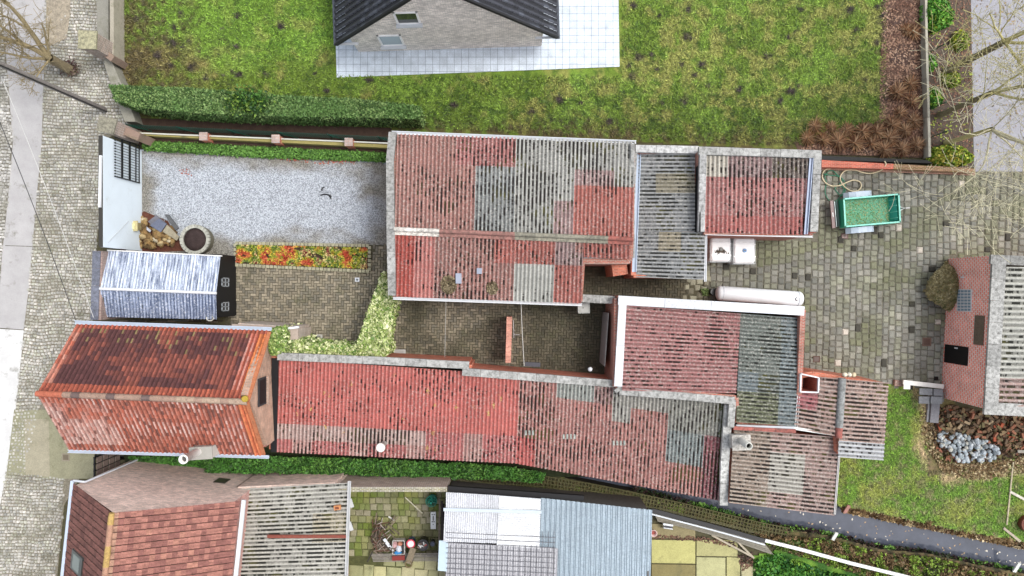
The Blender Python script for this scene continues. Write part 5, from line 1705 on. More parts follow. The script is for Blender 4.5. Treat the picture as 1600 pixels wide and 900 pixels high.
# sloped inner front board and hay
mb = MB(); a = mid_r - ax * .14
mb.face([a + ay * .58 + Vector((0, 0, -.02)), a + ay * .58 - ax * .12 + Vector((0, 0, -.48)), a - ay * .58 - ax * .12 + Vector((0, 0, -.48)), a - ay * .58 + Vector((0, 0, -.02))], S(70, 184, 168))
for kk in range(4):
    m_ = a + ay * (-.45 + kk * .3); mb.beam(m_ + Vector((0, 0, -.02)), m_ - ax * .12 + Vector((0, 0, -.46)), .03, .03, G3)
mb.build('ribbed_board', 'paint', t)
n = 1300
fx = NR.random(n); fy = NR.uniform(.06, .94, n)
keep = NR.random(n) < .35 + .65 * np.clip(fbm(fx * 4, fy * 3, 2) * 1.6 - .3, 0, 1); fx = fx[keep] * .84 + .04; fy = fy[keep]
A, B, D = [np.array(p) for p in (c4[0], c4[1], c4[3])]
hp = A + (B - A) * fx[:, None] + (D - A) * fy[:, None]; hp[:, 2] = NR.uniform(.48, .51, len(hp))
leaves('hay', hp, .034, [S(196, 196, 140), S(160, 170, 110), S(110, 160, 96), S(206, 206, 160)], flat=.85, parent=t, kind='stuff', label='dry hay scraps')
mb = MB()
for s_ in (-1, 1):
    mb.tube([mid_r - ax * .1 + ay * s_ * .28 + Vector((0, 0, -.5)), mid_r + ax * .46 + Vector((0, 0, -.5))], .035, 6, S(200, 204, 200))
mb.build('drawbar', 'metal', t)
mb = MB(); mb.tube([mid_r + ax * .40 + Vector((0, 0, -.47)), mid_r + ax * .72 + Vector((0, 0, -.44))], .05, 8, S(196, 196, 192)); mb.disc_stack(mid_r + ax * .5 + Vector((0, 0, -.95)), [(.03, 0), (.03, .6)], 8, S(170, 172, 170)); mb.build('coupling', 'metal', t)
for s_, (u0, u1) in ((1, (1323, 1372)), (-1, (1324, 1375))):
    mid_s = (c4[0] + c4[1]) / 2 if s_ > 0 else (c4[3] + c4[2]) / 2
    cc = mid_s - ax * .38 + ay * s_ * .17; cc.z = 0
    w = thing('wheel_dummy', '', '', (0, 0, 0)) if False else None
    mb = MB()
    # arched mudguard
    N = 8; r0 = .36
    pts = [(-.70, .40), (-.52, .60), (-.2, .68), (.2, .68), (.52, .60), (.70, .40)]
    for (x0, z0), (x1, z1) in zip(pts[:-1], pts[1:]):
        for th in (0, -.015):
            mb.face([cc + ax * x0 + ay * -.15 + Vector((0, 0, z0 + th)), cc + ax * x1 + ay * -.15 + Vector((0, 0, z1 + th)), cc + ax * x1 + ay * .13 + Vector((0, 0, z1 + th)), cc + ax * x0 + ay * .13 + Vector((0, 0, z0 + th))], S(196, 210, 226))
        mb.beam(cc + ax * x0 + ay * .13 + Vector((0, 0, z0 - .04)), cc + ax * x1 + ay * .13 + Vector((0, 0, z1 - .04)), .015, .09, S(196, 210, 226))
    mb.build('mudguard', 'paint', t)
    mb = MB(); wc_ = cc + Vector((0, 0, .29)); mb.tube([wc_ - ay * .08, wc_ + ay * .08], .28, 20, S(30, 30, 32)); wh = mb.build('wheel', 'plastic', t)
    mb = MB(); mb.tube([wc_ - ay * .085, wc_ + ay * .085], .16, 14, S(190, 192, 190)); mb.build('rim', 'metal', wh)
mb = MB()
p = mid_l - ax * .12 + Vector((0, 0, -.45)); mb.beam(p - ay * .62, p + ay * .62, .10, .18, S(70, 96, 92)); p2 = p - ax * .1; mb.beam(p2 - ay * .62, p2 + ay * .62, .03, .1, S(176, 190, 190)); mb.build('bumper', 'metal', t)
mb = MB(); p = mid_l - ax * .34 + Vector((0, 0, -.48)); mb.beam(p - ay * .68, p + ay * .68, .16, .08, S(92, 36, 36)); bb_ = mb.build('light_board', 'plastic', t)
mb = MB(); mb.box(p + Vector((0, 0, .04)) + ay * -.02, .06, .22, .012, ang, S(230, 230, 226)); mb.build('plate', 'paint', bb_)

# ---- hoses
def hose(name, pts, r, col, label, n=6):
    P3 = [Vector((W(u, v).x, W(u, v).y, z)) for u, v, z in pts]
    out = []
    for i in range(len(P3) - 1):
        p0 = P3[max(i - 1, 0)]; p1 = P3[i]; p2 = P3[i + 1]; p3 = P3[min(i + 2, len(P3) - 1)]
        for k in range(5):
            t_ = k / 5
            out.append(.5 * ((2 * p1) + (-p0 + p2) * t_ + (2 * p0 - 5 * p1 + 4 * p2 - p3) * t_ ** 2 + (-p0 + 3 * p1 - 3 * p2 + p3) * t_ ** 3))
    out.append(P3[-1])
    mb = MB(); mb.tube(out, r, n, col)
    return mb.build(name, 'plastic', label=label, cat='hose')
zc = lambda L: [(1200 + x / 4, 225 + y / 4, z) for x, y, z in L]
hose('garden_hose', zc([(400, 152, .12), (350, 165, .1), (333, 200, .1), (345, 235, .1), (385, 262, .1), (440, 262, .1), (490, 240, .14), (530, 228, .1), (565, 238, .1), (577, 262, .1), (560, 290, .1), (520, 297, .1), (475, 272, .1), (447, 230, .1), (450, 195, .1), (480, 168, .1), (535, 165, .1), (590, 182, .1), (640, 186, .15), (685, 170, .35), (699, 140, .55), (690, 120, .56)]), .032, S(222, 208, 170), 'looping cream garden hose hanging from the low orange brick wall')
hose('water_hose', zc([(336, 190, .2), (370, 196, .1), (420, 200, .08), (455, 215, .08), (475, 245, .08), (478, 290, .08), (455, 325, .08), (425, 300, .08), (415, 275, .08), (445, 262, .08), (470, 285, .08), (440, 340, .08), (400, 365, .08), (370, 345, .08), (352, 300, .08), (360, 240, .08), (352, 200, .08), (390, 165, .08), (430, 195, .08), (462, 225, .08), (440, 255, .08)]), .022, S(30, 130, 96), 'tangled thin green hose between the mossy outbuilding and the trailer')

# ---- two white liquid tanks in cages
def ibc(u0, v0, u1, v1, lidcol, label, stain):
    z = 1.16
    a, b = W(u0, v0, z), W(u1, v1, z); cx, cy = (a.x + b.x) / 2, (a.y + b.y) / 2; wx, wy = abs(b.x - a.x), abs(b.y - a.y)
    t = thing('cage_tank', label, 'tank', (cx, cy, 0), group='white caged liquid tanks')
    mb = MB()
    n = 24; prof = []
    def ring(hx, hy, r, z):
        pts = []
        for k in range(n):
            a_ = 2 * math.pi * (k + .5) / n; sx_ = 1 if math.cos(a_) > 0 else -1; sy_ = 1 if math.sin(a_) > 0 else -1
            pts.append(Vector((cx + sx_ * (hx - r) + r * math.cos(a_), cy + sy_ * (hy - r) + r * math.sin(a_), z)))
        return pts
    Rg = [ring(wx / 2 - .03, wy / 2 - .03, .1, .14), ring(wx / 2 - .02, wy / 2 - .02, .12, .95), ring(wx / 2 - .03, wy / 2 - .03, .12, 1.08), ring(wx / 2 - .09, wy / 2 - .09, .12, 1.13)]
    for A_, B_ in zip(Rg[:-1], Rg[1:]):
        for k in range(n): mb.face([A_[k], A_[(k + 1) % n], B_[(k + 1) % n], B_[k]], S(246, 247, 246))
    mb.face(Rg[-1], S(246, 247, 246))
    for k in range(3):
        mb.box((cx - wx * .3 + k * wx * .3, cy + wy * .32, 1.131), wx * .18, .02, .012, 0, S(214, 214, 208))
        mb.box((cx - wx * .3 + k * wx * .3, cy - wy * .36, 1.131), wx * .18, .02, .012, 0, S(214, 214, 208))
    mb.build('bottle', 'plastic', t)
    mb = MB()
    for z_ in (.18, .4, .62, .84, 1.06):
        for (x0, y0, x1, y1) in ((-1, -1, 1, -1), (1, -1, 1, 1), (1, 1, -1, 1), (-1, 1, -1, -1)):
            mb.beam((cx + x0 * wx / 2, cy + y0 * wy / 2, z_), (cx + x1 * wx / 2, cy + y1 * wy / 2, z_), .018, .018, S(170, 174, 176))
    for k in range(7):
        f = -1 + 2 * k / 6
        for s_ in (-1, 1):
            mb.beam((cx + f * wx / 2, cy + s_ * wy / 2, .12), (cx + f * wx / 2, cy + s_ * wy / 2, 1.08), .018, .018, S(170, 174, 176)); mb.beam((cx + s_ * wx / 2, cy + f * wy / 2, .12), (cx + s_ * wx / 2, cy + f * wy / 2, 1.08), .018, .018, S(170, 174, 176))
    for s_ in (-1, 1): mb.beam((cx - wx / 2, cy + s_ * .02 + s_ * wy * .22, 1.145), (cx + wx / 2, cy + s_ * .02 + s_ * wy * .22, 1.145), .025, .02, S(222, 222, 222))
    mb.build('cage', 'metal', t)
    mb = MB(); mb.disc_stack((cx, cy, 1.12), [(.10, 0), (.10, .05), (.085, .06)], 16, lidcol); l = mb.build('lid', 'plastic', t)
    mb = MB(); mb.disc_stack((cx, cy, 1.18), [(.04, 0), (.04, .015)], 10, BLK if not stain else S(90, 90, 86)); mb.build('cap', 'plastic', l)
    mb = MB()
    for k in range(5): mb.box((cx, cy - wy / 2 + .08 + k * (wy - .16) / 4, .0), wx, .09, .12, 0, S(150, 120, 86))
    mb.build('pallet', 'wood', t)
    if stain:
        n_ = 130; a_ = NR.normal(0, .13, n_); b_ = NR.normal(-.05, .06, n_) - np.abs(a_) * .3
        pp = np.stack([cx + a_, cy + b_, np.full(n_, 1.14)], 1)
        leaves('debris', pp, .05, [S(92, 72, 48), S(120, 100, 70), S(56, 46, 34)], flat=.95, parent=t, kind='stuff')
ibc(1110.5, 370, 1143, 409, S(70, 66, 56), 'white caged tank with dark cap and brown debris, beside the lean-to', True)
ibc(1146.5, 371, 1181, 412, S(60, 130, 190), 'white caged tank with blue cap, right one of the pair', False)

# ---- lying white cylinder tank
t = thing('gas_tank', 'long white cylindrical tank lying beside the white coped stable', 'tank', W(1187, 464))
a, b = P((1124, 458, .62)), P((1249, 467, .62)); d = (b - a).normalized()
mb = MB(); r = .36
cap = [(-.16, .12), (-.14, .22), (-.08, .31), (0, .36)]
pts = [a + d * x for x, _ in cap] + [b - d * x for x, _ in cap[::-1]]
mb.tube(pts, [q for _, q in cap] + [q for _, q in cap[::-1]], 24, S(242, 247, 250)); mb.build('body', 'paint', t)
mb = MB()
for f in (.03, .97): p = a.lerp(b, f); mb.tube([p - d * .02, p + d * .02], .368, 24, S(196, 202, 208), cap=False)
mb.build('weld_bands', 'paint', t)
mb = MB()
for f in (.2, .8): p = a.lerp(b, f); mb.box((p.x, p.y, 0), .18, .6, .4, math.atan2(d.y, d.x), S(150, 150, 146))
mb.build('cradles', 'concrete', t)
mb = MB(); p = b - d * .25 + Vector((.0, -.02, .34)); mb.disc_stack(p, [(.10, 0), (.10, .06), (.06, .08)], 12, S(206, 210, 212)); mb.build('manhole_cap', 'metal', t)
mb = MB(); mb.disc_stack(W(1112, 456, 0), [(.16, 0), (.19, .35), (.17, .4)], 12, S(28, 30, 32)); mb.build('bucket', 'plastic', None, label='small black bucket at the left end of the lying white tank', cat='bucket')
pp, _ = scatter([(1094, 452), (1106, 450), (1106, 462), (1096, 462)], 140); pp[:, 2] = NR.uniform(.05, .2, len(pp))
leaves('weed', pp, .07, [S(150, 160, 110), S(110, 130, 76)], flat=.4, label='pale weeds sprouting beside the black bucket in the passage', cat='weeds')

# ---- earth mound against the brick barn
t0_ = (1462, 453)
mp = [(1437, 455), (1441, 437), (1450, 424), (1464, 414), (1480, 407), (1484, 420), (1481, 440), (1480, 470), (1478, 487), (1466, 484), (1452, 476), (1442, 468)]
def mz(U, V):
    q = 1 - ((U - 1466) / 30) ** 2 - ((V - 450) / 40) ** 2
    return .0 + 1.0 * np.clip(q, 0, 1) ** .5 + .10 * fbm(U * .25, V * .25, 3) + .01
def mc(U, V):
    f = fbm(U * .22, V * .22, 1)[..., None]
    return np.array(S(116, 108, 76)) + (np.array(S(158, 148, 112)) - np.array(S(116, 108, 76))) * np.clip((f - .4) * 3, 0, 1)
ngrid('mound', mp, 1.5, mz, mc, 'soil', label='brown earth mound heaped against the red brick barn wall', cat='mound')
pp, uv = scatter(mp, 900); pp[:, 2] = mz(uv[:, 0], uv[:, 1]) + .01
sc_ = (H - pp[:, 2]) / H; pp[:, 0] *= 1; 
leaves('mound_straw', pp, .07, [S(168, 156, 116), S(120, 110, 70), S(96, 100, 58)], flat=.6, label='straw and weeds scattered over the earth mound by the brick barn', cat='straw', kind='stuff')

# ---- drain covers and small slabs set in the paving
def cover(u, v, w, h, z, col, label, ring=None, name='drain_cover', hole=None):
    t = thing(name, label, 'cover', W(u, v))
    c = W(u, v); s = H / F
    mb = MB(); mb.box((c.x, c.y, 0), w * s, h * s, z, 0, col); mb.build('frame', 'concrete', t)
    mb = MB(); mb.box((c.x, c.y, z), w * s * .72, h * s * .72, .008, 0, ring or tuple(k * .7 for k in col)); mb.build('lid', 'metal', t)
    if hole: mb = MB(); mb.disc_stack((c.x, c.y, z + .008), [(.06, 0), (.06, .006)], 10, hole); mb.build('eye', 'metal', t)
cover(558.5, 437, 7, 6.5, .06, S(206, 210, 214), 'small white square drain with round eye near the flower bed corner', S(222, 226, 230), hole=S(110, 116, 120))
cover(499.5, 527, 9, 9, .055, S(190, 188, 180), 'pale square cover with round eye above the variegated ivy strip', S(176, 174, 166), hole=S(120, 118, 110))
cover(624.5, 549.5, 19, 7, .06, S(196, 196, 192), 'long pale rectangular cover beside the red barn wall', S(186, 186, 182))
cover(1447, 534, 14, 13.5, .062, S(120, 98, 86), 'brown rusty square cover in front of the brick barn doorway', S(106, 84, 74))
cover(1275, 561, 11, 10, .062, S(92, 66, 56), 'dark rusty square drain near the open skylight shed', S(60, 42, 36))
cover(1319, 369, 11, 9, .062, S(112, 92, 86), 'reddish round eyed drain just below the trailer', S(92, 74, 70), hole=S(60, 46, 44))
cover(1462, 591, 6, 6, .062, S(46, 44, 42), 'tiny black grating beside the white plank bench', BLK)
cover(104, 714, 12, 12, .07, S(150, 142, 124), 'stained square street cover in the dirt by the concrete pad', S(130, 118, 98))

# ---- white plank bench, stone table and granite post
t = thing('plank_bench', 'long white plank with a squared end at the lower edge of the stone yard', 'bench', W(1440, 600))
mb = MB(); a, b = P((1411, 597, .45)), P((1474, 604, .45)); mb.beam(a, b, .22, .08, S(236, 234, 226)); mb.build('plank', 'paint', t)
mb = MB(); c = W(1417, 602, .46); mb.box((c.x, c.y, .42), .32, .38, .06, -.05, S(240, 238, 230)); mb.build('end_block', 'paint', t)
for f in (.05, .95): mb = MB(); p = a.lerp(b, f); mb.box((p.x, p.y, 0), .16, .18, .41, 0, S(150, 146, 140)); mb.build('leg', 'concrete', t)
mb = MB(); mb.box(W(1401, 598, 0), .42, .3, .22, -.1, S(150, 106, 92)); mb.build('brick_block', 'brick', None, label='stained brick block at the left end of the white plank', cat='brick block')
t = thing('stone_table', 'dark grey four slab stone top behind the white plank', 'table', W(1452, 618))
for i, (u, v, w, h) in enumerate(((1447, 611, 21, 11), (1466, 612, 15, 11), (1444, 624, 17, 12), (1463, 624, 19, 12))):
    c = W(u - 0.5, v + 1, .55); s = (H - .55) / F
    mb = MB(); mb.box((c.x, c.y, .5), w * s - .03, h * s - .03, .07 + .01 * i, -.03, S(132, 134, 136)); mb.build('slab', 'stone', t)
mb = MB(); mb.box(W(1453, 618, 0), .8, .5, .48, 0, S(110, 108, 104)); mb.build('base', 'stone', t)
mb = MB(); c = W(1461, 645, .3); mb.box((c.x, c.y, 0), .42, 1.0, .3, -.08, S(124, 124, 128)); mb.box((c.x - .27, c.y, 0), .1, .95, .2, -.08, S(150, 150, 152)); 
mb.build('stone_slab', 'stone', None, label='upright grey granite slab below the stone table', cat='stone slab')

# ---- pile of old bricks (each one its own object) and the heap of pale setts
poly = [(1472, 628), (1540, 648), (1600, 655), (1640, 658), (1640, 700), (1590, 712), (1560, 690), (1500, 676), (1460, 672), (1470, 640)]
protos = []
for i in range(8):
    mb = MB(); col = [S(112, 88, 66), S(96, 80, 62), S(142, 96, 74), S(130, 112, 84), S(160, 84, 58), S(84, 72, 56), S(170, 150, 120), S(104, 96, 66)][i]
    mb.box((0, 0, 0), .26, .12, .09, 0, col); o = mb.build('old_brick', 'stone'); protos.append(o)
used = [False] * 8
GB = 'old bricks heaped behind the brick barn'
for k in range(250):
    while True:
        u = R.uniform(1460, 1640); v = R.uniform(628, 712)
        if inpoly(np.array([u]), np.array([v]), poly)[0]: break
    i = R.choices(range(8), [5, 6, 3, 4, 1.3, 6, 1, 4])[0]
    q = max(0, 1 - abs(v - 665 - (u - 1540) * .1) / 40)
    c = W(u, v, 0); c.z = R.uniform(.0, .34) * q + .02
    if used[i]: o = copy_mesh(protos[i], 'old_brick', c)
    else: o = protos[i]; used[i] = True; o.location = c
    o.rotation_euler = (R.uniform(-.4, .4), R.uniform(-.4, .4), R.choice([0, 1.57, .3, -.4, .9]) + R.uniform(-.35, .35))
    _tag(o, ['brown', 'dark brown', 'dull red', 'tan', 'bright orange red', 'blackish', 'pale cream', 'mossy olive'][i] + ' old brick in the loose heap below the brick barn', 'brick', GB)
lp, _ = scatter([(1452, 634), (1540, 646), (1640, 655), (1640, 706), (1590, 712), (1560, 720), (1480, 722), (1455, 690)], 2600, .05)
lp[:, 2] = NR.uniform(.03, .16, len(lp))
leaves('brick_rubble', lp, .12, [S(92, 72, 56), S(120, 90, 68), S(70, 58, 46), S(146, 96, 74), S(104, 96, 66)], flat=.4, label='small rubble and dirt under the heaps of bricks and setts', cat='rubble', kind='stuff')
poly = [(1462, 680), (1470, 673), (1500, 678), (1540, 688), (1556, 696), (1558, 712), (1540, 720), (1518, 722), (1490, 718), (1478, 700), (1464, 696)]
protos = []
for i in range(5):
    mb = MB(); mb_c = [S(172, 182, 188), S(152, 162, 166), S(190, 196, 198), S(126, 134, 138), S(182, 182, 172)][i]
    blob((0, 0, 0), .13, .12, .10, mb_c, mb, 7, .18, i); protos.append(mb.build('granite_sett', 'stone'))
used = [False] * 5
for k in range(190):
    while True:
        u = R.uniform(1460, 1560); v = R.uniform(672, 723)
        if inpoly(np.array([u]), np.array([v]), poly)[0]: break
    i = R.choices(range(5), [4, 4, 2, 3, 2])[0]
    c = W(u, v, 0); c.z = .10 + R.uniform(0, .22) * max(0, 1 - abs(v - 698) / 25)
    if used[i]: o = copy_mesh(protos[i], 'granite_sett', c)
    else: o = protos[i]; used[i] = True; o.location = c
    o.rotation_euler = (R.uniform(-.7, .7), R.uniform(-.7, .7), R.uniform(0, 6.3)); o.scale = [R.uniform(.6, 1.0)] * 3
    _tag(o, ['pale blue grey', 'mid grey', 'whitish', 'dark grey', 'cream'][i] + ' granite sett in the heap between old bricks and lawn', 'stone', 'pale granite setts in a heap')

# ---- planks and rusty lid at the right edge
for (a, b, w, lab, col) in (((1583, 722, .12), (1573, 820, .12), .07, 'thin upright-running pale batten on the grass near the right edge', S(176, 166, 140)),
                       ((1578, 768, .15), (1602, 781, .15), .12, 'pale plank end leaning in from the right edge', S(206, 200, 186)),
                       ((1568, 825, .12), (1594, 846, .12), .12, 'grey plank lying slanted on dry grass near the stream', S(176, 164, 146)),
                       ((1590, 705, .2), (1640, 708, .2), .14, 'grey board lying below the old brick heap at the right edge', S(150, 146, 136))):
    mb = MB(); mb.beam(P(a), P(b), w, .05, col); mb.build('plank', 'wood', None, label=lab, cat='plank')
mb = MB(); mb.disc_stack(W(1600, 816, 0), [(.38, 0), (.40, .35), (.36, .38), (.34, .33), (.1, .34)], 20, S(116, 66, 52)); mb.build('rusty_drum', 'metal', None, label='rusty brown round drum half cut by the right edge', cat='drum')
# posts at the stream
for (u0, v0, u1, v1, z1, col, lab) in ((1297, 846, 1303, 829, .7, S(226, 228, 222), 'short white post by the stream beyond the long white rail'), (1582, 892, 1586, 876, .7, S(222, 224, 218), 'white post at the lower right edge of the stream bank'),
                                  (1318, 800, 1322, 787, .5, S(176, 130, 118), 'pinkish stub post beside the dark stream next to the annexe corner')):
    mb = MB(); mb.beam((*W(u0, v0).xy, .1), (*W(u1, v1).xy, .3), .16, .08, col); mb.build('post', 'wood', None, label=lab, cat='post')
# long white rail and fallen fence panels
t = thing('white_rail', 'long white rail with a dark strip running beside the mossy stream bank', 'rail', W(1200, 850))
mb = MB()
pl = [(1190, 843, .5), (1250, 858, .5), (1330, 880, .5), (1420, 902, .5), (1560, 940, .5)]
for a, b in zip(pl[:-1], pl[1:]): mb.beam(P(a), P(b), .16, .08, S(232, 234, 232))
mb.build('rail', 'paint', t)
mb = MB()
pl = [(1018, 797, .6), (1060, 808, .6), (1110, 821, .6), (1150, 832, .6), (1195, 845, .6)]
for a, b in zip(pl[:-1], pl[1:]):
    mb.beam(P(a), P(b), .20, .1, BLK); A_ = P(a) + Vector((-.02, -.18, .02)); B_ = P(b) + Vector((-.02, -.18, .02)); mb.beam(A_, B_, .07, .08, S(212, 218, 222))
mb.build('edge_strip', 'paint', t)
mb = MB()
for k in range(7):
    mb = MB(); p = P((1195, 845, .5)).lerp(P((1560, 940, .5)), k / 6); mb.beam((p.x, p.y, 0), (p.x, p.y, .47), .09, .09, S(206, 206, 200)); mb.build('post', 'wood', t)
def panel(pts, th, col, label):
    mb = MB(); pp = [P(p) for p in pts]
    # boards across
    n_ = 5
    for i in range(n_):
        f0, f1 = i / n_ + .01, (i + 1) / n_ - .01
        q = [pp[0].lerp(pp[3], f0), pp[1].lerp(pp[2], f0), pp[1].lerp(pp[2], f1), pp[0].lerp(pp[3], f1)]
        k = R.uniform(.85, 1.15); lo = [x - Vector((0, 0, th)) for x in q]
        mb.face(q, tuple(e * k for e in col)); mb.face(lo[::-1], col)
        for j in range(4): mb.face([lo[j], lo[(j + 1) % 4], q[(j + 1) % 4], q[j]], tuple(e * k for e in col))
    mb.build('fence_panel', 'wood', None, label=label, cat='fence panel')
PC = S(150, 144, 130)
panel([(1022, 802, .5), (1078, 817, .5), (1086, 829, .2), (1028, 815, .3)], .04, PC, 'leftmost grey boarded fence panel leaning beside the metal shed')
panel([(1078, 817, .5), (1136, 831, .5), (1148, 846, .2), (1086, 829, .2)], .04, PC, 'middle grey boarded fence panel under the black and white edge strip')
panel([(1137, 832, .5), (1192, 846, .5), (1210, 868, .2), (1149, 847, .2)], .04, PC, 'rightmost grey boarded fence panel tilted towards the green ground cover')
for (a, b, lab) in (((1112, 836, .15), (1176, 870, .15), 'loose batten lying from the fence panels to the dead leaves'), ((1152, 846, .2), (1178, 872, .15), 'double batten lying under the rightmost fence panel')):
    mb = MB(); mb.beam(P(a), P(b), .09, .06, S(176, 166, 146)); mb.build('batten', 'wood', None, label=lab, cat='batten')
# white stool and red pot
t = thing('stool', 'small white tubular stool standing between the metal shed and the fence panels', 'stool', W(1044, 825))
mb = MB(); c = W(1044, 822, .45); mb.box((c.x, c.y + .06, .43), .5, .09, .03, -.15, S(222, 226, 230)); mb.box((c.x, c.y - .12, .43), .46, .04, .03, -.15, S(222, 226, 230)); mb.box((c.x, c.y - .03, .42), .46, .2, .01, -.15, S(50, 50, 54)); mb.build('seat', 'paint', t)
for dx, dy in ((-.22, .05), (.22, .0), (-.25, -.22), (.2, -.28)):
    mb = MB(); mb.tube([(c.x + dx * .8, c.y + dy * .4, .43), (c.x + dx, c.y + dy, 0.0)], .022, 6, S(214, 218, 222)); mb.build('leg', 'metal', t)
mb = MB(); mb.tube([(c.x - .24, c.y - .18, .12), (c.x + .2, c.y - .22, .12)], .02, 6, S(214, 218, 222)); mb.build('stretcher', 'metal', t)
mb = MB(); c = W(1020, 831, 0); mb.disc_stack(c, [(.12, 0), (.17, .22), (.18, .24), (.14, .22), (.1, .1)], 16, S(222, 190, 184), S(150, 66, 54)); mb.build('flower_pot', 'plastic', None, label='pale round pot with red inside at the shed corner', cat='pot')

# ---- rockery, slate plates, planter and stone lantern by the drive
poly = [(196, 352), (214, 340), (240, 336), (262, 350), (276, 366), (270, 382), (246, 388), (214, 386), (208, 372)]
sheet('rockery_soil', [(186, 384), (194, 352), (225, 330), (262, 345), (290, 392), (190, 396)], .035, 'soil', S(96, 58, 44))
protos = []
cols_ = [S(156, 130, 86), S(128, 102, 66), S(176, 156, 116), S(104, 84, 56), S(196, 184, 156), S(142, 112, 70)]
for i in range(6):
    mb = MB(); blob((0, 0, 0), .17, .12, .11, cols_[i], mb, 7, .25, 20 + i); protos.append(mb.build('rockery_stone', 'stone'))
used = [False] * 6
for k in range(120):
    while True:
        u = R.uniform(196, 280); v = R.uniform(335, 390)
        if inpoly(np.array([u]), np.array([v]), poly)[0] and not (v < 356 and u > 228 and k % 3): break
    i = R.choices(range(6), [5, 5, 2, 4, 1, 4])[0]
    q = max(0, 1 - math.hypot((u - 242) / 40, (v - 368) / 26))
    c = W(u, v, .1 + .5 * q); c.z = .08 + R.uniform(.5, 1) * .5 * q
    if used[i]: o = copy_mesh(protos[i], 'rockery_stone', c)
    else: o = protos[i]; used[i] = True; o.location = c
    o.rotation_euler = (R.uniform(-.5, .5), R.uniform(-.5, .5), R.uniform(0, 6.3)); s_ = R.uniform(.6, 1.25); o.scale = (s_, s_, s_)
    _tag(o, ['golden brown', 'brown', 'light tan', 'dark brown', 'cream', 'ochre'][i] + ' rough stone in the rockery beside the round planter', 'stone', 'rough stones of the rockery')
def plate3(pts, z, th, col, label, name='slate_plate'):
    mb = MB(); pp = [P((u, v, zz)) for u, v, zz in pts]
    mb.face(pp, col); lo = [p - Vector((0, 0, th)) for p in pp]; mb.face(lo[::-1], col)
    for i in range(len(pp)): mb.face([lo[i], lo[(i + 1) % len(pp)], pp[(i + 1) % len(pp)], pp[i]], tuple(c * .8 for c in col))
    return mb.build(name, 'stone', None, label=label, cat='slate plate')
plate3([(231, 346, .5), (244, 336, .5), (261, 350, .5), (238, 353, .5)], 0, .05, S(112, 112, 120), 'grey slate plate at the back of the rockery under the blue one')
plate3([(234, 352, .66), (248, 342, .66), (260, 350, .6), (251, 363, .6)], 0, .05, S(104, 110, 128), 'blue grey slate plate on top of the rockery')
plate3([(257, 335, .45), (263, 335, .45), (279, 356, .3), (274, 360, .3)], 0, .08, S(96, 98, 100), 'long dark slate plate leaning on the right side of the rockery')
plate3([(261, 351, .6), (280, 370, .35), (276, 376, .3), (254, 362, .5)], 0, .06, S(166, 158, 136), 'pale tan plate sloping beside the round planter')
plate3([(229, 354, .5), (236, 360, .5), (234, 363, .5), (229, 359, .5)], 0, .04, S(176, 180, 190), 'small pale triangular plate on the left of the blue slate')
t = thing('stone_lantern', 'square yellowish stone pedestal standing left of the rockery', 'pedestal', W(212, 360))
c = W(205, 353, .9)
mb = MB(); mb.box((c.x, c.y, 0), .35, .35, .78, .1, S(150, 138, 100)); mb.build('shaft', 'stone', t)
mb = MB(); mb.box((c.x, c.y, .78), .54, .5, .08, .02, S(190, 180, 136)); mb.box((c.x, c.y, .86), .34, .32, .05, .02, S(222, 214, 160)); mb.build('top', 'stone', t)
pp, _ = scatter([(190, 364), (212, 362), (212, 388), (184, 388)], 450); pp[:, 2] = NR.uniform(.05, .5, len(pp))
leaves('dry_shrub', pp, .07, [S(112, 84, 62), S(150, 110, 84), S(84, 64, 50), S(96, 100, 50)], flat=.2, label='brown leafless shrub at the foot of the white wall by the tarred shed', cat='shrub')
mb = MB(); mb.disc_stack(W(209, 392, .4), [(.16, 0), (.16, .4), (.1, .46), (.02, .48)], 14, S(240, 238, 232)); mb.build('vent_cap', 'plastic', None, label='small white rounded cap just above the blue white shed roof', cat='vent cap')
t = thing('round_planter', 'round stone ringed planter filled with dark soil beside the rockery', 'planter', W(310, 371))
c = W(303, 374, .75); c.z = 0
mb = MB(); mb.disc_stack(c, [(.68, 0), (.71, .3), (.72, .56)], 28, S(112, 108, 92)); mb.build('wall', 'stone', t)
mb = MB()
for k in range(26):
    a = 2 * math.pi * k / 26; mb.box((c.x + .65 * math.cos(a), c.y + .65 * math.sin(a), .56), .17, .14, .13 + R.uniform(-.01, .01), a, shade(S(178, 178, 166), .85, 1.12))
mb.build('rim_stones', 'stone', t, label='ring of grey rim setts')
mb = MB(); mb.disc_stack(c, [(.57, .5), (.56, .60), (.3, .64), (.1, .63)], 24, S(58, 46, 44)); mb.build('soil', 'soil', t)
# ---- flower bed
t = thing('flower_bed', 'long flower bed edged with small setts between the gravel and the brick paved yard', 'flower bed', W(473, 402))
bp = [(369, 380), (578, 384), (578, 424), (369, 414)]
mb = MB(); mb.prism([W(*p).xy[:] for p in bp], 0, .10, S(76, 60, 48)); mb.build('soil', 'soil', t)
mb = MB()
for a, b in zip(bp, bp[1:] + bp[:1]):
    A_, B_ = W(*a), W(*b); n_ = int((B_ - A_).length / .19)
    for k in range(n_):
        p = A_.lerp(B_, (k + .5) / n_); d = (B_ - A_).normalized(); mb.box((p.x, p.y, 0), .16, .15, .15 + R.uniform(-.01, .02), math.atan2(d.y, d.x), shade(S(168, 164, 138), .8, 1.15))
mb.build('sett_edging', 'stone', t)
pp, uv = scatter([(372, 383), (575, 388), (575, 420), (372, 411)], 7200)
pp[:, 2] = .1 + .18 * fbm(uv[:, 0] * .1, uv[:, 1] * .1, 2) + NR.uniform(0, .08, len(pp))
hole = fbm(uv[:, 0] * .06 + 7, uv[:, 1] * .09 + 3, 4) > .33
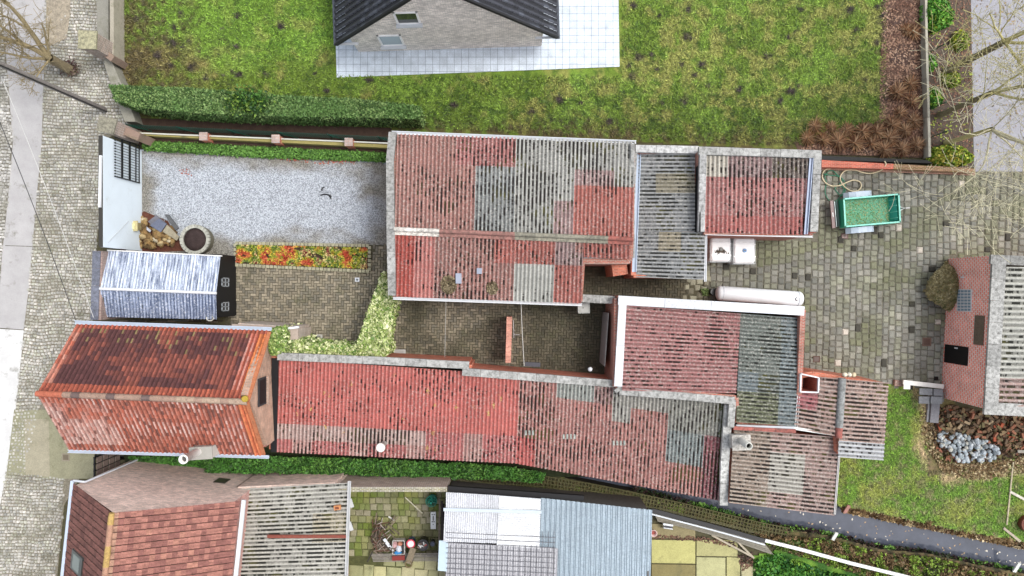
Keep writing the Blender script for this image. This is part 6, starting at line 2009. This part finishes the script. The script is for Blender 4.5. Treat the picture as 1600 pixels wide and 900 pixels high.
leaves('bed_plants', pp[hole], .075, [S(176, 66, 46), S(196, 110, 70), S(206, 176, 70), S(150, 160, 56), S(92, 116, 50), S(214, 196, 130), S(140, 60, 60)], flat=.5, clump=.7, cscale=2.2,
       label='yellow, red and green low plants filling the long flower bed', cat='plants', kind='stuff')

# ---- white shell lamp, line post, flood box, ball lamp in the courtyards
mb = MB(); c = P((961, 406.5, 2.4)); mb.tube([c + Vector((.14 * math.cos(a), .19 * math.sin(a), 0)) for a in [i * math.pi / 6 for i in range(13)]], .028, 6, WHITE); mb.disc_stack(c - Vector((0, 0, .08)), [(.10, 0), (.11, .05)], 12, S(40, 42, 48))
mb.build('wall_lamp', 'plastic', None, label='small white oval lamp under the short white barn gutter in the passage', cat='lamp')
mb = MB(); mb.box(P((832, 569, 2.3)), .72, .2, .16, -.05, S(66, 64, 70)); mb.build('awning_box', 'metal', None, label='dark grey box fixed high on the courtyard wall of the long barn', cat='wall box')
mb = MB(); c = P((922, 577, 2.5)); mb.disc_stack(c, [(.03, -.11), (.09, -.07), (.11, 0), (.09, .07), (.03, .11)], 12, WHITE); mb.build('ball_lamp', 'plastic', None, label='white ball lamp on the wall near the stable corner', cat='lamp')
mb = MB(); mb.tube([P((814, 472, 2.6)), P((816, 520, 2.45)), P((819, 572, 2.5))], .018, 5, S(196, 192, 184)); mb.build('cable', 'plastic', None, label='pale cable sagging across the right courtyard from gutter to wall', cat='cable')
mb = MB(); mb.tube([P((697, 466, 2.9)), P((696, 510, 2.5)), P((695, 558, 2.3))], .012, 5, S(176, 172, 164)); mb.build('cable', 'plastic', None, label='thin cable crossing the left courtyard below the two moss heaps', cat='cable')
t = thing('line_post', 'thin metal frame leaning on the courtyard wall with the pink cap', 'rack', W(804, 520))
mb = MB(); mb.tube([P((802, 500, .1)), P((803, 528, .1))], .02, 5, S(196, 196, 196)); mb.tube([P((803, 523, .5)), P((812, 523, .5))], .02, 5, S(190, 190, 190)); mb.build('tube', 'metal', t)

# ---- neighbour's junk
def bucket(u, v, r, h, body, top, rim, name, label):
    t = thing(name, label, name.split('_')[-1], W(u, v))
    c = W(u, v, h); c.z = 0.04
    mb = MB(); mb.disc_stack(c, [(r * .82, 0), (r, h), (r * 1.04, h), (r * 1.04, h + .03)], 20, body, rim); mb.build('body', 'plastic', t)
    mb = MB(); mb.disc_stack(c + Vector((0, 0, h + .03)), [(r * .8, 0), (r * .72, .03)], 18, top); mb.build('lid', 'plastic', t)
bucket(642, 849, .21, .5, S(40, 86, 160), S(236, 226, 226), S(206, 52, 76), 'lidded_bucket', 'blue bucket with red rimmed white lid in the junk corner')
bucket(661, 851, .27, .6, S(30, 32, 36), S(60, 54, 56), S(36, 36, 40), 'open_drum', 'large black drum in the junk corner with scraps on top')
bucket(676, 849, .13, .35, S(40, 46, 60), S(56, 66, 90), S(34, 38, 48), 'small_pail', 'small dark blue pail right of the black drum')
mb = MB(); c = W(660, 853, .7)
for k in range(9): a = R.uniform(0, 3.1); p = c + Vector((R.uniform(-.15, .15), R.uniform(-.12, .12), R.uniform(0, .05))); mb.beam(p, p + Vector((.14 * math.cos(a), .14 * math.sin(a), .02)), .05, .03, R.choice([S(210, 210, 206), S(176, 60, 56), S(120, 96, 84)]))
mb.build('scraps', 'plastic', None, label='white and red scraps heaped on the large black drum', cat='scraps')
t = thing('green_basket', 'round green wire basket in the corner of the mossy yard', 'basket', W(670, 790))
c = W(674, 783, .5); c.z = 0.04
mb = MB()
for k in range(22): a = 2 * math.pi * k / 22; mb.beam(c + Vector((.2 * math.cos(a), .2 * math.sin(a), 0)), c + Vector((.27 * math.cos(a), .27 * math.sin(a), .5)), .015, .015, S(30, 120, 104))
for z_, r_2 in ((.02, .2), (.18, .225), (.34, .25), (.5, .27)): mb.tube([c + Vector((r_2 * math.cos(2 * math.pi * k / 20), r_2 * math.sin(2 * math.pi * k / 20), z_)) for k in range(21)], .016, 5, S(30, 130, 112))
mb.build('wires', 'plastic', t)
mb = MB(); mb.disc_stack(c, [(.2, .0), (.2, .03)], 16, S(20, 80, 70)); mb.build('base', 'plastic', t)
pp = np.stack([c.x + NR.normal(0, .09, 160), c.y + NR.normal(0, .09, 160), c.z + NR.uniform(.05, .4, 160)], 1)
leaves('netting', pp, .08, [S(30, 130, 110), S(56, 160, 140), S(20, 92, 80)], flat=.3, parent=t)
t = thing('white_fixture', 'narrow white plate with black holes lying in the mossy yard', 'fixture', W(678, 814))
c = W(677, 813, .1); mb = MB(); mb.box((c.x, c.y, .05), .26, .84, .08, 0, S(222, 226, 228)); mb.build('plate', 'paint', t)
mb = MB()
for dx, dy, w_, h_ in ((-.05, .3, .05, .05), (.05, .3, .05, .05), (0, .12, .05, .2), (-.05, -.06, .05, .05), (.05, -.06, .05, .05), (0, -.2, .04, .04), (0, -.02, .04, .04)): mb.box((c.x + dx, c.y + dy, .131), w_, h_, .008, 0, BLK)
mb.build('holes', 'plastic', t)
t = thing('slatted_bench', 'grey slatted bench lying along the front of the junk corner', 'bench', W(632, 872))
mb = MB()
for k in range(6): mb.beam(P((580 + k * .6, 866 + k * 2.2, .35)), P((686, 865 + k * 2.2, .35)), .035, .03, S(150, 144, 136))
mb.build('slats', 'wood', t)
mb = MB(); mb.beam(P((574, 878, .34)), P((582, 862, .34)), .07, .08, S(60, 56, 52)); mb.beam(P((631, 879, .33)), P((632, 864, .33)), .06, .06, S(90, 84, 78)); mb.beam(P((684, 878, .33)), P((684, 864, .33)), .06, .06, S(90, 84, 78)); mb.build('frame', 'wood', t)
mb = MB(); a, b = P((646, 856, .55)), P((638, 880, .6)); mb.beam(a, b, .30, .12, S(132, 120, 100)); mb.build('beam', 'wood', None, label='thick grey timber laid across the slatted bench', cat='beam')
mb = MB(); c = W(638.5, 881, .6); mb.disc_stack((c.x, c.y, 0), [(.17, 0), (.17, .64), (.19, .66), (.15, .66), (.13, .6)], 14, S(122, 108, 78), S(84, 84, 44)); mb.build('log', 'wood', None, label='mossy round log end in front of the slatted bench', cat='log')
t = thing('wheelbarrow_crate', 'crate of rags, white bag and orange cloth beside the blue bucket', 'crate', W(624, 856))
c = W(623, 855, .3)
mb = MB()
for dx, dy, w_, h_ in ((0, .34, .58, .04), (0, -.34, .58, .04), (-.29, 0, .04, .68), (.29, 0, .04, .68)): mb.box((c.x + dx, c.y + dy, .05), w_, h_, .32, 0, S(190, 186, 180))
mb.box((c.x, c.y, .05), .56, .66, .03, 0, S(90, 80, 74)); mb.build('box', 'wood', t)
for (dx, dy, rx, ry, col, nm_) in ((.02, -.08, .17, .19, S(206, 212, 220), 'bag'), (.06, .18, .14, .13, S(190, 130, 106), 'cloth'), (-.2, .1, .12, .2, S(196, 156, 156), 'cloth'), (-.05, -.28, .2, .1, S(60, 140, 200), 'cloth'), (.2, -.05, .08, .18, S(60, 58, 60), 'cloth')):
    mb = MB(); blob((c.x + dx, c.y + dy, .3), rx, ry, .12, col, mb, 9, .25, int(dx * 100) + 300); mb.build(nm_, 'plastic', t)
mb = MB(); mb.box(W(623, 871, .42), .62, .22, .1, .05, S(132, 44, 34)); mb.build('red_box', 'plastic', None, label='dark red flat box resting on the slatted bench', cat='box')
mb = MB(); mb.beam(P((600, 842, .3)), P((614, 861, .3)), .14, .05, S(226, 232, 238)); mb.build('white_board', 'paint', None, label='short white board slanting into the junk heap', cat='board')
for k in range(64):
    u = R.choice([R.uniform(582, 612), R.uniform(580, 596)]); v = R.uniform(818, 862); a = R.choice([.9, 1.2, -.6, .3, 1.5]) + R.uniform(-.3, .3); l = R.uniform(.3, .8)
    p = W(u, v, .2); p.z = R.uniform(.08, .4)
    mb = MB(); mb.beam(p, p + Vector((l * math.cos(a), l * math.sin(a), R.uniform(-.05, .1))), .04, .03, R.choice([S(110, 98, 86), S(132, 116, 104), S(72, 62, 56), S(170, 160, 150), S(96, 66, 54)]))
    mb.build('stick', 'wood', None, label='weathered stick in the tangled heap left of the rag crate', cat='stick', group='sticks heaped in the mossy yard')
mb = MB(); mb.tube([P((633, 777, .08)), P((660, 802, .08))], .03, 6, S(206, 202, 180)); mb.build('cane', 'wood', None, label='thin pale cane lying slanted on the mossy flags', cat='cane')
mb = MB(); mb.tube([P((607, 807, .08)), P((616, 813, .08))], .04, 6, S(222, 222, 216)); mb.build('white_stick', 'wood', None, label='short white stick above the junk heap', cat='stick')
for (u, v) in ((549, 786), (548, 822)):
    mb = MB(); mb.box(W(u, v, 1.2), .16, .42, .05, .3, S(214, 218, 220)); mb.build('bracket_shelf', 'paint', None, label=('upper' if v < 800 else 'lower') + ' small white bracket on the garage side above the mossy flags', cat='bracket')
t = thing('leaning_posts', 'row of dark old boards leaning at the edge of the metal shed', 'boards', W(690, 815))
for k, (u, w_) in enumerate(((687, .07), (690.5, .1), (693, .08))):
    mb = MB(); mb.beam(P((u, 779 + k * 4, .9)), P((u - 1 + k, 852, .9)), w_, .06, (S(120, 108, 98), S(60, 54, 50), S(30, 28, 28))[k]); mb.build('board', 'wood', t)
    
# ================================================================ VEGETATION
def box_pts(top, zt, n, z0=0.1):
    """points on top and sides of a hedge whose TOP outline is a pixel polygon at height zt"""
    ntop = int(n * .55)
    tp, _ = scatter(top, ntop, zt); tp[:, 2] += NR.normal(0, .035, ntop)
    nr = np.tile([0, 0, 1.0], (ntop, 1))
    W_ = [W(p[0], p[1], zt) for p in top]; L_ = [(W_[(i + 1) % len(W_)] - W_[i]).length for i in range(len(W_))]; ctr = sum(W_, Vector()) / len(W_)
    sp_ = []; sn = []
    for i in range(len(W_)):
        a, b = W_[i], W_[(i + 1) % len(W_)]; m = int(n * .45 * L_[i] / sum(L_)); f = NR.random(m)[:, None]
        d = (b - a).normalized(); nn = Vector((-d.y, d.x, 0)); nn = nn if (a - ctr).dot(nn) > 0 else -nn
        q = np.array(a)[None] * (1 - f) + np.array(b)[None] * f; q[:, 2] = NR.uniform(z0, zt, m); q += np.array(nn)[None] * NR.normal(0, .04, m)[:, None]
        sp_.append(q); sn.append(np.tile(np.array(nn), (m, 1)))
    return np.concatenate([tp] + sp_), np.concatenate([nr] + sn)


def core(top, zt, parent, col, shrink=.08, z0=0.0, name='core'):
    W_ = [W(p[0], p[1], zt) for p in top]; c = sum(W_, Vector()) / len(W_)
    mb = MB(); mb.prism([(p + (c - p).normalized() * shrink).xy[:] for p in W_], z0, zt - .07, col); return mb.build(name, 'soil', parent)


def hedge(name, top, zt, n, size, pal, label, wts=None, cat='hedge', corecol=S(30, 36, 20), **kw):
    t = thing(name, label, cat, W(top[0][0], top[0][1]))
    core(top, zt, t, corecol, name='branches')
    p, nr = box_pts(top, zt, n)
    leaves('foliage', p, size, pal, nrm=nr, flat=.55, wts=wts, parent=t, **kw)
    return t


HG = [S(88, 122, 62), S(104, 136, 74), S(72, 102, 50), S(128, 154, 92), S(60, 88, 42)]
hedge('clipped_hedge', [(171, 133), (300, 138), (440, 150), (560, 155), (655, 166), (656, 186), (520, 183), (420, 181), (300, 176), (215, 168), (180, 158)], 1.75, 42000, .07, HG, 'long clipped green hedge between the upper lawn and the green mesh fence', clump=.5)
pp = []
for k in range(1400):
    a, b, c = NR.normal(0, .45), NR.normal(0, .28), NR.normal(0, .16)
    pp.append((a, b, c))
pp = np.array(pp) + np.array(W(388, 158, 1.95))
leaves('dark_bush', pp, .09, [S(60, 104, 40), S(84, 128, 52), S(44, 78, 32), S(120, 150, 60)], flat=.2, label='darker leafy bush poking out of the middle of the clipped hedge', cat='bush')
# low green strip along the drive
hedge('low_hedge', [(224, 221), (420, 231), (610, 240), (610, 251), (420, 245), (224, 233)], .22, 9000, .07, [S(92, 136, 58), S(112, 156, 72), S(70, 108, 46)], 'low bright green hedge strip along the gravel drive', clump=.3)
sheet('fence_soil', [(208, 184), (420, 193), (612, 200), (612, 250), (420, 239), (216, 228)], .10, 'soil', S(70, 54, 44))
# variegated ivy over the courtyard wall
IV = [S(196, 206, 140), S(222, 226, 176), S(140, 164, 84), S(96, 128, 60), S(170, 186, 116)]
hedge('variegated_ivy', [(599, 426), (604, 438), (617, 444), (616, 462), (608, 500), (602, 530), (607, 545), (600, 556), (556, 556), (556, 548), (572, 500), (584, 466)], 2.0, 12500, .13, IV, 'broad band of cream and green ivy between the two paved yards', clump=.25, wts=[4, 3, 2.5, 1.6, 3], corecol=S(60, 76, 34))
hedge('wall_ivy', [(440, 533), (452, 529), (470, 531), (490, 537), (520, 539), (556, 542), (556, 555), (500, 554), (437, 552)], 2.2, 5600, .12, IV, 'narrow strip of cream and green ivy along the coping of the long barn', clump=.25, wts=[3, 3, 3, 2, 3], corecol=S(60, 76, 34))
hedge('corner_ivy', [(422, 514), (446, 513), (446, 535), (438, 552), (424, 554), (420, 536)], 2.9, 2400, .12, IV, 'clump of ivy climbing the cottage corner', clump=.35, wts=[3, 2, 4, 3, 3], corecol=S(50, 70, 30))
# ivy ground cover in the shady gap south of the long barn
def cover_strip(name, poly, n, size, z0, z1, pal, label, **kw):
    p, uv = scatter(poly, n); p[:, 2] = z0 + (z1 - z0) * fbm(uv[:, 0] * .08, uv[:, 1] * .12, 2) + NR.uniform(-.04, .04, len(p))
    return leaves(name, p, size, pal, label=label, kind='stuff', **kw)
GRN = [S(66, 112, 46), S(84, 136, 56), S(48, 84, 34), S(104, 150, 66)]
sheet('gap_soil', [(190, 700), (860, 700), (1000, 745), (860, 745), (640, 742), (200, 738)], .05, 'soil', S(40, 48, 24))
cover_strip('ground_ivy', [(330, 704), (440, 708), (640, 714), (790, 722), (852, 734), (846, 748), (760, 742), (700, 741), (560, 736), (430, 732), (330, 732)], 17000, .09, .4, 1.1, GRN, 'dense dark green ivy filling the gap below the long barn eaves', cat='ivy', clump=.5, flat=.5)
cover_strip('gap_weeds', [(205, 712), (330, 712), (400, 722), (395, 738), (330, 735), (207, 718)], 2600, .09, .05, .3, GRN, 'weeds in the gap between cottage and brown house', cat='weeds', clump=.7, flat=.5)
BNK = [S(104, 124, 50), S(72, 92, 38), S(134, 112, 78), S(96, 80, 54), S(132, 160, 62), S(56, 60, 32)]
cover_strip('bank_weeds', [(1300, 842), (1375, 862), (1450, 868), (1525, 886), (1620, 905), (1620, 940), (1450, 935), (1330, 893), (1200, 850), (1180, 832)], 11000, .10, .02, .4, BNK, 'weeds and dead stems on the stream bank below the water', cat='weeds', clump=.75, flat=.4)
cover_strip('lattice_moss', [(702, 744), (860, 746), (1000, 772), (1120, 802), (1220, 828), (1230, 842), (1100, 812), (1000, 790), (850, 764), (702, 752)], 3200, .06, .02, .1, [S(80, 92, 40), S(96, 84, 52), S(56, 56, 32), S(120, 140, 60)], 'moss and weeds growing through the lattice paving by the stream', cat='moss', clump=.7, flat=.7)
cover_strip('stream_edge_plants', [(990, 760), (1080, 782), (1200, 815), (1300, 832), (1380, 852), (1450, 860), (1530, 876), (1600, 890), (1600, 900), (1450, 872), (1300, 844), (1200, 828), (1080, 795), (990, 772)], 2600, .10, -.35, .15, [S(70, 110, 46), S(100, 140, 60), S(60, 44, 40), S(46, 60, 30)], 'leafy plants hanging over the far edge of the dark stream', cat='plants', clump=.8, flat=.3)
cover_strip('dry_bank_grass', [(1316, 788), (1360, 796), (1425, 808), (1487, 822), (1550, 834), (1620, 848), (1620, 862), (1550, 848), (1487, 834), (1425, 822), (1360, 808), (1316, 800)], 4200, .14, -.3, .15, [S(196, 172, 128), S(150, 124, 88), S(110, 86, 60), S(214, 196, 156)], 'dry straw coloured grass along the near edge of the stream', cat='dry grass', clump=.5, flat=.3)
cover_strip('soil_edge_weeds', [(1436, 640), (1460, 640), (1462, 700), (1480, 724), (1560, 722), (1600, 710), (1600, 738), (1520, 750), (1470, 735), (1440, 690)], 3600, .09, .03, .12, [S(176, 152, 112), S(140, 116, 84), S(120, 96, 66), S(206, 190, 150), S(110, 130, 60)], 'dry stems round the stone heaps at the lawn edge', cat='dry grass', clump=.4, flat=.4)
# floating bits on the water
mbp, _ = scatter([(1150, 792), (1310, 806), (1600, 862), (1600, 884), (1400, 850), (1200, 815)], 70, WZ + .01)
leaves('floating_leaves', mbp, .07, [S(206, 200, 186), S(176, 150, 120)], flat=1, label='pale leaves floating on the dark stream', cat='leaves', kind='stuff')
# right verge shrubs
def shrub(name, cu, cv, ru, rv, h, n, pal, label, size=.10):
    t = thing(name, label, 'shrub', W(cu, cv))
    a = NR.normal(0, 1, (n, 3)); a /= np.linalg.norm(a, axis=1, keepdims=True); a *= NR.uniform(.55, 1.05, n)[:, None] ** .6
    a[:, 2] = np.abs(a[:, 2]); s = H / F; lump = .75 + .5 * fbm(a[:, 0] * 2.5 + 9, a[:, 1] * 2.5 + 9, 1)[:, None]; a = a * lump
    c = W(cu, cv, h * .6)
    p = np.stack([c.x + a[:, 0] * ru * s, c.y + a[:, 1] * rv * s, .05 + a[:, 2] * h], 1)
    leaves('foliage', p, size, pal, nrm=a, flat=.4, parent=t, clump=.4, cscale=2)
    mb = MB()
    for k in range(7): an = R.uniform(0, 6.3); mb.tube([(c.x, c.y, 0), (c.x + .5 * ru * s * math.cos(an), c.y + .5 * rv * s * math.sin(an), h * .7)], .02, 5, S(80, 64, 48), r2=.006)
    mb.build('stems', 'bark', t)
GP = [S(92, 156, 56), S(124, 180, 66), S(70, 124, 46), S(156, 176, 60)]
YP = [S(170, 176, 56), S(140, 160, 56), S(104, 132, 48), S(190, 180, 80)]
shrub('green_shrub', 1467, 20, 24, 26, .8, 2600, GP, 'bright green shrub at the top of the verge beside the concrete edging')
shrub('green_shrub', 1461, 152, 12, 16, .5, 700, GP, 'small green shrub between the two trunk feet on the verge')
shrub('yellow_shrub', 1502, 62, 14, 16, .5, 420, YP, 'sparse yellow green shrub near the road edge at the top right')
shrub('yellow_shrub', 1488, 122, 14, 14, .4, 420, YP, 'sparse yellow green shrub beside the upper bare trunk')
shrub('yellow_shrub', 1488, 243, 33, 18, .7, 2600, [S(156, 176, 60), S(190, 196, 80), S(112, 146, 50), S(206, 190, 90)], 'wide yellow green shrub at the end of the orange brick wall')
shrub('green_shrub', 1457, 98, 7, 14, .35, 220, GP, 'narrow green plant hugging the concrete edging')
shrub('orange_shrub', 1330, 226, 0.1, .1, .1, 4, YP, 'x') if False else None
# brown ornamental grass tufts
def tuft_mesh(n, L, pal, seed):
    rr = np.random.default_rng(seed)
    a = rr.uniform(0, 2 * np.pi, n); el = rr.uniform(.15, 1.2, n); l = L * rr.uniform(.5, 1.15, n)
    d = np.stack([np.cos(a) * np.cos(el), np.sin(a) * np.cos(el), np.sin(el)], 1)
    w = np.stack([-np.sin(a), np.cos(a), np.zeros(n)], 1) * .011
    m = d * l[:, None] * .6; e = d * l[:, None]; e[:, 2] -= .12 * l
    V = np.stack([-w, w, m + w * .8, e, m - w * .8], 1).reshape(-1, 3)
    F5 = np.arange(n * 5).reshape(n, 5)
    pal = np.array(pal); c = pal[rr.integers(0, len(pal), n)] * rr.uniform(.7, 1.3, n)[:, None]
    return V, F5, c
TB = [S(226, 194, 158), S(210, 170, 134), S(188, 148, 116), S(236, 212, 180), S(150, 116, 92)]
V, F5, c = tuft_mesh(240, .58, TB, 3)
tp_ = npmesh('grass_tuft', V, F5, 'leaf', c)
rows_ = [(1272, 198), (1297, 200), (1322, 203), (1346, 206), (1368, 206), (1260, 216), (1284, 220), (1308, 222), (1334, 224), (1360, 224), (1388, 216), (1392, 196), (1412, 205), (1414, 48), (1424, 52), (1420, 132), (1400, 146), (1422, 160), (1426, 190), (1404, 178), (1380, 234), (1408, 234), (1430, 228)]
for i, (u, v) in enumerate(rows_):
    o = tp_ if i == 0 else copy_mesh(tp_, 'grass_tuft', (0, 0, 0))
    o.location = (*W(u, v).xy, .06); o.rotation_euler = (0, 0, R.uniform(0, 6)); k = R.uniform(.8, 1.2); o.scale = (k, k, k)
    _tag(o, 'brown dry grass tuft in the leaf covered bed beside the upper lawn', 'grass tuft', 'brown grass tufts in the leaf litter bed')

# ---- trees
def grow(mb, p, d, L, r, depth, col, spread=.6, up=.15, kids=3, wob=.16, minr=.008, tw=None):
    n = max(3, int(L / .35)); pts = [p.copy()]; q = p.copy(); dd = d.normalized()
    for i in range(n):
        dd = (dd + Vector((R.uniform(-wob, wob), R.uniform(-wob, wob), R.uniform(-wob, wob) + up * .1))).normalized()
        q = q + dd * (L / n); pts.append(q.copy())
    r1 = max(minr, r * .45)
    rr = [r + (r1 - r) * i / n for i in range(n + 1)]
    mb.tube(pts, rr, 7 if r > .05 else (5 if r > .02 else 3), shade(col, .85, 1.15), cap=False)
    if depth <= 0: return
    target = tw if (tw is not None and r < .09) else mb
    for k in range(kids + (1 if depth < 3 else 0)):
        i = int(n * R.uniform(.3, 1.0)); i = min(max(i, 1), n)
        base = pts[i]; ax_ = Vector((R.uniform(-1, 1), R.uniform(-1, 1), R.uniform(-.4, .7)))
        nd = (dd * (1 - spread) + ax_.normalized() * spread).normalized()
        grow(target, base, nd, L * R.uniform(.5, .85), rr[i] * R.uniform(.5, .7), depth - 1, col, spread, up, kids, wob * 1.15, minr, tw)


def bare_tree(u, v, limbs, hT, r, label, col, tcol, seed, kids=3, depth=4, spread=.65):
    R.seed(seed)
    t = thing('bare_tree', label, 'tree', W(u, v))
    tr = MB(); tw = MB(); b = W(u, v)
    top = b + Vector((R.uniform(-.1, .1), R.uniform(-.1, .1), hT))
    tr.tube([b + Vector((0, 0, -.05)), b + Vector((0, 0, .25)), b.lerp(top, .5), top], [r * 1.5, r * 1.1, r, r * .95], 10, tcol, cap=False)
    for (dx, dy, dz, L, k) in limbs:
        grow(tr, top - Vector((0, 0, .1)), Vector((dx, dy, dz)), L, r * k, depth, col, spread, .2, kids, .14, .011, tw)
    tr.build('trunk', 'bark', t); tw.build('crown', 'bark', t)


LC = S(196, 188, 132); LC2 = S(214, 208, 176); TC = S(128, 120, 92)
bare_tree(112, 110, [(-.55, .9, .75, 3.2, .6), (-.9, .55, .8, 3.2, .6), (-1, -.15, .35, 2.2, .35), (-.2, -1, .5, 1.6, .25), (.4, .7, .8, 1.8, .3)], 1.75, .22, 'bare old tree with forked trunk on the setts pavement at the upper left', S(156, 142, 108), S(136, 124, 98), 5, 3, 4)
pp = np.stack([W(113, 108).x + NR.normal(0, .22, 500), W(113, 108).y + NR.normal(0, .2, 500), NR.uniform(.06, .4, 500)], 1)
leaves('root_sprouts', pp, .07, [S(96, 80, 70), S(120, 104, 90), S(84, 62, 60)], flat=.2, label='dark twiggy sprouts round the foot of the bare street tree', cat='sprouts', kind='stuff')
bare_tree(1478, 112, [(.3, .3, 1, 4.4, .7), (.8, -.3, .6, 3.8, .5), (-.8, .3, .7, 3.2, .35), (.1, -1, .6, 3.4, .4)], 4.2, .155, 'upper bare tree with grey trunk on the verge beside the road', LC, TC, 12)
bare_tree(1468, 180, [(.4, .1, 1, 4.4, .7), (.7, -.6, .6, 4.2, .5), (-.8, -.3, .6, 3.4, .35), (.6, .5, .6, 3.4, .4)], 3.8, .13, 'middle bare tree with mossy trunk on the verge beside the road', LC, TC, 23)
bare_tree(1478, 224, [(.3, -.8, .8, 4.2, .6), (-.3, -1, .5, 4.4, .45), (1, -.4, .5, 4.0, .5), (-1, -.2, .6, 3.8, .35), (.1, .6, .8, 2.6, .3), (.7, -1, .5, 4.2, .4)], 3.4, .11, 'lowest bare tree with pale twigs hanging over the orange brick wall end', LC2, LC, 41, 3, 4)
R.seed(99)
# ---- pole and wires
t = thing('utility_pole', 'tall grey utility pole on the pavement leaving the picture at the left', 'pole', W(165, 172))
b = W(165, 172)
mb = MB(); mb.tube([b, b + Vector((0, 0, 9.5))], .13, 12, S(136, 130, 126), r2=.11); mb.build('shaft', 'wood', t)
mb = MB(); mb.tube([b + Vector((.1, -.1, 0)), b + Vector((.09, -.09, 9.2))], .03, 6, S(40, 40, 42)); mb.build('cable_duct', 'plastic', t)
mb = MB(); mb.beam(b + Vector((-.5, .1, 8.9)), b + Vector((.5, -.1, 8.9)), .1, .1, S(90, 88, 84)); mb.build('crossarm', 'metal', t)
tip = b + Vector((0, 0, 9.0))
def wire(a, c, sag, r, col, label):
    pts = [a.lerp(c, i / 12) - Vector((0, 0, sag * 4 * (i / 12) * (1 - i / 12))) for i in range(13)]
    mb = MB(); mb.tube(pts, r, 5, col); mb.build('overhead_wire', 'plastic', None, label=label, cat='wire')
wire(W(-30, 120, 6.2), W(118, 500, 3.3), .15, .016, S(44, 44, 46), 'dark overhead wire running down to the cottage gutter')
wire(W(2, 120, 6.4), W(146, 496, 3.2), .15, .013, S(206, 206, 202), 'pale overhead wire running down beside the narrow brick side wall')
